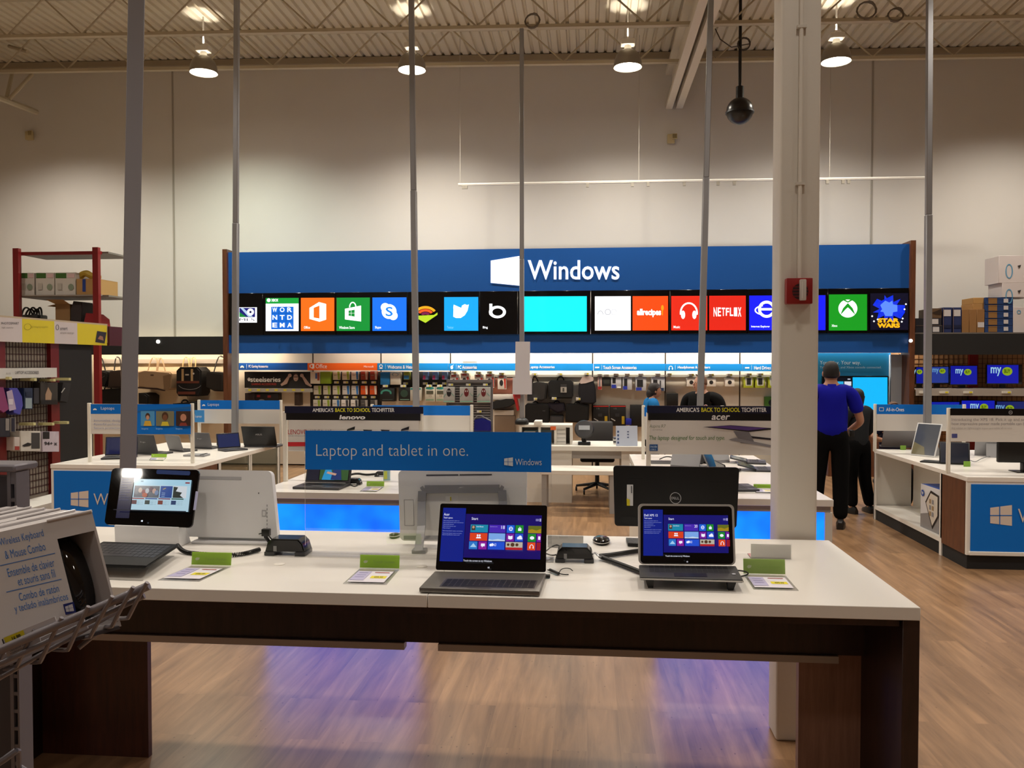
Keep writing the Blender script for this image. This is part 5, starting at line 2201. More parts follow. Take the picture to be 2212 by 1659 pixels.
# swivel chair behind the desk
cx, cy = P(1290, 1060, Y=11.35).x, 11.42
ch = thing('office_chair', 'black swivel office chair behind the service desk', 'chair', (cx, cy, 0))
q = MB()
q.bx(cx - .23, cx + .23, cy - .24, cy + .22, .43, .50, mat('#101012', .8), .03, 3)
q.build('seat', ch)
q = MB()
q.hexa([(cx - .22, cy + .20, .62), (cx + .22, cy + .20, .62), (cx + .22, cy + .26, .62), (cx - .22, cy + .26, .62),
        (cx - .22, cy + .26, .95), (cx + .22, cy + .26, .95), (cx + .22, cy + .32, .95), (cx - .22, cy + .32, .95)], mat('#3c3a3a', .8), .03, 3)
q.build('backrest', ch)
q = MB()
q.bx(cx - .03, cx + .03, cy + .215, cy + .245, .45, .64, BLACK)
q.build('back_support', ch)
q = MB()
q.cyl((cx, cy, .11), (cx, cy, .429), .03, BLACK)
q.build('gas_column', ch)
for k in range(5):
    a = R(18 + 72 * k)
    e = Vector((cx + .3 * math.cos(a), cy + .3 * math.sin(a), .07))
    q = MB()
    q.cyl((cx, cy, .115), e, .026, BLACK, .016, 8)
    q.build('base_spoke', ch)
    q = MB()
    q.cyl(e + Vector((-.012, 0, -.04)), e + Vector((.012, 0, -.04)), .03, BLACK, n=12)
    q.build('caster', ch)
# things on the desk
tm = thing('card_terminal', 'black card payment terminal on the service desk', 'payment terminal', tuple(P(1260, 958, Z=zd)))
o = P(1262, 962, Z=zd)
q = MB()
q.bx(o.x - .08, o.x + .08, o.y, o.y + .12, zd, zd + .04, BLACK, .01)
q.cyl((o.x, o.y + .06, zd + .04), (o.x - .02, o.y + .07, zd + .14), .03, BLACK)
q.build('stand', tm)
q = MB(Matrix.Translation((o.x, o.y + .05, zd + .2)) @ Matrix.Rotation(R(-25), 4, 'X'))
q.lathe([(.02, -.02), (.12, -.015), (.125, 0), (.11, .02), (.01, .025)], mat('#222226', .4), n=24, ax=(0, -1, .0))
q.build('head', tm)
q = MB(Matrix.Translation((o.x, o.y + .05, zd + .2)) @ Matrix.Rotation(R(-25), 4, 'X'))
q.bx(-.07, .07, -.032, -.026, -.02, .04, mat('#9fa6ac', .4))
q.build('screen', tm)
o = P(1358, 963, Z=zd)
br_ = thing('brochure_stand', 'pale blue and white brochure board standing on the right of the service desk', 'sign', tuple(o))
q = MB()
q.hexa([(o.x - .16, o.y - .05, zd), (o.x + .11, o.y - .02, zd), (o.x + .11, o.y - .01, zd), (o.x - .16, o.y - .04, zd), (o.x - .16, o.y + .0, zd + .25), (o.x + .11, o.y + .03, zd + .25), (o.x + .11, o.y + .04, zd + .25), (o.x - .16, o.y + .01, zd + .25)], mat('#c3cfe4', .5))
q.build('board', br_)
q = MB()
c = Cv(q, (o.x - .16, o.y + .0, zd + .25), (o.x + .11, o.y + .03, zd + .25), (o.x - .16, o.y - .05, zd), .002)
for k in range(4):
    c.rect(.06, .24 + k * .18, .14, .34 + k * .18, mat('#3c5486', .5), False)
for k in range(3):
    c.rect(.52, .26 + k * .14, .60, .32 + k * .14, mat('#5a6a90', .5), False)
q.build('print', br_)
o = P(1337, 960, Z=zd)
q = MB()
for k in range(4):
    q.bx(o.x - .07, o.x + .07, o.y, o.y + .16, zd + k * .022, zd + k * .022 + .02, mat(('#d8d4cc', '#3a3a3e', '#d8d4cc', '#54545a')[k], .5))
q.build('leaflet_stack', None, 'small stack of leaflets beside the brochure board', 'paper')
# ================================================================== poles and column
def pole(px0, px1, ybot, Y, z0, wpx, label, ztop=None, part=True):
    a, e = P(px0, 0, Y=Y), P(px1, ybot, Y=Y)
    d = (a - e)
    lo = e + d * ((z0 - e.z) / d.z)
    zt_ = ztop if ztop is not None else roofz(e.x) - .02
    hi = e + d * ((zt_ - e.z) / d.z)
    t_ = thing('power_pole', label, 'pole', tuple(lo), 'thin grey power poles')
    r_ = wpx / 2 * Y / F
    q = MB()
    n_ = 4
    ax = (hi - lo).normalized()
    x = Vector((1, 0, 0))
    y = ax.cross(x).normalized()
    rect = lambda p, s_: [p - x * r_ * s_ - y * r_ * s_, p + x * r_ * s_ - y * r_ * s_, p + x * r_ * s_ + y * r_ * s_, p - x * r_ * s_ + y * r_ * s_]
    jn = lo.lerp(hi, .42)
    q.hexa(rect(lo, 1) + rect(jn, 1), POLEM, r_ * .2, 1)
    q.build('lower_tube', t_)
    q = MB()
    q.hexa(rect(jn, .88) + rect(hi, .88), POLEM, r_ * .2, 1)
    q.build('upper_tube', t_)
    q = MB()
    q.hexa(rect(lo + ax * .0005, 1.5) + rect(lo + ax * .03, 1.5), mat('#77777a', .5))
    q.build('base_plate', t_)
    return t_, lo


pole(511.5, 507.5, 930, 9.45, ZI, 12.5, 'thin grey pole rising from the left island, first from the left')
pole(888.5, 899, 878, 8.0, ZC, 13, 'thin grey pole rising from the left lit counter, second from the left')
zz = P(1122, 903, Y=10.7).z
t_, lo = pole(1127, 1127.5, 890, 10.72, zh + .001, 10, 'thin grey pole rising from the service desk, beside the big white word', ztop=P(1127, 62, Y=10.72).z)
q = MB()
q.lathe([(.085, .0), (.09, .02), (.085, .05), (.06, .075), (.04, .08)], BLACK, (lo.x, lo.y, zh + .001), 20)
q.build('foot_cover', t_, 'black foot cover')
pole(1535.5, 1512.5, 878, 7.6, ZC, 13, 'thin grey leaning pole rising from the right lit counter')
pole(2008, 2003, 930, 9.3, ZI, 13, 'thin grey pole rising from the right island, rightmost')

# papers taped to the middle pole
t = thing('taped_papers', 'white sheets of paper taped down the pole of the service desk', 'paper', tuple(P(1128, 852, Y=10.6)))
for k, (a, y0, e, y1) in enumerate(((1113, 738, 1145, 780), (1112.5, 779, 1144.5, 822), (1107, 815, 1149, 852))):
    q = MB()
    p4 = [P(a, y1, Y=10.655 - k * .006), P(e, y1, Y=10.66 - k * .006), P(e, y0, Y=10.66 - k * .006), P(a + .6, y0, Y=10.655 - k * .006)]
    q.slab(p4, .002, mat('#d5d4dc', .6))
    q.build('sheet', t)
q = MB()
pbox(q, 1112, 851, 1124, 861, 10.66, .003, mat('#a03030', .5))
pbox(q, 1139, 850, 1153, 866, 10.66, .003, mat('#303034', .5))
q.build('small_label', t)

# grey square post at the left
ph, pl_ = P(294.5, 0, Y=5.0), P(276.5, 1003, Y=5.0)
d = ph - pl_
lo = pl_ + d * ((0 - pl_.z) / d.z)
hi = pl_ + d * ((6.9 - pl_.z) / d.z)
q = MB()
sq = lambda p: [p + Vector((math.cos(R(a)) * .0665, math.sin(R(a)) * .0665, 0)) for a in (45 + 31, 135 + 31, 225 + 31, 315 + 31)]
q.hexa(sq(lo) + sq(hi), mat('#8b8a90', .55), .003, 1)
q.build('square_post', None, 'thick grey square post running floor to roof at the left', 'post', origin=lo)

# white column with conduit and fire alarm
YCOL = 3.93
xa, xb = P(1682, 800, Y=YCOL).x, P(1768.5, 800, Y=YCOL).x
col = thing('column', 'white square steel column right of centre, behind the near table', 'column', ((xa + xb) / 2, YCOL + .08, 0))
CW = mat('#d9d3c8', .5, bump=.05, scale=60)
q = MB()
q.bx(xa, xb, YCOL, YCOL + .165, 0, roofz(xa) - .02, CW, .014, 3)
q.build('shaft', col)
cxm = P(1728, 300, Y=YCOL).x
fa_z1 = P(1728, 600, Y=YCOL).z
q = MB()
q.cyl((cxm, YCOL - .010, fa_z1 - .01), (cxm, YCOL - .010, roofz(xa) - .05), .0095, mat('#ddd7cc', .45), n=12)
q.build('conduit', col)
for y_ in (398, 60):
    z_ = P(1728, y_, Y=YCOL).z
    q = MB()
    q.bx(cxm - .02, cxm + .022, YCOL - .021, YCOL - .0005, z_ - .006, z_ + .006, mat('#cfc9be', .45))
    q.build('strap', col)
fz0, fz1 = P(1728, 656, Y=3.88).z, P(1728, 600, Y=3.88).z
fx0, fx1 = P(1700, 628, Y=3.88).x, P(1756.5, 628, Y=3.88).x
fa = thing('fire_alarm', 'red fire alarm with clear strobe mounted on the white column', 'fire alarm', ((fx0 + fx1) / 2, YCOL, fz0))
FR_ = mat('#8c1a1a', .4)
q = MB()
q.bx(fx0, fx1, 3.885, YCOL - .001, fz0, fz1, FR_, .004, 2)
q.build('housing', fa)
q = MB()
c = Cv(q, (fx0, 3.885, fz1), (fx1, 3.885, fz1), (fx0, 3.885, fz0), .0008)
c.circ(.52, .53, .31, .31, mat('#2a0a0c', .7), n=30)
for k in range(4):
    c.rect(.22, .33 + k * .12, .82, .36 + k * .12, mat('#7a1a1c', .5), False)
q.build('speaker_grille', fa)
fw = fx1 - fx0
q = MB()
q.bx(fx0 + fw * .47, fx0 + fw * .72, 3.865, 3.8845, fz0 + (fz1 - fz0) * .12, fz0 + (fz1 - fz0) * .93, mat('#c9c0b8', .15), .004, 2)
q.build('strobe_lens', fa, 'pale clear strobe lens')
q = MB()
c = Cv(q, (fx0 + fw * .47, 3.865, fz0 + (fz1 - fz0) * .93), (fx0 + fw * .72, 3.865, fz0 + (fz1 - fz0) * .93), (fx0 + fw * .47, 3.865, fz0 + (fz1 - fz0) * .12), .0006)
c.text('F I R E', .25, .15, .45, .85, mat('#8c1a1a', .4)) if False else c.rect(.30, .1, .38, .9, mat('#efe9e2', .2))
q.build('strobe_stripe', fa)
# ================================================================== goods on the lit back wall
YG = 13.78                     # front of the hanging goods
TH = YB - .0005 - YG


class FCv(Cv):
    """artwork addressed by view position on any surface given by fn(px, py, lift)"""

    def __init__(s, b, fn, eps=.002):
        s.b, s.fn, s.eps, s.k = b, fn, eps, 1

    def pt(s, x, y):
        return s.fn(x, y, s.eps * s.k)


def hang(name, label, cat, rc, col, group=None, art=None, Y=YG, th=None, bev=.004, rough=.5):
    q = MB()
    pbox(q, *rc, Y, TH if th is None else th, mat(col, rough), bev)
    if art:
        art(PCv(q, Y, .002))
    return q.build(name, None, label, cat, group, origin=P((rc[0] + rc[2]) / 2, rc[3], Y=Y))


def price(px, py, label, Y=YG - .01, wd=10, group='price tags on the display wall', yel=True, th=.012):
    q = MB()
    pbox(q, px - wd / 2, py - 2.4, px + wd / 2, py + 2.4, Y, YB - .0005 - Y if 13.5 < Y < YB else th, mat('#dedbd2', .5))
    if yel:
        c = PCv(q, Y, .002)
        c.rect(px + wd * .1, py - 1.8, px + wd * .42, py + 1.8, mat('#e3d832', .5))
    return q.build('price_tag', None, label, 'price tag', group)


PL = lambda h, r=.5: mat(h, r)


def guy(c):
    c.text('steelseries', 541, 825, 606, 814, PL('#d8d8d8'), .02)
    c.circ(538, 819.5, 3.2, 4, PL('#c8c8c8'))
    c.text('GAMING ACCESSORIES', 543, 832, 597, 827.5, PL('#8e2a20'), .02)
    sk, dk = PL('#a88c80'), PL('#17171a')
    c.poly([(622, 838), (626, 825), (634, 819), (646, 819), (656, 826), (662, 838)], dk)
    c.poly([(606, 830), (612, 825), (622, 812), (626, 814), (620, 829), (608, 834)], sk)
    c.poly([(674, 833), (668, 828), (656, 812), (652, 814), (660, 830), (672, 836)], sk)
    c.circ(639, 811.5, 6, 6.5, PL('#2a2020'))
    c.circ(639, 816, 5.2, 7.5, sk)
    c.rect(634.5, 813.5, 643.5, 815, PL('#4a3630'))
    c.rect(636.5, 820, 641.5, 820.8, PL('#6a4640'))
    c.circ(626, 811, 4, 4, sk)
    c.circ(652, 811, 4, 4, sk)


hang('poster', 'black gaming poster with a man holding his head, under the dark blue header', 'poster', (528, 803, 671, 838), '#0b0b0d', None, guy)
q = MB()
pbox(q, 530, 839, 671, 847, YG - .05, TH + .05, PL('#a9a69e'))
for k in range(7):
    c = PCv(q, YG - .05, .002)
    c.rect(536 + k * 19, 840.5, 543 + k * 19, 844.5, PL('#d5cc3a'))
q.build('shelf_rail', None, 'grey shelf rail with yellow price marks under the gaming poster', 'shelf')
hang('headset_box', 'dark headset box at the left under the gaming poster', 'box', (529, 849, 550, 872), '#2a1d1d')
hang('headset_box', 'black and red headset box under the gaming poster', 'box', (551, 850, 601, 874), '#161214', None, lambda c: (c.rect(555, 853, 562, 858, PL('#8a2020')), c.rect(578, 854, 585, 859, PL('#8a2020')), c.circ(565, 868, 8, 6, PL('#77777a'))))
hang('hanging_strip', 'narrow dark hanging strip right of the headset boxes', 'strip', (636, 847, 647, 876), '#3a2a22')
# software cards on their black board
hang('card_board', 'black board behind the software cards, under the orange header', 'board', (670, 803, 822, 900), '#141112', Y=13.91, th=YB - .0005 - 13.91)
hang('brochure', 'white brochure with coloured bars at the top left of the card board', 'brochure', (670, 803, 691, 829), '#dcd6c8', None, lambda c: (c.rect(681, 806, 685, 818, PL('#4060a8')), c.rect(685.5, 805, 690, 822, PL('#9a4a34'))), th=.128)
hang('brochure', 'plain green brochure at the top left of the card board', 'brochure', (692, 803, 713.5, 829), '#7f9d1e', th=.128)
rows = [('top', (719, 739, 759, 779, 799.5), 802, 820.5, ('wg', 'wg', 'wb', 'rr', 'rr')),
        ('middle', (677.5, 698, 718.5, 739.5, 759, 779, 798.5), 833, 852.5, ('wg', 'wg', 'wg', 'wb', 'wb', 'oo', 'oo')),
        ('lower', (676.5, 697, 718, 737, 757.5, 779, 800), 863.5, 883, ('wg', 'wg', 'wb', 'wk', 'wk', 'gg', 'gg'))]
cols = {'wg': ('#d6d2c4', '#93ad3a', 'white and green'), 'wb': ('#d8d6d2', '#2a72bc', 'white and blue'), 'rr': ('#8d2c16', '#b9a79a', 'dark red'), 'oo': ('#e0571a', '#ead9cc', 'orange'),
        'wk': ('#e4e0dc', '#3a3a40', 'white and black'), 'gg': ('#4c4a4a', '#aaa6a2', 'dark grey')}
for rn, xs, y0, y1, kinds in rows:
    for k, (x0, kd) in enumerate(zip(xs, kinds)):
        a, e, nm = cols[kd]

        def art(c, x0=x0, y0=y0, y1=y1, e=e):
            c.poly([(x0 + 14.8, y1 - .6), (x0 + 11, y1 - .6), (x0 + 9.5, y0 + .6), (x0 + 14.8, y0 + .6)], PL(e))
            c.rect(x0 + 2, y0 + 8, x0 + 8, y0 + 9, PL('#8d8880'))
        hang('software_card', '%s software card, %s from the left in the board\'s %s row' % (nm, ORD[k], rn), 'software card', (x0, y0, x0 + 15.3, y1), a, 'software cards on the black board', art, Y=13.85, th=.0595, bev=.002)
        if rn != 'lower':
            price(x0 + 7.5, y1 + 5.5, 'yellow and white price tag under the %s card of the %s row' % (ORD[k], rn), Y=13.88, th=.0295, group='price tags of the software cards')
# webcams
hang('card_board', 'black board behind the webcam cards', 'board', (823.5, 803, 972, 837), '#131214', Y=13.91, th=YB - .0005 - 13.91)
hang('brochure', 'blue brochure left of the pole on the webcam board', 'brochure', (821.5, 804.5, 841.5, 831), '#1673b4', th=.128)
hang('brochure', 'white brochure with a cloud shape on the webcam board', 'brochure', (843, 804.5, 865, 831), '#cfc9bc', None, lambda c: (c.circ(850, 809, 4, 3, PL('#8d9aa6')), c.circ(856, 809, 5, 3.5, PL('#8d9aa6')), c.circ(854, 809, 5, 2.5, PL('#cfc9bc'))), th=.128)
hang('webcam_card', 'green and blue card beside the white brochure', 'card', (872, 803, 884, 820), '#8f9a2e', None, lambda c: c.rect(872.5, 811, 883.5, 819, PL('#2f80b8')), th=.128)
for k, x0 in enumerate((913, 934, 954.5)):
    hang('gift_card', 'blue and pink card, %s of three right of the second pole' % ORD[k], 'card', (x0, 803.5, x0 + 11, 820), '#6f93c4', 'blue and pink cards on the webcam board', lambda c, x0=x0: c.rect(x0 + .5, 811, x0 + 6, 819.5, PL('#b03a70')), th=.128)
    price(x0 + 5.5, 828.5, 'price tag under the %s blue and pink card' % ORD[k], Y=13.88, th=.0295)
price(876, 828.5, 'price tag under the green and blue card', Y=13.88, th=.0295)
hang('webcam_box', 'black box with a teal headset picture under the blue brochure', 'box', (821, 839, 852, 867), '#15191a', None, lambda c: (c.arc(834, 849, 12, 8, 4, PL('#3f8f80'), -20, 200), c.rect(826, 862, 848, 864, PL('#3a4444'))))
hang('webcam_box', 'black box with green print left of the second pole', 'box', (861, 837, 886, 866), '#121514', None, lambda c: (c.circ(873, 850, 8, 8, PL('#2a4438')), c.rect(864, 862, 884, 864, PL('#6a8a7a'))))
hang('webcam_box', 'pale box half behind the second pole from the left', 'box', (886, 837, 910, 866), '#b9b4a8', None, lambda c: c.rect(886.5, 838, 909, 842, PL('#3d8a84')))
for k, x0 in enumerate((918, 941)):
    hang('webcam_box', 'white and teal box, %s of two right of the second pole' % ORD[k], 'box', (x0, 836, x0 + 21.5, 868), '#c4bfb0', 'white and teal boxes on the wall',
         lambda c, x0=x0: (c.circ(x0 + 10.5, 838.5, 9, 3, PL('#2f8d88')), c.rect(x0 + 3, 844, x0 + 18, 851, PL('#4a4a3c')), c.text('2.5', x0 + 8, 857, x0 + 14, 853, PL('#7a4a40')), c.rect(x0 + 2, 863, x0 + 19, 864.5, PL('#5a9a70'))))
    price(x0 + 8, 833.5, 'price tag above the %s white and teal box' % ORD[k])
price(832, 834, 'price tag above the teal headset box')
price(870, 834, 'price tag above the black box with green print')
# computer accessories: red and white packs, pink panel
hang('backing_panel', 'pinkish red panel behind the mouse packs', 'panel', (1062, 817, 1112, 851), '#cf8c78', Y=13.91, th=YB - .0005 - 13.91)
for k, (x0, y0) in enumerate(((972, 806), (995, 803.5), (1025, 806), (1049, 805), (1075, 808))):
    hang('mouse_pack', 'white and red mouse pack, %s from the left above the wire rack' % ORD[k], 'mouse pack', (x0, y0 + 3, x0 + 18, y0 + 33), '#dfd6cc', 'white and red mouse packs',
         lambda c, x0=x0, y0=y0: (c.poly([(x0 + 17.5, y0 + 31), (x0 + 15, y0 + 31), (x0 + 13, y0 + 10), (x0 + 17.5, y0 + 10)], PL('#b53226')), c.circ(x0 + 8, y0 + 19, 4, 6.5, PL('#2c2a2c', .3)), c.rect(x0 + 3, y0 + 4, x0 + 13, y0 + 8, PL('#a8443a'))))
    price(x0 + 8, y0 - .5, 'price tag above the %s white and red mouse pack' % ORD[k])
for k, (rc, col, nm, lb) in enumerate((((1064, 852, 1112, 864), '#d8d0c8', 'card', 'pale card under the pinkish red panel'), ((1068, 898, 1112, 945), '#8d7a68', 'storage_box', 'brown box at the bottom beside the wire rack'),
                                       ((1066, 886, 1110, 897), '#d5d0c8', 'card', 'pale shelf card with yellow tag beside the wire rack'))):
    hang(nm, lb, nm.split('_')[-1], rc, col)
q = MB()
c0 = [P(*p, Y=13.70) for p in ((1064, 868), (1092, 862), (1106, 862), (1113, 871), (1100, 879), (1064, 885))]
q.prism(c0, (0, .24, 0), BLACKM, .01)
q.build('pouch', None, 'black pouch lying sideways beside the wire rack', 'pouch')
q = MB()
c0 = [P(*p, Y=13.72) for p in ((1108, 852), (1114, 852), (1121, 886), (1117, 888))]
q.prism(c0, (0, .22, 0), PL('#b01c1c'))
q.build('red_strip', None, 'red strip hanging behind the foot of the middle pole', 'strip')

# wire rack with mouse blister packs, standing nearer
YR = 11.6
wr = thing('wire_rack', 'grey slatted wire rack holding mouse packs, left of the middle pole', 'rack', (P(1014, 950, Y=YR).x, YR, 0))
xa, xb = P(966, 870, Y=YR).x, P(1062, 870, Y=YR).x
zt_ = P(1014, 821, Y=YR).z
q = MB()
q.bx(xa, xb, YR + .03, YR + .05, .1, zt_, PL('#5c5b5c'))
for k in range(int((zt_ - .1) / .035)):
    q.bx(xa + .01, xb - .01, YR + .015, YR + .031, .11 + k * .035, .126 + k * .035, PL('#8a8889', .4))
q.build('slatted_panel', wr)
for a in (xa - .012, xb - .02):
    q = MB()
    q.bx(a, a + .032, YR, YR + .06, 0, zt_ + .01, PL('#6a696a', .4))
    q.build('upright', wr)
q = MB()
q.bx(xa, xb, YR - .02, YR + .014, zt_ - .03, zt_ + .005, PL('#77767a', .4))
q.build('top_rail', wr)
q = MB()
q.bx(xa, xb, YR - .25, YR + .3, 0, .0995, PL('#4a494a'))
q.build('base', wr)
for k, (x0, x1, mc) in enumerate(((957.5, 982, '#2c2c2e'), (993, 1022, '#6e1c1c'), (1030, 1059, '#6e1c1c'))):
    def art(c, x0=x0, x1=x1, mc=mc):
        xm = (x0 + x1) / 2
        c.circ(xm, 848, 5, 9, PL(mc, .2))
        c.circ(xm - 2, 845, 1, 2, PL('#dddddd'))
        c.circ(xm + 2, 845, 1, 2, PL('#dddddd'))
        c.line(x0 + 1, 858, x0 + 6, 850, 1, PL('#4fa090'))
        c.line(x1 - 1, 856, x1 - 7, 849, 1, PL('#4fa090'))
        c.rect(x0 + 1, 866, x1 - 1, 868.5, PL('#8fc4b0'))
    pk = hang('mouse_blister', '%s mouse in a clear pack, %s on the wire rack' % (('dark', 'red', 'red')[k], ('leftmost', 'in the middle', 'rightmost')[k]), 'mouse pack', (x0, 836, x1, 870), '#b9bab8', 'mouse packs on the wire rack', art, Y=YR - .05, th=.064)
    price((x0 + x1) / 2 + 4, 831, 'price tag above the %s mouse pack on the wire rack' % ORD[k], Y=YR - .01, th=.0245)
q = MB()
c0 = [P(*p, Y=YR - .06) for p in ((1024, 932), (1060, 932), (1059, 911), (1040, 903), (1025, 907))]
q.prism(c0, (0, .074, 0), PL('#141c86', .35), .006)
q.tube([P(1024, 906, Y=YR - .03), P(1034, 895, Y=YR - .03), P(1060, 909, Y=YR - .03)], .008, PL('#9a9aa0'), 6, 1)
q.build('blue_bag', None, 'deep blue pack hanging low on the wire rack', 'pack')
price(1035, 889, 'price tag above the deep blue pack', Y=YR - .01, th=.0245)
q = MB()
pbox(q, 999, 781, 1031, 803, YR + .01, .004, ACR)
pbox(q, 1000, 781.5, 1030, 783, YR + .008, .001, PL('#c9b8a8'))
pbox(q, 1013, 803, 1017, 822, YR + .01, .004, ACR)
q.build('clear_holder', None, 'empty clear sign holder above the wire rack', 'sign holder')

# laptop bags on the wall
q = MB()
for a, e in ((1066, 1279), (1281, 1436), (1438, 1597), (1599, 1690)):
    pbox(q, a, 809.5, e, 814.5, 13.9, .0495, PL('#9c968c'))
q.build('hook_rail', None, 'long grey hook rail along the right half of the display wall', 'rail')


def bag(name, label, poly, Y, th, col, handles=(), hcol=None, art=None, hr=.011, cat='bag', group='bags on the display walls'):
    th = YB - .0005 - Y
    t_ = thing(name, label, cat, tuple(P(sum(p[0] for p in poly) / len(poly), max(p[1] for p in poly), Y=Y)), group)
    q = MB()
    q.prism([P(*p, Y=Y) for p in poly][::-1], (0, th, 0), mat(col, .75), .022)
    q.build('body', t_)
    for h in handles:
        q = MB()
        q.tube([P(*p, Y=Y + th * .5) for p in h], hr, mat(hcol or col, .7), 8, 2)
        q.build('handle', t_)
    if art:
        q = MB()
        art(PCv(q, Y, .003))
        q.build('trim', t_)
    for h in handles[:1]:
        tp_ = min(h, key=lambda p_: p_[1])
        a_ = P(tp_[0], tp_[1] + 3.2, Y=Y + th * .5)
        q = MB()
        q.cyl((a_.x, Y + th * .35, a_.z), (a_.x, YB - .0005, a_.z), .006, SILV, n=8)
        q.build('wall_hook', None, 'metal wall hook above the ' + label, 'hook', 'metal hooks above the bags')
    return t_


def rr(x0, y0, x1, y1, r):
    return [(x0 + r, y0), (x1 - r, y0), (x1, y0 + r), (x1, y1 - r), (x1 - r * .6, y1), (x0 + r * .6, y1), (x0, y1 - r), (x0, y0 + r)]


bag('laptop_bag', 'grey laptop bag right of the taped papers', [(1146, 829), (1160, 825), (1182, 828), (1179, 862), (1170, 867), (1150, 863)], 13.68, .26, '#2c2a2a', [[(1150, 828), (1152, 814), (1158, 814), (1163, 826)]], '#17171a')
bag('laptop_bag', 'black laptop bag with a white tag, hanging from the rail', rr(1184, 822, 1238, 861, 5), 13.68, .26, '#131315', [[(1203, 823), (1207, 814), (1215, 814), (1219, 823)]], None,
    lambda c: (c.rect(1211, 830, 1224, 836, PL('#3a3a3c')), c.rect(1211, 836, 1224, 848, PL('#b9b6b0')), c.rect(1215, 838, 1219, 846, PL('#55554f'))))
bag('backpack', 'dark navy backpack with crumpled white tags on its top', [(1250, 830), (1256, 823), (1282, 822), (1287, 840), (1288, 868), (1282, 873), (1253, 872), (1249, 850)], 13.64, .30, '#15151f', [[(1262, 823), (1266, 812), (1272, 812), (1274, 823)]], None,
    lambda c: c.poly([(1252, 824), (1258, 814), (1272, 812), (1282, 815), (1281, 823), (1265, 828), (1254, 829)], PL('#d8c4be')))
bag('laptop_bag', 'big black laptop bag behind the foot of the middle pole', rr(1134, 872, 1186, 916, 4), 13.66, .28, '#0f0f11', [[(1150, 873), (1153, 868), (1160, 868), (1163, 873)]], None, lambda c: c.rect(1172, 886, 1178, 889, PL('#3a3a3e')))
bag('laptop_bag', 'dark purple bag in the lower row of the wall', [(1184, 871), (1218, 871), (1221, 888), (1205, 893), (1188, 884)], 13.68, .26, '#1c1526', [[(1196, 872), (1200, 866), (1206, 866), (1210, 872)]])
bag('laptop_sleeve', 'grey laptop sleeve under the dark purple bag', rr(1188, 898, 1217, 917, 2), 13.68, .26, '#444448', cat='sleeve')
bag('laptop_bag', 'bulky black bag with wide strap under the backpack', [(1222, 874), (1250, 872), (1273, 876), (1272, 908), (1250, 913), (1221, 912)], 13.64, .30, '#0d0d0f', [[(1240, 874), (1244, 868), (1250, 868), (1254, 874)]])
for k, x0 in enumerate((1281, 1318)):
    hang('sleeve_pack', 'black and red sleeve pack with yellow number, %s of two below the touch pens' % ('left', 'right')[k], 'sleeve pack', (x0, 876, x0 + 34, 920), '#131214', 'black and red sleeve packs',
         lambda c, x0=x0: (c.rect(x0 + .5, 876.5, x0 + 33.5, 879, PL('#b02a20')), c.rect(x0 + 25, 899, x0 + 31, 916, PL('#b89a1e')), c.line(x0 + 2, 904, x0 + 11, 909, 2, PL('#b8b8b8')), c.rect(x0 + 11, 893, x0 + 20, 900, PL('#2c2c30')), c.text('15', x0 + 8, 884, x0 + 14, 881, PL('#77777a'))))
hang('sleeve_pack', 'plain black sleeve pack left of the green-lettered sign', 'sleeve pack', (1362, 875, 1390, 922), '#111113')
hang('blue_box', 'small deep blue box between the sleeve packs', 'box', (1352, 905, 1364, 918), '#1824a0', Y=13.7, th=YB - .0005 - 13.7)
for k, (px, py) in enumerate(((1153, 808.5), (1209, 808.5), (1267, 807.5), (1155, 862), (1197, 861), (1249, 862))):
    price(px, py, 'price tag above the %s bag counting along the two rows' % ORD[k], Y=13.62, th=YB - 13.6205 if k > 2 else .279)
pens = [((1291, 815, 1300, 842), '#c9a39a', 'thin red and white pen pack', lambda c: (c.rect(1291.5, 835, 1299.5, 841, PL('#9a2420')), c.rect(1294, 816, 1297, 835, PL('#6a6a6e')))),
        ((1301, 816, 1320, 834), '#1c1c1e', 'square black pack', lambda c: c.rect(1304, 820, 1317, 829, PL('#2e302c'))),
        ((1320, 814, 1342, 839), '#b4b4b8', 'first phone-shaped blister pack', lambda c: (c.rect(1323, 816, 1330, 828, PL('#1a1a1c')), c.rect(1321, 831, 1331, 838.5, PL('#22329a')), c.rect(1333, 835, 1341, 838, PL('#e4e4e4')))),
        ((1345, 814, 1365, 842), '#b2b2b6', 'second phone-shaped blister pack', lambda c: (c.rect(1348, 818, 1355, 834, PL('#1a1a1c')), c.rect(1346, 834, 1355, 841.5, PL('#22329a')))),
        ((1373, 814, 1396, 844), '#b0b0b4', 'wide blister pack left of the woman', lambda c: (c.rect(1376, 820, 1389, 836, PL('#1c1c20')), c.rect(1374, 837, 1386, 843.5, PL('#22329a')))),
        ((1407, 814, 1436, 845), '#b4b4b8', 'wide blister pack above the woman', lambda c: (c.rect(1411, 820, 1420, 836, PL('#1c1c20')), c.rect(1425, 822, 1428, 838, PL('#3a3a40')), c.rect(1424, 838, 1434, 844, PL('#1c2c50'))))]
for k, (rc, col, nm, art) in enumerate(pens):
    hang('stylus_pack', nm + ' under the touch screen header', 'blister pack', rc, col, 'packs under the touch screen header', art)
    price((rc[0] + rc[2]) / 2, rc[1] - 4.5, 'price tag above the ' + nm, yel=False)
hang('speaker_box', 'plain black box standing between the woman and the bald man', 'box', (1440, 850, 1465, 884), '#121212', Y=13.6, th=YB - .0005 - 13.6)
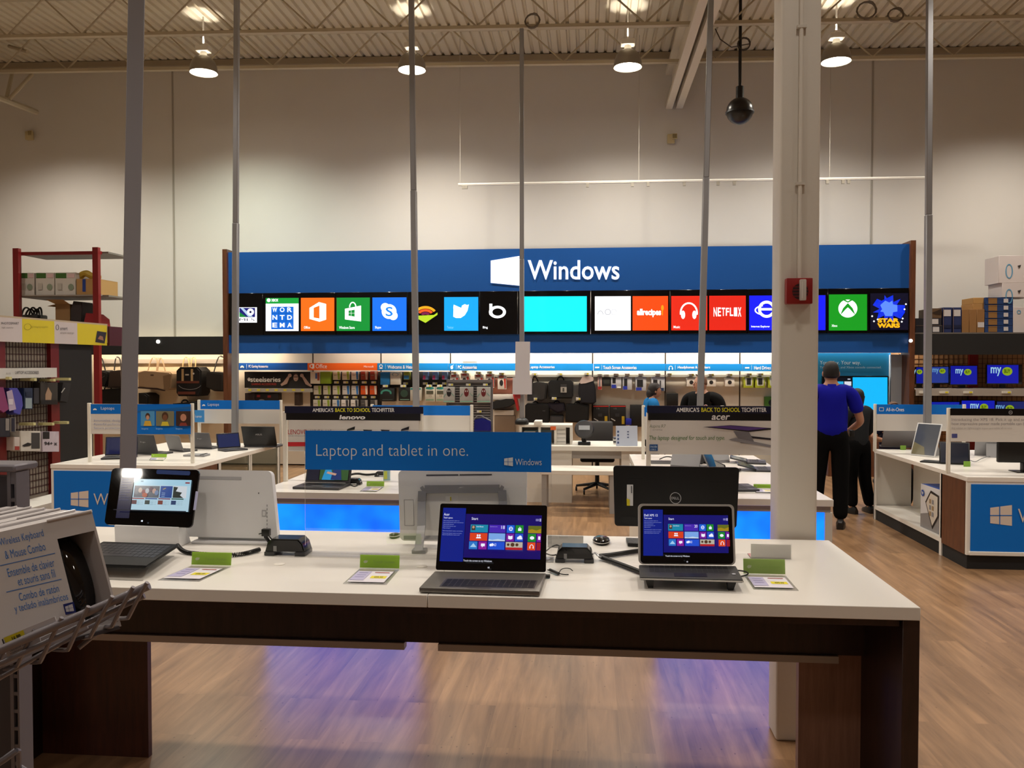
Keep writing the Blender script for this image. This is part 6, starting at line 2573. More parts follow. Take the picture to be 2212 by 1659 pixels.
for k, x0 in enumerate((1484, 1527, 1567)):
    hang('earphone_pack', 'white earphone pack with a black disc, %s' % ('half behind the bald man', 'right of the bald man', 'rightmost of the three')[k], 'earphone pack', (x0, 816.5, x0 + 19.5, 835), '#d8cfc4', 'white earphone packs', lambda c, x0=x0: c.circ(x0 + 9.5, 826, 4.3, 4.3, PL('#201c1c')))
    price(x0 + 10, 810, 'price tag above the white earphone pack ' + ('half behind the bald man', 'right of the bald man', 'at the right')[k])
price(1447, 809, 'lone price tag left of the bald man', wd=8)
for k, x0 in enumerate((1607, 1632, 1660)):
    hang('drive_pack', 'yellow-green pack with a black drive, %s' % ('first of three', 'second of three', 'last, half behind the white column')[k], 'drive pack', (x0, 814.5, x0 + 20.5, 838), '#a9b02c', 'yellow-green drive packs',
         lambda c, x0=x0: (c.poly([(x0 + 2, 815.5), (x0 + 18.5, 815.5), (x0 + 17, 833), (x0 + 4, 833)], PL('#c6c4b4')), c.rect(x0 + 6, 817, x0 + 15, 831, PL('#2a2a28', .3))))
    price(x0 + 12, 809, 'price tag above the %s yellow-green pack' % ORD[k])
hang('drive_box', 'green box with a black shape beside the white column', 'box', (1652, 857, 1682, 879), '#3f6a1c', None, lambda c: c.circ(1667, 870, 7, 7, PL('#141614')), Y=13.875, th=YB - .0005 - 13.875)

# blue console corner at the right end of the display wall
YX = 13.55
x0, x1 = P(1690, 850, Y=YX).x, P(1923, 850, Y=YX).x
gp = thing('game_corner_panel', 'light blue display panel with a slogan behind the man in blue', 'panel', ((x0 + x1) / 2, YX, 0))
q = MB()
q.bx(x0, x1, YX, YX + .35, 0, 1.921, PL('#1387bf'))
q.build('board', gp)
q = MB()
c = PCv(q, YX, .003)
c.text('Your play. Your way.', 1771, 790, 1859, 779, PL('#dff2fa'), -.003)
c.text('Tablet, Phone, and Xbox console connected.', 1771, 796.5, 1904, 791, PL('#bfe2f0'), .0)
q.build('lettering', gp)
q = MB()
pbox(q, 1924, 766, 1963, 1010, YX - .1, .3, PL('#aebccb'))
q.build('side_wall', None, 'pale blue-grey side panel at the right end of the display wall', 'panel')
q = MB()
pbox(q, 1949, 815, 1962, 880, YX - .106, .0055, glow('#7fb2f2', .8))
q.build('light_strip', None, 'glowing pale blue strip on the side panel', 'light')
tv = thing('television', 'flat television showing a bright blue screen behind the man in blue', 'television', tuple(P(1858, 892, Y=13.45)))
q = MB()
pbox(q, 1776, 812, 1920, 892, 13.45, .06, BLACKG, .008)
q.build('housing', tv)
q = MB()
c = PCv(q, 13.45, .002)
c.rect(1842, 815, 1917, 886, glow('#12b4f4', 1.1))
c.rect(1780, 815, 1841, 886, glow('#06101e', .6))
for k in range(3):
    for j in range(2):
        c.rect(1790 + k * 17, 824 + j * 10, 1805 + k * 17, 833 + j * 10, glow(('#1a9ad8', '#28b0e8', '#e4e4f0', '#2a6ab0', '#3aa038', '#1a9ad8')[k + 3 * j], .9), False)
c.k += 1
c.rect(1831, 818, 1837, 820, glow('#cfd8e8', .9))
q.build('display', tv)
q = MB()
pbox(q, 1840, 860, 1860, 880, 13.511, .0385, BLACK)
q.build('wall_mount', tv)
sh = thing('console_shelf', 'low blue shelf with boxed games under the bright blue television', 'shelf', tuple(P(1880, 960, Y=13.3)))
q = MB()
pbox(q, 1790, 910, 1922, 925, 13.3, .2495, PL('#1a6fb8'))
q.build('blue_ledge', sh)
q = MB()
xx0, xx1, zz1 = P(1790, 925, Y=13.3).x, P(1922, 925, Y=13.3).x, P(1856, 925.5, Y=13.3).z
q.bx(xx0, xx1, 13.3, 13.5495, 0, zz1, BROWN)
q.build('cabinet', sh)
for k in range(3):
    hang('game_case', 'white game case, %s of three on the blue ledge' % ORD[k], 'game case', (1871 + k * 13, 896, 1882 + k * 13, 909.8), '#c9ced8', 'white game cases under the television', None, Y=13.4, th=.02)

# ================================================================== left end: handbag wall
xa, xb = P(200, 800, Y=YB).x, P(483, 800, Y=YB).x
q = MB()
q.bx(xa, xb, YB, YW - .02, .02, 2.2, PL('#e4d2b4', .55))
q.build('back_panel', None, 'cream lit wall panel behind the hanging handbags', 'wall panel')
q = MB()
xb2 = P(484, 740, Y=13.3).x
q.bx(xa - 2.2, xb2, 13.3, 13.36, P(400, 766, Y=13.3).z, P(400, 727, Y=13.3).z, BLACKM)
q.bx(xa - 2.2, xb2, 13.36, YB - .01, P(400, 727, Y=13.3).z - .03, P(400, 727, Y=13.3).z, BLACKM)
q.build('valance', None, 'black valance above the handbags at the left', 'valance')
q = MB()
a = P(342, 738, Y=13.3)
q.lathe([(.03, 0), (.03, .015), (.01, .02)], glow('#fff8ec', 6), (a.x, 13.2998, a.z), 12, ax=(0, -1, 0))
q.build('small_light', None, 'small bright round light on the black valance', 'light')
a = P(1967, 736, Y=13.14)
q = MB()
q.lathe([(.025, 0), (.025, .012), (.01, .018)], glow('#fff8ec', 6), (a.x, 13.1398, a.z), 12, ax=(0, -1, 0))
q.build('small_light', None, 'small bright light at the right walnut edge of the sign wall', 'light')
q = MB()
pbox(q, 206, 776, 483, 785, 13.88, .0695, PL('#a39a90'))
q.build('hook_rail', None, 'grey hook rail behind the handbags', 'rail')
bag('handbag', 'black shoulder bag beside the red rack post', [(206, 803), (220, 800), (233, 804), (234, 820), (228, 836), (206, 834)], 13.62, .25, '#121113', [[(208, 803), (211, 778), (216, 771), (222, 776), (228, 803)]], None, lambda c: c.line(214, 820, 226, 812, 1.4, PL('#4a4a4e')))
bag('handbag', 'grey-brown handbag left of the square post', [(236, 802), (262, 799), (266, 838), (231, 838)], 13.6, .27, '#4a3e3a', [[(247, 800), (249, 775), (254, 770), (260, 776), (262, 800)]], '#2a2424')
bag('duffel_bag', 'big black bag below the grey-brown handbag', [(208, 842), (262, 838), (262, 884), (207, 884)], 13.5, .37, '#0d0d0f', [[(225, 842), (228, 834), (238, 834), (241, 841)]], cat='bag')
bag('tote_bag', 'large beige tote bag right of the square post', [(296, 803), (312, 801), (366, 803), (371, 808), (368, 838), (358, 843), (340, 838), (298, 836)], 13.6, .27, '#b49c80', [[(319, 803), (326, 776), (334, 770), (341, 780), (338, 803)], [(340, 803), (345, 772), (351, 776), (357, 803)]], '#a38c70',
    lambda c: (c.poly([(298, 836), (340, 838), (358, 843), (356, 845), (338, 842), (298, 839)], PL('#3a2620')), c.rect(325, 809, 332, 812, PL('#6a5040')), c.poly([(352, 812), (370, 808), (366, 840), (354, 842)], PL('#8d7458'))))
bag('backpack', 'black backpack with cream straps and brown bands', rr(380, 793, 434, 856, 8), 13.58, .29, '#0e0e12', [[(394, 800), (397, 774), (402, 770), (408, 774), (409, 798)], [(412, 796), (414, 774), (419, 771), (423, 776), (422, 798)]], '#c9ac7c',
    lambda c: (c.rect(392, 797, 397, 824, PL('#c9ac7c')), c.rect(412, 797, 417, 824, PL('#c9ac7c')), c.rect(381, 823, 430, 828, PL('#6a3424')), c.rect(384, 846, 422, 852, PL('#6a3424')), c.rect(400, 808, 408, 811, PL('#d8d0c0')), c.circ(418, 807, 2, 2, PL('#d8d8d8')), c.arc(410, 828, 26, 14, 1.2, PL('#8a8a8e'), 200, 340)), cat='bag')
bag('handbag', 'dark grey handbag beside the walnut end panel', [(445, 804), (454, 803), (482, 806), (482, 846), (462, 845), (444, 836)], 13.6, .27, '#26221f', [[(462, 804), (470, 774), (477, 768), (482, 772)]], '#2a2826')
bag('handbag', 'small black bag below the beige tote', [(298, 849), (312, 850), (320, 856), (319, 878), (298, 878)], 13.55, .32, '#0f0f11', [[(304, 852), (308, 862), (304, 870)]], '#7a7a7c')
bag('duffel_bag', 'long black bag low on the wall under the cream-strapped backpack', [(372, 872), (412, 868), (432, 872), (432, 894), (372, 894)], 13.5, .37, '#0f0f11', [[(392, 871), (395, 864), (404, 864), (407, 870)]])

# ------------------------------------------------------------------ red pallet rack
YK = 12.0
DR = PL('#7c0d12', .45)
rk = thing('pallet_rack', 'tall red storage rack at the far left', 'rack', (P(120, 900, Y=YK).x, YK, 0))
xs = [P(a, 610, Y=YK).x for a in (28, 40, 200, 212)]
ztop = P(120, 535, Y=YK).z
for (a, e) in ((xs[0], xs[1]), (xs[2], xs[3])):
    for yy in (YK,):
        q = MB()
        q.bx(a, e, yy, yy + .07, 0, ztop, DR)
        q.build('upright', rk)
for py in (542, 636, 710):
    z_ = P(120, py, Y=YK).z
    q = MB()
    q.bx(xs[0] + .0, xs[3], YK + .0705, YK + .11, z_ - (.05 if py == 542 else .02), z_, DR if py == 542 else PL('#8f8880'))
    q.bx(xs[0], xs[3] + .1, YK + .1105, YK + .795, z_ - .03, z_ - .005, PL('#77706a'))
    q.build('shelf', rk)
zs = P(120, 636, Y=YK).z
for k, (x0, x1) in enumerate(((41, 74), (77, 117), (119, 163))):
    a, e, zt2 = P(x0, 610, Y=YK + .15).x, P(x1, 610, Y=YK + .15).x, P(100, 589, Y=YK + .15).z
    q = MB()
    q.bx(a, e, YK + .15, YK + .6, zs + .0005, zt2, PL('#d2cfca'), .004, 1)
    c = PCv(q, YK + .15, .003)
    c.rect(x0 + 1, 590, x0 + (x1 - x0) * .55, 601, PL('#3c6a28'))
    c.rect(x0 + (x1 - x0) * .62, 591, x1 - 2, 600, PL('#dcc0c4'))
    c.circ(x1 - 10, 620, 6, 7, PL('#8a9a86'))
    c.rect(x0 + 5, 612, x0 + 14, 626, PL('#bdbab4'))
    q.build('router_box', None, 'white box with green band on the red rack, %s' % ('leftmost', 'in the middle', 'rightmost of the three')[k], 'box', 'white and green boxes on the red rack')
a, e, zt2 = P(165, 610, Y=YK + .15).x, P(227, 610, Y=YK + .15).x, P(190, 602, Y=YK + .15).z
q = MB()
q.bx(a, e - .12, YK + .15, YK + .7, zs + .0005, zt2, CARD, .003, 1)
c = PCv(q, YK + .15, .003)
c.rect(178, 603, 185, 630, PL('#1c3a8a'))
q.build('cardboard_box', None, 'brown carton with a blue strap at the right of the red rack', 'box')
q = MB()
q.tube([P(172, 600, Y=YK + .3), P(178, 592, Y=YK + .3), P(188, 590, Y=YK + .3), P(196, 596, Y=YK + .3), P(215, 600, Y=YK + .3)], .05, PL('#c8a83c'), 8, 2)
q.build('yellow_wrap', None, 'yellow wrapping spilling over the carton on the red rack', 'wrapping')
z3 = P(120, 710, Y=YK).z
q = MB()
for k in range(5):
    q.tube([P(44 + k * 8, 690, Y=YK + .3), P(52 + k * 8, 662 + (k % 2) * 6, Y=YK + .3 + k * .04), P(66 + k * 6, 668, Y=YK + .35), P(74 + k * 4, 692, Y=YK + .3)], .014, PL('#1a1614'), 6, 3)
q.bx(P(48, 700, Y=YK + .3).x, P(86, 700, Y=YK + .3).x, YK + .25, YK + .5, z3 + .0005, P(60, 680, Y=YK + .3).z, PL('#241c18'), .02)
q.build('wire_basket', None, 'tangle of dark wire fixtures on the lower shelf of the red rack', 'wire basket', kind='stuff')
a, e = P(120, 690, Y=YK + .2).x, P(151, 690, Y=YK + .2).x
zc = P(130, 657, Y=YK + .2).z
q = MB()
q.bx(a, e, YK + .2, YK + .55, z3 + .0005, zc, PL('#8a6a44', .8))
q.hexa([(a, YK + .2, zc), (e, YK + .2, zc), (e, YK + .205, zc), (a, YK + .205, zc), (a - .06, YK + .06, zc + .06), (e - .02, YK + .06, zc + .06), (e - .02, YK + .065, zc + .06), (a - .06, YK + .065, zc + .06)], PL('#9a7a50', .8))
q.hexa([(a, YK + .2, zc), (a, YK + .55, zc), (a + .005, YK + .55, zc), (a + .005, YK + .2, zc), (a - .14, YK + .2, zc - .03), (a - .14, YK + .55, zc - .03), (a - .135, YK + .55, zc - .03), (a - .135, YK + .2, zc - .03)], PL('#9a7a50', .8))
q.build('open_carton', None, 'open brown carton with raised flaps on the red rack', 'box')
q = MB()
q.prism([P(*p, Y=YK + .2) for p in ((152, 700), (176, 700), (178, 668), (176, 652), (158, 650), (152, 668))][::-1], (0, .3, 0), PL('#2a2224', .7), .01)
q.build('black_case', None, 'dark upright case beside the open carton on the red rack', 'case')
q = MB()
q.prism([P(*p, Y=YK + .15) for p in ((178, 704), (216, 704), (214, 688), (200, 677), (184, 676))][::-1], (0, .3, 0), PL('#8a1c22', .8), .02)
q.build('red_cloth', None, 'heap of red cloth on the lower shelf of the red rack', 'cloth')

# ------------------------------------------------------------------ left aisle gondola, seen along its face
XG = -6.2
GX = lambda px, py, X=XG: P(px, py, X=X)
gd = thing('gondola', 'dark gondola with grid panel and red posts along the left aisle', 'shelving', (XG - .3, 9.2, 0))
y0g, y1g = GX(-40, 900).y, GX(196, 900).y
q = MB()
q.bx(XG - .5, XG - .02, y0g, y1g, 0, 2.02, PL('#8f8478', .7))
q.build('back_board', gd)
ya, yb = GX(8, 760).y, GX(107, 760).y
zlo = .26
q = MB()
k_ = PL('#3a1614', .6)
zz = .28
while zz < 2.0:
    q.bx(XG - .019, XG - .012, ya, yb, zz, zz + .008, k_)
    zz += .075
yy = ya
while yy < yb:
    q.bx(XG - .012, XG - .006, yy, yy + .006, .28, 2.0, k_)
    yy += .05
q.build('grid_panel', gd)
for a, e in ((-7, 8), (106, 124)):
    q = MB()
    q.bx(XG - .0195, XG + .03, GX(a, 900).y, GX(e, 900).y, 0, 2.02, PL('#6d0e10', .45))
    q.build('red_post', gd)
q = MB()
q.bx(XG - .0195, XG + .02, GX(125, 900).y, y1g, 0, 2.02, BLACKM)
q.build('black_end_panel', gd)
q = MB()
q.bx(XG + .031, XG + .40, y0g, y1g, .0, .16, BLACKM)
q.build('plinth', gd)
q = MB()
q.bx(XG + .031, XG + .42, y0g, y1g, .1605, .25, PL('#d6d2cc'))
q.build('base_deck', gd)
# long yellow and white aisle sign on top of it
XS = XG + .08
SX = lambda px, py, l=0: P(px, py, X=XS + l)
sn = thing('aisle_sign', 'long white and yellow aisle sign running along the top of the left gondola', 'sign', (XS, 9.3, 2.03))
ys = [SX(a, 715).y for a in (-60, 48, 117.5, 167, 231)]
z0s, z1s = SX(115, 742).z, SX(115, 694).z
q = MB()
q.bx(XS - .45, XS - .004, ys[0], ys[-1] + .02, 2.021, z1s + .02, PL('#b6a58c'))
q.build('sign_body', sn)
for k in range(4):
    q = MB()
    q.bx(XS - .0035, XS, ys[k], ys[k + 1], z0s, z1s, PL(('#c9bfc0', '#d6c41e')[k % 2]))
    c = FCv(q, SX, .003)
    g_ = PL('#77706e')
    if k == 0:
        c.text('PHOTOSMART', 3, 701, 41, 696, PL('#4a464a'))
        c.text('high capacity', 4, 710, 29, 706, g_)
    elif k == 1:
        c.arc(60, 706, 8, 7, 1, PL('#a89a14'), 0, 360, 20)
        c.text('hp imaging supplies', 68, 709, 104, 704, PL('#a89a14'))
    elif k == 2:
        c.arc(124, 707, 3.6, 6, 1, PL('#4a4a50'), 0, 360, 20)
        c.text('smart', 130, 713, 146, 707, PL('#4a4a50'))
        c.text('simple savings', 130, 722, 160, 717, g_)
    else:
        c.poly([(206, 739), (226, 742), (230, 718), (210, 715)], PL('#26222e'))
        c.poly([(211, 732), (216, 725), (222, 727), (224, 736)], PL('#9a6a50'))
        c.text('text text text', 175, 716, 206, 711, PL('#a89a14')) if False else None
    q.build('panel', sn)
q = MB()
q.bx(XS - .02, XS + .02, ys[-1] + .0205, SX(262, 728).y, z0s + .0, z1s - .01, PL('#4a0f1c'))
q.build('maroon_end', sn)
# header and goods on the gondola
XH = XG + .16
HX = lambda px, py, l=0: P(px, py, X=XH + l)
q = MB()
za, zb_ = HX(60, 816.5).z, HX(60, 795).z
q.bx(XG + .0305, XH, HX(-30, 805).y, HX(123, 805).y, za, zb_, PL('#c9c7c4'))
c = FCv(q, HX, .003)
c.text('LAPTOP ACCESSORIES', 33, 808, 84, 801.5, PL('#5a585a'), .01)
c.text('B-10', 14, 809, 23, 805, PL('#8a888a'))
q.build('header_sign', None, 'grey-white header sign for laptop accessories on the left gondola', 'sign', 'header signs along the left gondola')


def ghang(name, label, cat, rc, col, art=None, X=XG + .12, group='packs hanging on the left gondola', poly=None):
    fx = lambda px, py, l=0: P(px, py, X=X + l)
    q = MB()
    pts = poly or [(rc[0], rc[1]), (rc[2], rc[1]), (rc[2], rc[3]), (rc[0], rc[3])]
    p3 = [fx(*p) for p in pts]
    q.prism(p3, (-(X - XG - (.0305 if rc[0] < 8 or rc[2] > 106 else -.0055)), 0, 0), PL(col, .55), .004)
    if art:
        art(FCv(q, fx, .003))
    return q.build(name, None, label, cat, group)


ghang('mouse_pad', 'pink pouch at the left edge hanging on the gondola', 'pouch', (-8, 836, 18, 890), '#8c3a6e', None, poly=[(-8, 838), (8, 836), (20, 884), (8, 892), (-8, 880)])
ghang('mouse_pad', 'violet blue round pouch with a white card on the gondola', 'pouch', (16, 838, 50, 896), '#4a48a8', lambda c: (c.poly([(14, 846), (26, 842), (35, 884), (20, 888)], PL('#b9a8c4')), c.rect(19, 862, 28, 874, PL('#d8d0dc'))), poly=[(20, 838), (38, 838), (48, 856), (50, 876), (44, 896), (30, 892), (24, 860)])
ghang('cable_pack', 'dark blue and pale pack on the gondola', 'pack', (52, 838, 71, 884), '#20304e', lambda c: (c.rect(55, 860, 69, 882, PL('#8fa0a8')), c.rect(56, 846, 68, 856, PL('#16243e'))))
ghang('cable_pack', 'slim dark pack right of the dark blue pack', 'pack', (73, 838, 85, 872), '#2e2e34')
ghang('phone_pouch', 'grey pouch pack with a brown picture on the gondola', 'pouch', (87, 826, 125, 874), '#35312c', lambda c: (c.poly([(98, 870), (110, 870), (112, 850), (104, 836), (98, 852)], PL('#a88a70')), c.rect(97, 864, 111, 871, PL('#d0c4b0')), c.rect(89, 864, 124, 873, PL('#0e0d0c'), False)))
ghang('phone_pouch', 'black pouch on the black end panel', 'pouch', (130, 826, 154, 871), '#1a1a1c', lambda c: c.line(133, 848, 140, 838, 2, PL('#b8b8b4')), poly=[(136, 826), (154, 828), (146, 870), (130, 866)])
ghang('cable_pack', 'dark pack with a white edge in the lower row at the left edge', 'pack', (-8, 903, 22, 944), '#22222e', lambda c: c.rect(12, 904, 20, 930, PL('#8a8480')))
ghang('cable_pack', 'pale narrow pack with dark strip in the lower row', 'pack', (22, 902, 35, 934), '#7a726c', lambda c: c.rect(25, 903, 32, 932, PL('#1a1a30')))
ghang('adapter_pack', 'small white and red pack in the lower row', 'pack', (31, 944, 43, 973), '#c9bdb8', lambda c: c.rect(32, 964, 42, 972, PL('#a03a34')))
ghang('adapter_box', 'white box with dark right half in the lower row of the gondola', 'box', (45, 931, 88, 975), '#cfc9c0', lambda c: (c.rect(68, 935, 86, 969, PL('#3a3a3c')), c.poly([(48, 962), (60, 956), (68, 958), (66, 963), (52, 965)], PL('#1c1c1e'))))
ghang('adapter_box', 'white box with black print at the right of the lower row', 'box', (92, 932, 128, 976), '#c8bcc8', lambda c: (c.rect(92.5, 932.5, 107, 948, PL('#18161c')), c.text('94+ x', 96, 962, 124, 954, PL('#1c1a1e'), .03)))
for k, (px, py) in enumerate(((23, 817), (77, 820), (118, 821), (151, 819), (75, 916), (115, 916), (147, 913))):
    fx = lambda a, e, l=0: P(a, e, X=XG + .2 + l)
    q = MB()
    p = fx(px, py)
    q.bx(XG + .0305, XG + .2, p.y - .02, p.y + .02, p.z - .015, p.z + .015, PL('#c9c28a'))
    q.build('price_tag', None, 'pale yellow price tag on the left gondola, %s in the %s row' % (ORD[k if k < 4 else k - 4], 'upper' if k < 4 else 'lower'), 'price tag', 'price tags on the left gondola')

# ================================================================== right end: monitor wall
YM = 13.75
xa, xb = xr + .08, 11.2
mw = thing('monitor_shelving', 'wall shelving with peach grid panel and monitors at the right', 'shelving', ((xa + xb) / 2, YM, 0))
q = MB()
q.bx(xa, xb, YM + .06, YW - .02, 0, 2.2, PL('#c9986a', .6))
q.build('back_board', mw)
q = MB()
GB = PL('#6a4630', .6)
zz = .4
while zz < 2.0:
    q.bx(xa, xb, YM + .045, YM + .052, zz, zz + .007, GB)
    zz += .075
xx = xa
while xx < xb:
    q.bx(xx, xx + .006, YM + .052, YM + .058, .4, 2.0, GB)
    xx += .075
q.build('grid_panel', mw)
q = MB()
a, e = P(2094, 800, Y=YM).x, P(2113, 800, Y=YM).x
q.bx(a, e, YM, YM + .0445, 0, 2.0, PL('#8c0f10', .45))
q.build('red_post', mw)
zv0, zv1 = P(2090, 766, Y=13.2).z, P(2090, 721, Y=13.2).z
q = MB()
q.bx(xa, xb, 13.2, 13.26, zv0, zv1, BLACKM)
q.build('valance', mw)
q = MB()
q.bx(xa, xb, 13.2, YW - .02, zv1 + .0005, zv1 + .02, PL('#6a6560'))
q.build('top_shelf', mw)
zsh = P(2090, 840, Y=13.1).z
q = MB()
q.bx(xa, xb, 13.1, YM + .0395, zsh - .015, zsh, PL('#a8a29a'))
q.bx(xa, xb, 13.08, 13.0995, P(2090, 855, Y=13.1).z, zsh + .005, PL('#a8a098'))
q.build('shelf', mw)
zs2 = P(2090, 915, Y=13.0).z
q = MB()
q.bx(xa, xb, 12.98, YM + .0395, zs2 - .04, zs2, PL('#a8a29a'))
q.build('shelf', mw)
for k, px in enumerate((1996, 2040, 2092, 2175)):
    price(px, 847.5, 'shelf price tag on the monitor shelf, %s from the left' % ORD[k], Y=13.062, wd=20, th=.0175, group='shelf price tags under the monitors')


def my(c, x0, x1, y0, col='#7fb8e6'):
    w_ = x1 - x0
    c.text('my', x0, y0 + w_ * .42, x0 + w_ * .5, y0, glow(col, .8), .02)
    c.circ(x0 + w_ * .78, y0 + w_ * .2, w_ * .24, w_ * .2, glow('#a8c81e', .6))
    c.text('BUY', x0 + w_ * .64, y0 + w_ * .28, x0 + w_ * .92, y0 + w_ * .1, glow('#24480a', .4), .02)


for k, (a, y0, e, y1, z_, col, tx, Yy) in enumerate(((1978, 792, 1999, 830, zsh, '#0a1a9a', (1966, 1992, 798), 13.45), (2004, 791, 2050, 829, zsh, '#2a3e9a', (2014, 2042, 796), 13.5), (2052, 789, 2112, 832, zsh, '#0c18a8', (2064, 2098, 797), 13.4),
                                          (2131, 787, 2208, 830, zsh, '#0a16b4', (2140, 2186, 793), 13.35), (2008, 867, 2074, 905, zs2, '#1024b0', (2020, 2050, 885), 13.3), (2076, 864, 2150, 906, zs2, '#0c1cc0', (2096, 2134, 872), 13.25), (2152, 866, 2216, 905, zs2, '#14246a', (2151, 2190, 875), 13.3))):
    m0 = P((a + e) / 2, y1, Y=Yy)
    mt = thing('monitor', 'monitor with blue screen, %s in the %s row of the right wall' % (ORD[k if k < 4 else k - 4], 'upper' if k < 4 else 'lower'), 'monitor', (m0.x, Yy, z_), 'monitors on the right wall')
    q = MB()
    pbox(q, a, y0, e, y1, Yy, .04, BLACKG, .004)
    q.build('housing', mt)
    q = MB()
    c = PCv(q, Yy, .003)
    c.rect(a + 1.5, y0 + 1.5, e - (1.5 if k != 3 else 8), y1 - 2, glow(col, .75))
    c2 = (lambda *r_: None)
    my(c, *tx, '#6fa8d8' if k in (1, 6) else '#a8d8f0')
    q.build('display', mt)
    q = MB()
    q.bx(m0.x - .04, m0.x + .04, Yy + .0405, Yy + .07, z_ + .0105, m0.z + .08, BLACK)
    q.build('stand_neck', mt)
    q = MB()
    q.bx(m0.x - .12, m0.x + .12, Yy - .04, Yy + .12, z_, z_ + .01, BLACK)
    q.build('stand_base', mt)

# boxes stored on top
YT = 13.3
zt0 = zv1 + .021


def sbox(label, rc, col, art=None, Y=YT, dep=.5, group='boxes on top of the right wall', cat='box', name='carton', z0=None):
    q = MB()
    a, e = P(rc[0], 690, Y=Y).x, P(rc[2], 690, Y=Y).x
    z1 = P((rc[0] + rc[2]) / 2, rc[1], Y=Y).z
    zb2 = zt0 if z0 is None else z0
    q.bx(a, e, Y, Y + dep, zb2, z1, PL(col, .7), .003, 1)
    if art:
        art(PCv(q, Y, .003))
    q.build(name, None, label, cat, group)
    return z1 + .0005


LBL = PL('#c9c4c4')
za = sbox('flat dark box at the bottom, beside the walnut end panel', (1978, 704, 2036, 718), '#1c1c28', lambda c: (c.rect(2015, 706, 2029, 717, LBL), c.rect(1979, 702.6, 2035, 704, PL('#5a4a3e'))))
zb2 = sbox('flat dark box stacked on another, beside the walnut end panel', (1978, 687.5, 2034, 702), '#1a1a26', lambda c: c.rect(2013, 689, 2027, 700, LBL), z0=za)
sbox('half-open brown carton on the two flat dark boxes', (2012, 666, 2034, 686), '#5a4228', lambda c: c.poly([(2013, 676), (2033, 667), (2033, 680), (2022, 679)], PL('#2e2014')), z0=zb2)
for k, (x0, x1) in enumerate(((2037, 2056), (2058.5, 2077))):
    sbox('upright navy box with white label, %s of two' % ('left', 'right')[k], (x0, 664, x1, 718), '#182658', lambda c, x0=x0, x1=x1: (c.rect(x0 + 1.5, 669, x1 - 2, 683, LBL), c.rect(x0 + 1, 702, x1 - 1, 708, PL('#101a3c')), c.rect(x0 + .2, 664.5, x0 + 1.4, 718, PL('#6a5440'))))
for k, (x0, x1) in enumerate(((2078, 2093.5), (2094, 2109.5), (2110, 2126.5))):
    sbox('upright brown carton, %s of three beside the navy boxes' % ORD[k], (x0, 668, x1, 718), '#8d6436', (lambda c: c.rect(2112, 696, 2126, 707, LBL)) if k == 2 else None)
zq = P(2115, 668, Y=13.34).z
za = sbox('lower of two brown cartons lying on the upright ones', (2101, 656, 2126, 668), '#a87e48', None, Y=13.34, dep=.4, z0=P(2102, 668, Y=YT).z + .0005)
sbox('upper of two brown cartons lying on the upright ones', (2102, 643, 2126, 656), '#b0864c', None, Y=13.34, dep=.4, z0=za)
zz = zt0
for k in range(5):
    yt = 703 - k * 15.2
    zz = sbox('flat blue and brown box, %s from the bottom of the stack of five' % ORD[k], (2127.5, yt, 2188, yt + 15), '#14386e', lambda c, yt=yt: (c.rect(2135, yt + 1.5, 2154, yt + 14, PL('#8d6638')), c.rect(2168, yt + 3, 2178, yt + 11.5, LBL), c.rect(2128, yt + .3, 2188, yt + 1.2, PL('#0c2040'), False)), z0=zz, group='stack of blue and brown boxes')


def hpart(y0, k):
    def f(c):
        b_ = PL('#5f9cc0')
        c.arc(2184 + (-4 if k else 8), y0 + 20, 8 if k != 0 else 5, 16 if k else 5, 2.4, b_, 0, 360, 24)
        if k:
            c.poly([(2198, y0 + 8), (2206, y0 + 6), (2202, y0 + 14)], PL('#3a3634'))
    return f


za = sbox('white box with blue round mark, lowest at the right edge', (2188.5, 663, 2236, 718), '#cfc6c4', lambda c: (c.arc(2201, 674, 4.5, 4.5, 1.8, PL('#5f9cc0'), 0, 360, 20)), group='white boxes at the right edge')
za = sbox('white box with blue round mark, in the middle at the right edge', (2164, 611, 2234, 663), '#d3cac8', hpart(620, 1), group='white boxes at the right edge', z0=zz if zz > za else za, dep=.45)
sbox('white box with blue round mark, topmost at the right edge', (2156, 552, 2236, 611), '#d6cdcb', hpart(566, 2), group='white boxes at the right edge', z0=za, dep=.45)
# ================================================================== people
def skin_geo(verts, edges, rad, sub=2, root=0):
    me = bpy.data.meshes.new('sk')
    me.from_pydata([tuple(v) for v in verts], edges, [])
    o = bpy.data.objects.new('sk', me)
    C.objects.link(o)
    o.modifiers.new('skin', 'SKIN')
    for i_, r_ in enumerate(rad):
        d = me.skin_vertices[0].data[i_]
        d.radius = r_ if isinstance(r_, tuple) else (r_, r_)
        d.use_root = (i_ == root)
    s_ = o.modifiers.new('sub', 'SUBSURF')
    s_.levels = s_.render_levels = sub
    dg = bpy.context.evaluated_depsgraph_get()
    m2 = bpy.data.meshes.new_from_object(o.evaluated_get(dg))
    vs_ = [v.co.copy() for v in m2.vertices]
    fs_ = [tuple(p.vertices) for p in m2.polygons]
    bpy.data.objects.remove(o)
    bpy.data.meshes.remove(me)
    bpy.data.meshes.remove(m2)
    return vs_, fs_


def put(q, geo, m):
    vv = [q.v(p) for p in geo[0]]
    i_ = q.mi(m)
    for f in geo[1]:
        try:
            q.bm.faces.new([vv[k] for k in f]).material_index = i_
        except ValueError:
            pass


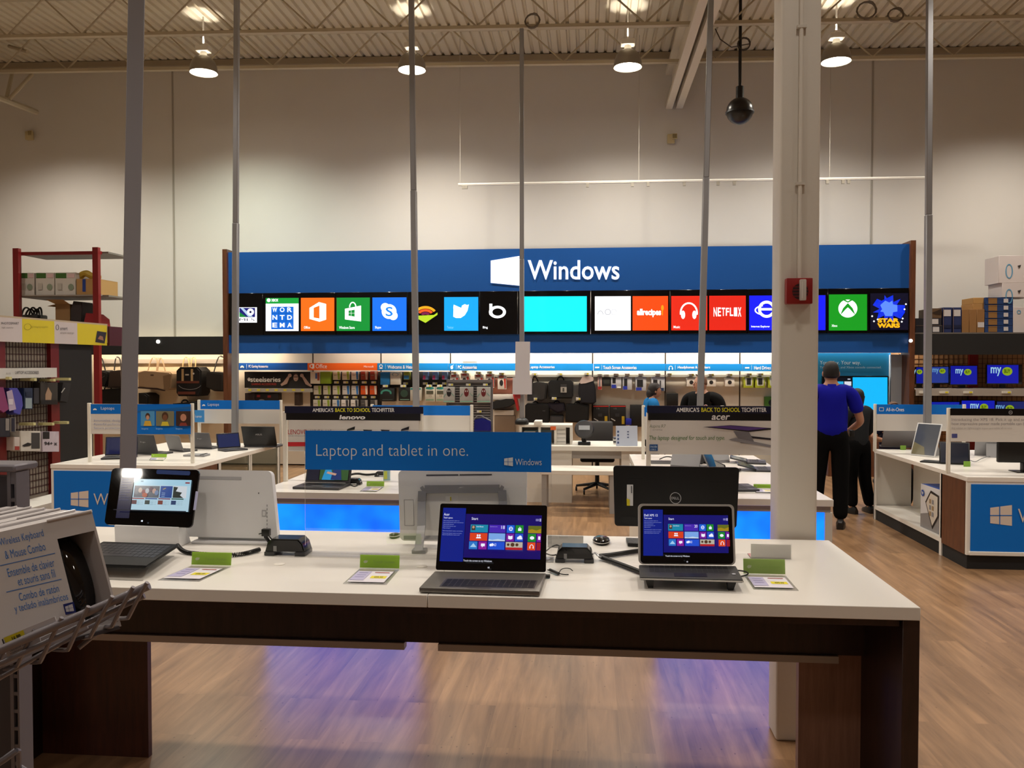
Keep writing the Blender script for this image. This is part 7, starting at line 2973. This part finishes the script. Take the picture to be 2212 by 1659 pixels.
def person(label, x, y, face, ht, J, skin_c, top_c, leg_c, hair, hair_c, shoe_c='#0c0c0d', sleeve=.55, wide=1.0, long_top=.0, badge=None, head_pitch=0.0, head_turn=0.0, shirt_bulk=1.0, seated=False):
    """face: heading in degrees (0 = looks away from the camera); J: overrides of joints (in units of 1.75 m height, own frame: x right, y forward)"""
    k = ht / 1.75
    M_ = Matrix.Translation((x, y, 0)) @ Matrix.Rotation(R(face), 4, 'Z') @ Matrix.Scale(k, 4)
    j = dict(pelvis=(0, 0, .95), waist=(0, .0, 1.10), chest=(0, .01, 1.28), neckb=(0, .0, 1.46), neck=(0, .01, 1.53), head=(0, .03, 1.63),
             shR=(.19 * wide, 0, 1.415), elR=(.235 * wide, -.02, 1.13), wrR=(.24 * wide, .06, .88), shL=(-.19 * wide, 0, 1.415), elL=(-.235 * wide, -.02, 1.13), wrL=(-.24 * wide, .06, .88),
             hipR=(.095, 0, .90), knR=(.10, .02, .49), anR=(.105, -.02, .085), toR=(.12, .15, .035), hipL=(-.095, 0, .90), knL=(-.10, .02, .49), anL=(-.105, -.02, .085), toL=(-.12, .15, .035))
    j.update(J)
    j = {a: Vector(e) for a, e in j.items()}
    SK = mat(skin_c, .5)
    names = ['pelvis', 'waist', 'chest', 'neckb', 'neck', 'head', 'shR', 'elR', 'wrR', 'shL', 'elL', 'wrL', 'hipR', 'knR', 'anR', 'toR', 'hipL', 'knL', 'anL', 'toL']
    ix = {n: i_ for i_, n in enumerate(names)}
    ed = [('pelvis', 'waist'), ('waist', 'chest'), ('chest', 'neckb'), ('neckb', 'neck'), ('neck', 'head'), ('neckb', 'shR'), ('shR', 'elR'), ('elR', 'wrR'), ('neckb', 'shL'), ('shL', 'elL'), ('elL', 'wrL'),
          ('pelvis', 'hipR'), ('hipR', 'knR'), ('knR', 'anR'), ('anR', 'toR'), ('pelvis', 'hipL'), ('hipL', 'knL'), ('knL', 'anL'), ('anL', 'toL')]
    rd = dict(pelvis=(.13 * wide, .10), waist=(.125 * wide, .095), chest=(.145 * wide, .10), neckb=(.075, .065), neck=(.052, .052), head=(.07, .08), shR=.058, elR=.042, wrR=.028, shL=.058, elL=.042, wrL=.028,
              hipR=.088, knR=.058, anR=.038, toR=.032, hipL=.088, knL=.058, anL=.038, toL=.032)
    q = MB(M_)
    put(q, skin_geo([j[n] for n in names], [(ix[a], ix[e]) for a, e in ed], [rd[n] for n in names]), SK)
    # head with a face
    H = Matrix.Translation(j['head']) @ Matrix.Rotation(R(head_turn), 4, 'Z') @ Matrix.Rotation(R(-head_pitch), 4, 'X')
    rings = []
    for t_ in range(13):
        a = PI * t_ / 12
        z = -math.cos(a) * .118
        s_ = math.sin(a) ** .75 if 0 < t_ < 12 else .03
        wx = .076 * s_ * (1 - .16 * max(0, -z / .118))
        rings.append([H @ Vector((wx * math.cos(2 * PI * n / 20), .008 + .094 * s_ * math.sin(2 * PI * n / 20) - .012 * max(0, -z / .118) * (math.sin(2 * PI * n / 20) < 0), z)) for n in range(20)])
    q.loft(rings, SK)
    q.loft([[H @ Vector((dx * w_, yy, z + dz)) for dx, dz in ((-1, 0), (1, 0), (.6, .006), (-.6, .006))] for yy, z, w_ in ((.092, .028, .008), (.112, -.014, .013), (.124, -.026, .009), (.10, -.034, .014))], SK)
    for s_ in (-1, 1):
        q.ball(H @ Vector((s_ * .078, -.002, -.008)), (.012, .02, .032), SK, 8)
        q.ball(H @ Vector((s_ * .03, .093, .012)), (.012, .008, .007), mat('#e8e4dc', .3), 8)
        q.ball(H @ Vector((s_ * .03, .1, .012)), (.006, .004, .006), mat('#2a1c14', .3), 8)
    q.tube([H @ Vector((-.024, .092, -.058)), H @ Vector((0, .1, -.06)), H @ Vector((.024, .092, -.058))], .0055, mat('#8e4e46', .5), 6, 1)
    # hands: palm, four curled fingers and a thumb
    for sd_, w_, e_ in ((1, 'wrR', 'elR'), (-1, 'wrL', 'elL')):
        d = (j[w_] - j[e_]).normalized()
        up = Vector((0, 0, 1)) if abs(d.z) < .8 else Vector((0, 1, 0))
        sx = d.cross(up).normalized()
        nz_ = sx.cross(d).normalized()
        p0 = j[w_]
        q.loft([[p0 + d * t_ + sx * (cx * wd) + nz_ * (cz * th) for cx, cz in ((-1, -1), (1, -1), (1, 1), (-1, 1))] for t_, wd, th in ((-.01, .024, .02), (.03, .036, .017), (.09, .042, .014))], SK)
        for f_, (off, ln) in enumerate(((-.033, .062), (-.011, .072), (.011, .068), (.032, .052))):
            a = p0 + d * .085 + sx * off
            q.tube([a, a + d * ln * .45 - nz_ * .006, a + d * ln * .8 - nz_ * .02, a + d * ln - nz_ * .036], [.0095, .009, .008, .007], SK, 7)
        a = p0 + d * .02 + sx * (-.032 * sd_)
        q.tube([a, a + d * .03 - sx * (.022 * sd_) - nz_ * .008, a + d * .062 - sx * (.026 * sd_) - nz_ * .02], [.012, .0105, .008], SK, 7)
    o = q.build('person', None, label, 'person', origin=(x, y, 0), ang=180)
    # trousers
    b = shirt_bulk
    LG = mat(leg_c, .9, spec=.15)
    q = MB(M_)
    hem = lambda s_: j['kn' + s_].lerp(j['an' + s_], 1.0)
    put(q, skin_geo([j['pelvis'] + Vector((0, 0, .16)), j['pelvis'], j['hipR'], j['knR'], hem('R'), j['hipL'], j['knL'], hem('L')], [(0, 1), (1, 2), (2, 3), (3, 4), (1, 5), (5, 6), (6, 7)],
                    [(.142 * wide * b, .112 * b), (.152 * wide * b, .122 * b), .112, .09, .078, .112, .09, .078]), LG)
    q.build('trousers', o, ang=180)
    # shirt with sleeves
    TP = mat(top_c, .85, spec=.2)
    sl = lambda s_: j['sh' + s_].lerp(j['el' + s_], sleeve * 1.0) if sleeve <= 1 else j['el' + s_].lerp(j['wr' + s_], sleeve - 1)
    vs_ = [j['pelvis'] + Vector((0, 0, -.05 - long_top)), j['waist'], j['chest'], j['neckb'] + Vector((0, -.005, .02))]
    rr_ = [(.165 * wide * b, .13 * b), (.155 * wide * b, .125 * b), (.175 * wide * b, .128 * b), (.098 * wide, .078)]
    es = [(0, 1), (1, 2), (2, 3)]
    for s_ in 'RL':
        n0 = len(vs_)
        vs_ += [j['sh' + s_]]
        rr_ += [.082 * b]
        es += [(3, n0)]
        if sleeve > 1:
            vs_ += [j['el' + s_], sl(s_)]
            rr_ += [.064, .05]
            es += [(n0, n0 + 1), (n0 + 1, n0 + 2)]
        else:
            vs_ += [sl(s_)]
            rr_ += [.075]
            es += [(n0, n0 + 1)]
    q = MB(M_)
    put(q, skin_geo(vs_, es, rr_), TP)
    sh = q.build('shirt', o, ang=180)
    q = MB(M_)
    q.lathe([(.085, -.035), (.07, .0), (.064, .012), (.056, .0)], TP, j['neck'] + Vector((0, -.004, -.025)), 18, cap=False)
    q.build('collar', sh)
    if badge:
        q = MB(M_)
        p = Vector(badge)
        q.ball(p, (.028, .008, .013), mat('#d8cfc8', .5), 10)
        q.ball(p + Vector((0, .004, .003)), (.02, .008, .006), mat('#a02018', .5), 10)
        q.build('badge', sh, 'small red and white badge')
    for s_ in 'RL':
        q = MB(M_)
        a, t_ = j['an' + s_], j['to' + s_]
        f_ = (t_ - a)
        f_.z = 0
        f_.normalize()
        sx = Vector((f_.y, -f_.x, 0))
        base = Vector((a.x, a.y, a.z - .085))
        q.loft([[base + f_ * yy + sx * (w_ * cx) + Vector((0, 0, z)) for cx, z in ((-1, 0), (1, 0), (1, h_ * .6), (.6, h_), (-.6, h_), (-1, h_ * .6))] for yy, w_, h_ in ((-.075, .03, .07), (-.04, .04, .105), (.04, .043, .10), (.11, .048, .07), (.17, .042, .055), (.20, .02, .035))], mat(shoe_c, .4))
        q.build('shoe', o)
    # hair
    HR = mat(hair_c, .65, noise=.25, scale=60)
    q = MB(M_)

    def cap(z0, f=1.09, fy=1.08, front=.045):
        rg = []
        for t_ in range(9):
            a = PI * (1 - t_ / 8 * z0)
            z = -math.cos(a) * .118
            s_ = max(math.sin(a) ** .75 if 0 < math.sin(a) else 0, .03)
            ring = []
            for n in range(22):
                th = 2 * PI * n / 22
                yy = math.sin(th)
                zz = z
                if yy > .25:                                   # keep the forehead and face free
                    zz = max(z, front + (yy - .25) * .03)
                ring.append(H @ Vector((.076 * s_ * f * math.cos(th), .004 + .094 * s_ * fy * yy * (1 if yy < .3 else .98), zz * 1.06 + .002)))
            rg.append(ring)
        q.loft(rg, HR)
    if hair == 'short':
        cap(.60)
    elif hair == 'bald':
        cap(.5, 1.02, 1.02, .095)
    elif hair == 'bob':
        cap(.66, 1.16, 1.16, .04)
        q.ball(H @ Vector((0, -.07, -.04)), (.072, .06, .085), HR, 14)
    elif hair == 'long':
        cap(.64, 1.14, 1.12, .05)
        q.loft([[H @ Vector((w_ * math.cos(2 * PI * n / 18), yc + d_ * math.sin(2 * PI * n / 18), z)) for n in range(18)] for z, w_, d_, yc in ((.04, .085, .06, -.035), (-.06, .092, .06, -.045), (-.16, .098, .05, -.055), (-.26, .085, .035, -.06), (-.30, .05, .02, -.06))], HR)
    q.build('hair', o, ang=180)
    return o


pm = P(1797, 1140, Z=0)
man = person('person in a blue polo shirt and black trousers, seen from behind beside the white column', pm.x - .02, pm.y, -8, 1.775,
             dict(elR=(.30, .02, 1.12), wrR=(.20, .22, 1.0), elL=(-.27, .03, 1.12), wrL=(-.14, .25, 1.02), anR=(.10, -.02, .085), knR=(.10, .0, .49), hipL=(-.10, .02, .9), knL=(-.13, .04, .49), anL=(-.15, .05, .085), toL=(-.18, .2, .035), toR=(.13, .14, .035)),
             '#a8765c', '#0c0f96', '#040405', 'short', '#0d0908', sleeve=.72, wide=1.08, shirt_bulk=1.04, head_pitch=-12)
q = MB()
q.bx(pm.x + .17, pm.x + .21, pm.y - .05, pm.y + .03, .98, 1.05, BLACK, .006)
q.build('belt_pouch', man)
pw = P(1852, 1108, Z=0)
person('person with long dark hair in a dark grey top, beyond the person in blue', pw.x, pw.y, 25, 1.46,
       dict(elR=(.25, .04, 1.14), wrR=(.17, .22, 1.05), elL=(-.27, .05, 1.14), wrL=(-.20, .25, 1.06), knR=(.12, .0, .49), anR=(.17, -.06, .085), toR=(.22, .1, .035)),
       '#b08468', '#232527', '#050506', 'long', '#120c0a', sleeve=1.75, wide=1.06, long_top=.06, head_pitch=-22, shirt_bulk=1.0)
# the papers held by the person with long hair show as a white edge
q = MB()
a = P(1831, 975, Y=pw.y - .2)
q.bx(a.x - .012, a.x + .012, a.y, a.y + .004, P(1833, 1022, Y=pw.y - .2).z, P(1833, 970, Y=pw.y - .2).z, mat('#c9c4c0', .6))
q.build('paper_strip', man)
pw2 = P(1406, 1000, Y=11.3)
person('person with short dark hair in a bright blue top, facing right before the wall', pw2.x, 11.3, -78, 1.50,
       dict(head=(0, .05, 1.62), elR=(.22, .05, 1.15), wrR=(.20, .27, 1.20), elL=(-.22, .06, 1.15), wrL=(-.16, .28, 1.12)),
       '#b98a70', '#1467a4', '#16161a', 'bob', '#1c1210', sleeve=1.6, head_pitch=-4)
pb = P(1517, 1000, Y=10.9)
person('bald person in a black shirt with a small badge, behind the green-lettered sign', pb.x, 10.9, 145, 1.61,
       dict(head=(0, .06, 1.62), neck=(0, .03, 1.53)), '#c09078', '#070708', '#08080a', 'bald', '#7a5a48', sleeve=1.0, wide=1.32, shirt_bulk=1.08, badge=(-.13, .16, 1.33), head_pitch=-10, head_turn=-35)
# seated behind the right island
ps = P(1925, 1000, Y=10.35)
person('person with brown hair seated behind the right island, mostly hidden by the blank sign', ps.x, 10.35, 178, 1.62,
       dict(pelvis=(0, -.05, .58), waist=(0, -.03, .73), chest=(0, .02, .93), neckb=(0, .02, 1.11), neck=(0, .03, 1.18), head=(0, .06, 1.28), shR=(.19, .02, 1.07), shL=(-.19, .02, 1.07),
            elR=(.26, .12, .93), wrR=(.20, .32, .93), elL=(-.30, .14, .93), wrL=(-.34, .34, .92), hipR=(.095, -.03, .55), hipL=(-.095, -.03, .55), knR=(.12, .25, .53), knL=(-.12, .25, .53), anR=(.12, .22, .085), anL=(-.12, .22, .085), toR=(.13, .36, .035), toL=(-.13, .36, .035)),
       '#b5805f', '#15142c', '#101014', 'short', '#5a3c26', sleeve=.75, head_pitch=-25)
st = thing('stool', 'low dark stool under the seated person behind the right island', 'stool', (ps.x, 10.42, 0))
q = MB()
q.lathe([(.17, .30), (.18, .32), (.18, .345), (.16, .355)], BLACKM, (ps.x, 10.42, 0), 20)
q.build('seat', st)
for a in (45, 135, 225, 315):
    q = MB()
    q.cyl((ps.x + .11 * math.cos(R(a)), 10.42 + .11 * math.sin(R(a)), .30), (ps.x + .17 * math.cos(R(a)), 10.42 + .17 * math.sin(R(a)), 0), .014, GREY, n=8)
    q.build('leg', st)
# ================================================================== front gondola at the lower left with the boxed keyboards
GS = mat('#85838c', .42, .3)
GSD = mat('#55545c', .5, .3)
gn = thing('front_gondola', 'grey slotted metal shelving at the lower left, nearest the camera', 'shelving', tuple(P(20, 1659, D=1.2) * Vector((1, 1, 0)) if False else (P(20, 1659, D=1.2).x, P(20, 1659, D=1.2).y, 0)))
pa, pb_ = P(19, 1300, D=1.26), P(40, 1300, D=1.26)
ztop = P(20, 1002, D=1.26).z
yP = pa.y
# upright with slots: front strip, web and cross pieces between the slots
q = MB()
wx = pb_.x - pa.x
s0, s1 = pa.x + wx * .38, pa.x + wx * .80
q.bx(pa.x, s0, yP, yP + .03, 0, ztop - .012, GS)
q.bx(s1, pb_.x, yP, yP + .03, 0, ztop - .012, GS)
q.bx(s0, s1, yP + .022, yP + .03, 0, ztop - .012, mat('#0c0b10', .8))
zz = ztop - .03
q.bx(s0, s1, yP + .0005, yP + .006, zz, ztop - .012, GS)
while zz > .1:
    q.bx(s0, s1, yP + .0005, yP + .006, zz - .0268, zz - .0215, GS)
    zz -= .0268
q.build('slotted_upright', gn)
q = MB()
q.bx(pa.x - 1.2, pa.x - .0005, yP + .008, yP + .028, .1, ztop - .02, GSD)
q.build('back_panel', gn)
q = MB()
q.bx(pa.x - 1.2, pb_.x + .002, yP - .006, yP + .05, ztop - .0115, ztop, GS, .003, 1)
q.build('top_cap', gn)
q = MB()
q.bx(pa.x - 1.2, pb_.x, yP - .4, yP + .05, 0, .0995, GSD)
q.build('base_deck', gn)
# lower bracket with the start of another wire shelf
q = MB()
q.tube([P(-30, 1665, D=1.12), P(10, 1640, D=1.12), P(34, 1622, D=1.13)], .0045, GS, 8)
q.tube([P(34, 1622, D=1.13), P(40, 1622, D=1.14), P(42, 1680, D=1.16)], .0035, GS, 8)
q.tube([P(42, 1655, D=1.16), P(56, 1664, D=1.15), P(70, 1672, D=1.14)], .003, GS, 8)
q.build('lower_shelf_rail', gn)
# tilted wire basket
bk = thing('wire_shelf', 'tilted grey wire basket shelf holding the boxed keyboards at the lower left', 'shelf', tuple(P(160, 1330, D=1.02)))
WR = mat('#8d8990', .35, .35)
D0 = 1.0
q = MB()
q.tube([P(-60, 1433, D=.985), P(0, 1404, D=.99), P(322, 1265, D=1.01)], .0052, WR, 12)
q.build('front_rail', bk)
q = MB()
q.tube([P(-60, 1462, D=.985), P(0, 1434, D=.995), P(312, 1287, D=1.015)], .0034, WR, 10)
q.build('lower_rail', bk)
q = MB()
q.tube([P(-60, 1498, D=1.01), P(258, 1318, D=1.05)], .003, WR, 10)
q.build('inner_rail', bk)
q = MB()
q.tube([P(170, 1400, D=1.08), P(240, 1343, D=1.1)], .003, WR, 10)
q.build('inner_rail', bk)
for (a, b_, c_) in (((318, 1258), (276, 1336), (243, 1336)), ((288, 1268), (241, 1354), (205, 1354)), ((243, 1288), (194, 1377), (163, 1377)), ((191, 1310), (146, 1405), (113, 1403)), ((134, 1334), (86, 1431), (58, 1431)), ((75, 1360), (36, 1440), (10, 1446)), ((20, 1384), (-16, 1460), (-40, 1468))):
    q = MB()
    q.tube([P(*a, D=.996), P(a[0] * .5 + b_[0] * .5, a[1] * .5 + b_[1] * .5 - 2, D=1.0), P(b_[0] + 3, b_[1] - 5, D=1.01), P(*b_, D=1.02), P(*c_, D=1.12)], .0026, WR, 8, 1)
    q.build('cross_wire', bk)
q = MB()
q.slab([P(-70, 1478, D=1.0), P(190, 1358, D=1.03), P(180, 1336, D=1.03), P(-70, 1450, D=1.0)], .004, mat('#a39ea2', .5))
q.build('label_strip', bk)
q = MB()
q.slab([P(-70, 1442, D=1.012), P(258, 1352, D=1.05), P(140, 1342, D=1.16), P(-190, 1432, D=1.12)], .004, GSD)
q.build('shelf_plate', bk)
q = MB()
q.tube([P(-60, 1470, D=1.03), P(-40, 1455, D=1.15), pa + Vector((-.02, .0, P(20, 1440, D=1.26).z - pa.z))], .006, GS, 8)
q.build('support_arm', bk)
q = MB()
tl, tr, bl = P(5, 1378, D=.992), P(118, 1332, D=.999), P(12, 1398, D=.992)
q.slab([bl, bl + (tr - tl), tr, tl], .0012, mat('#cfcbd0', .4))
c = Cv(q, tl, tr, bl, .0008)
c.rect(.03, .05, .40, .95, mat('#ded02a', .4))
c.text('16.99', .17, .75, .33, .25, mat('#2a2820', .5), .03)
c.rect(.0, .1, .025, .9, mat('#2a2a2c', .5))
q.build('price_label', bk, 'yellow and white price label')
q = MB()
tl, tr, bl = P(12, 1407, D=.997), P(84, 1372, D=1.004), P(16, 1420, D=.997)
q.slab([bl, bl + (tr - tl), tr, tl], .001, mat('#d6d2d4', .4))
c = Cv(q, tl, tr, bl, .0006)
c.text('Wireless Desktop', .12, .5, .8, .2, mat('#4a484c', .5))
c.text('Keyboard', .12, .85, .45, .6, mat('#4a484c', .5))
q.build('shelf_tag', bk)

# boxed keyboard-and-mouse sets
GB_ = mat('#dedadb', .38, spec=.6)
GB2 = mat('#b4afb0', .5)
T = dict(tl=P(-130, 1178, D=1.045), tr=P(198.5, 1105, D=1.08), br=P(257, 1349, D=1.055), bl=P(-72, 1436, D=1.02))
U, V = T['tr'] - T['tl'], T['bl'] - T['tl']
Nf = V.cross(U).normalized()                     # towards the viewer
if Nf.y > 0:
    Nf = -Nf
step = P(130.5, 1101, D=1.125) - T['tr']
step = step - Nf * 0
TK = (step.normalized())
TXT = mat('#2f7ad0', .45)
for k in range(3):
    off = step * k
    f = lambda u, v, d=0.0: T['tl'] + U * u + V * v + (step * .93) * d + off
    t = thing('keyboard_box', ('front grey boxed keyboard and mouse set with blue lettering, in the wire basket', 'second grey boxed keyboard set, just behind the front one in the basket', 'third grey boxed keyboard set, farthest back in the basket')[k], 'box', tuple(f(.5, 1, .5)), 'boxed keyboard sets in the wire basket')
    q = MB()
    if k == 0:
        u0, u1, v0, v1 = .735, .985, .165, .96
        us, vs2 = (0, u0, u1, 1), (0, v0, v1, 1)
        for a in range(3):
            for e in range(3):
                if (a, e) != (1, 1):
                    q.face([f(us[a], vs2[e + 1]), f(us[a + 1], vs2[e + 1]), f(us[a + 1], vs2[e]), f(us[a], vs2[e])], GB_)
        for (a0, b0, a1, b1) in ((u0, v0, u1, v0), (u1, v0, u1, v1), (u1, v1, u0, v1), (u0, v1, u0, v0)):
            q.face([f(a0, b0), f(a1, b1), f(a1, b1, .9), f(a0, b0, .9)], GB2)
        q.face([f(u0, v1, .9), f(u1, v1, .9), f(u1, v0, .9), f(u0, v0, .9)], mat('#2c2a2c', .5))
    else:
        q.face([f(0, 1), f(1, 1), f(1, 0), f(0, 0)], GB_)
    for (a0, b0, a1, b1) in ((0, 0, 1, 0), (1, 0, 1, 1), (1, 1, 0, 1), (0, 1, 0, 0)):
        q.face([f(a0, b0), f(a1, b1), f(a1, b1, 1), f(a0, b0, 1)], GB_)
    q.face([f(0, 1, 1), f(0, 0, 1), f(1, 0, 1), f(1, 1, 1)], GB_)
    q.build('carton', t, smooth=False)
    q = MB()
    n2 = Nf * .0015
    e0, e1 = f(.70, 0), f(1.0, 0)
    q.tube([e0 - V * .004, e1 - V * .004], .0022, GB_, 8)
    q.tube([f(.3, 0, .45) - V * .002, f(.98, 0, .45) - V * .002], .003, mat('#d8d4d6', .12, spec=.8), 8)
    q.build('top_flap', t)
    if k == 0:
        q = MB()
        c = Cv(q, f(0, 0), f(1, 0), f(0, 1), .0006)
        for tx, u_0, u_1, va, vb in (('Wireless Keyboard', .368, .657, .135, .055), ('& Mouse Combo', .385, .648, .235, .165), ('Ensemble de clavier', .375, .68, .385, .315), ('et souris sans fil', .425, .668, .475, .405), ('Combo de ratón', .41, .668, .60, .535), ('y teclado inalámbricos', .365, .712, .70, .622)):
            d_ = .03
            vs_, fs_, a, b2, c2, d2 = text_mesh(tx, -.004, 0)
            vv = [q.v(c.pt(u_0 + (v_[0] - a) / (b2 - a) * (u_1 - u_0), va - (v_[1] - c2) / (d2 - c2) * (va - vb))) for v_ in vs_]
            i_ = q.mi(TXT)
            for ff in fs_:
                try:
                    q.bm.faces.new([vv[n] for n in ff]).material_index = i_
                except ValueError:
                    pass
        for v_ in (.275, .50):
            c.rect(.34, v_, .70, v_ + .006, TXT, False)
        c.k += 1
        c.rect(.672, .71, .742, .80, mat('#1d2a78', .4))
        c.win(.682, .725, .732, .785, mat('#d6d4da', .5), 1, mat('#1d2a78', .4))
        q.build('lettering', t)
        # the mouse behind the window
        ms = thing('packed_mouse', 'glossy black mouse behind the cut-out window of the front keyboard box', 'mouse', tuple(f(.87, .7, .5)))
        ax = (f(.905, .93, .45) - f(.845, .24, .45))
        L_ = ax.length
        ax.normalize()
        sx = ax.cross(Nf).normalized()
        o_ = f(.893, .56, .6)
        rg = []
        for s_ in range(13):
            a = -1 + 2 * s_ / 12
            wd = .0215 * max(.06, (1 - abs(a) ** 2.6)) ** .5 * (1 - .12 * a * a)
            hh = .026 * max(.06, (1 - abs(a) ** 2.4)) ** .5
            rg.append([o_ + ax * (a * L_ * .5) + sx * (wd * math.cos(2 * PI * n / 20)) + Nf * (hh * math.sin(2 * PI * n / 20) * (1 if math.sin(2 * PI * n / 20) > 0 else .35)) for n in range(20)])
        q = MB()
        q.loft(rg, mat('#0e0c0c', .06, spec=.9))
        q.build('body', ms)
        q = MB()
        q.loft([[o_ + ax * (a * L_ * .5 * 1.01) + sx * (.0219 * max(.06, (1 - abs(a) ** 2.6)) ** .5 * (1 - .12 * a * a) * math.cos(th)) + Nf * (.004 * math.sin(th)) for th in [2 * PI * n / 12 for n in range(12)]] for a in [-1 + 2 * e / 12 for e in range(13)]], mat('#3a3a40', .2, .6))
        q.build('trim', ms)
        q = MB()
        w0 = o_ - ax * (L_ * .3) + Nf * .021
        q.cyl(w0 - sx * .003, w0 + sx * .003, .005, DGREY, n=12)
        q.build('scroll_wheel', ms)
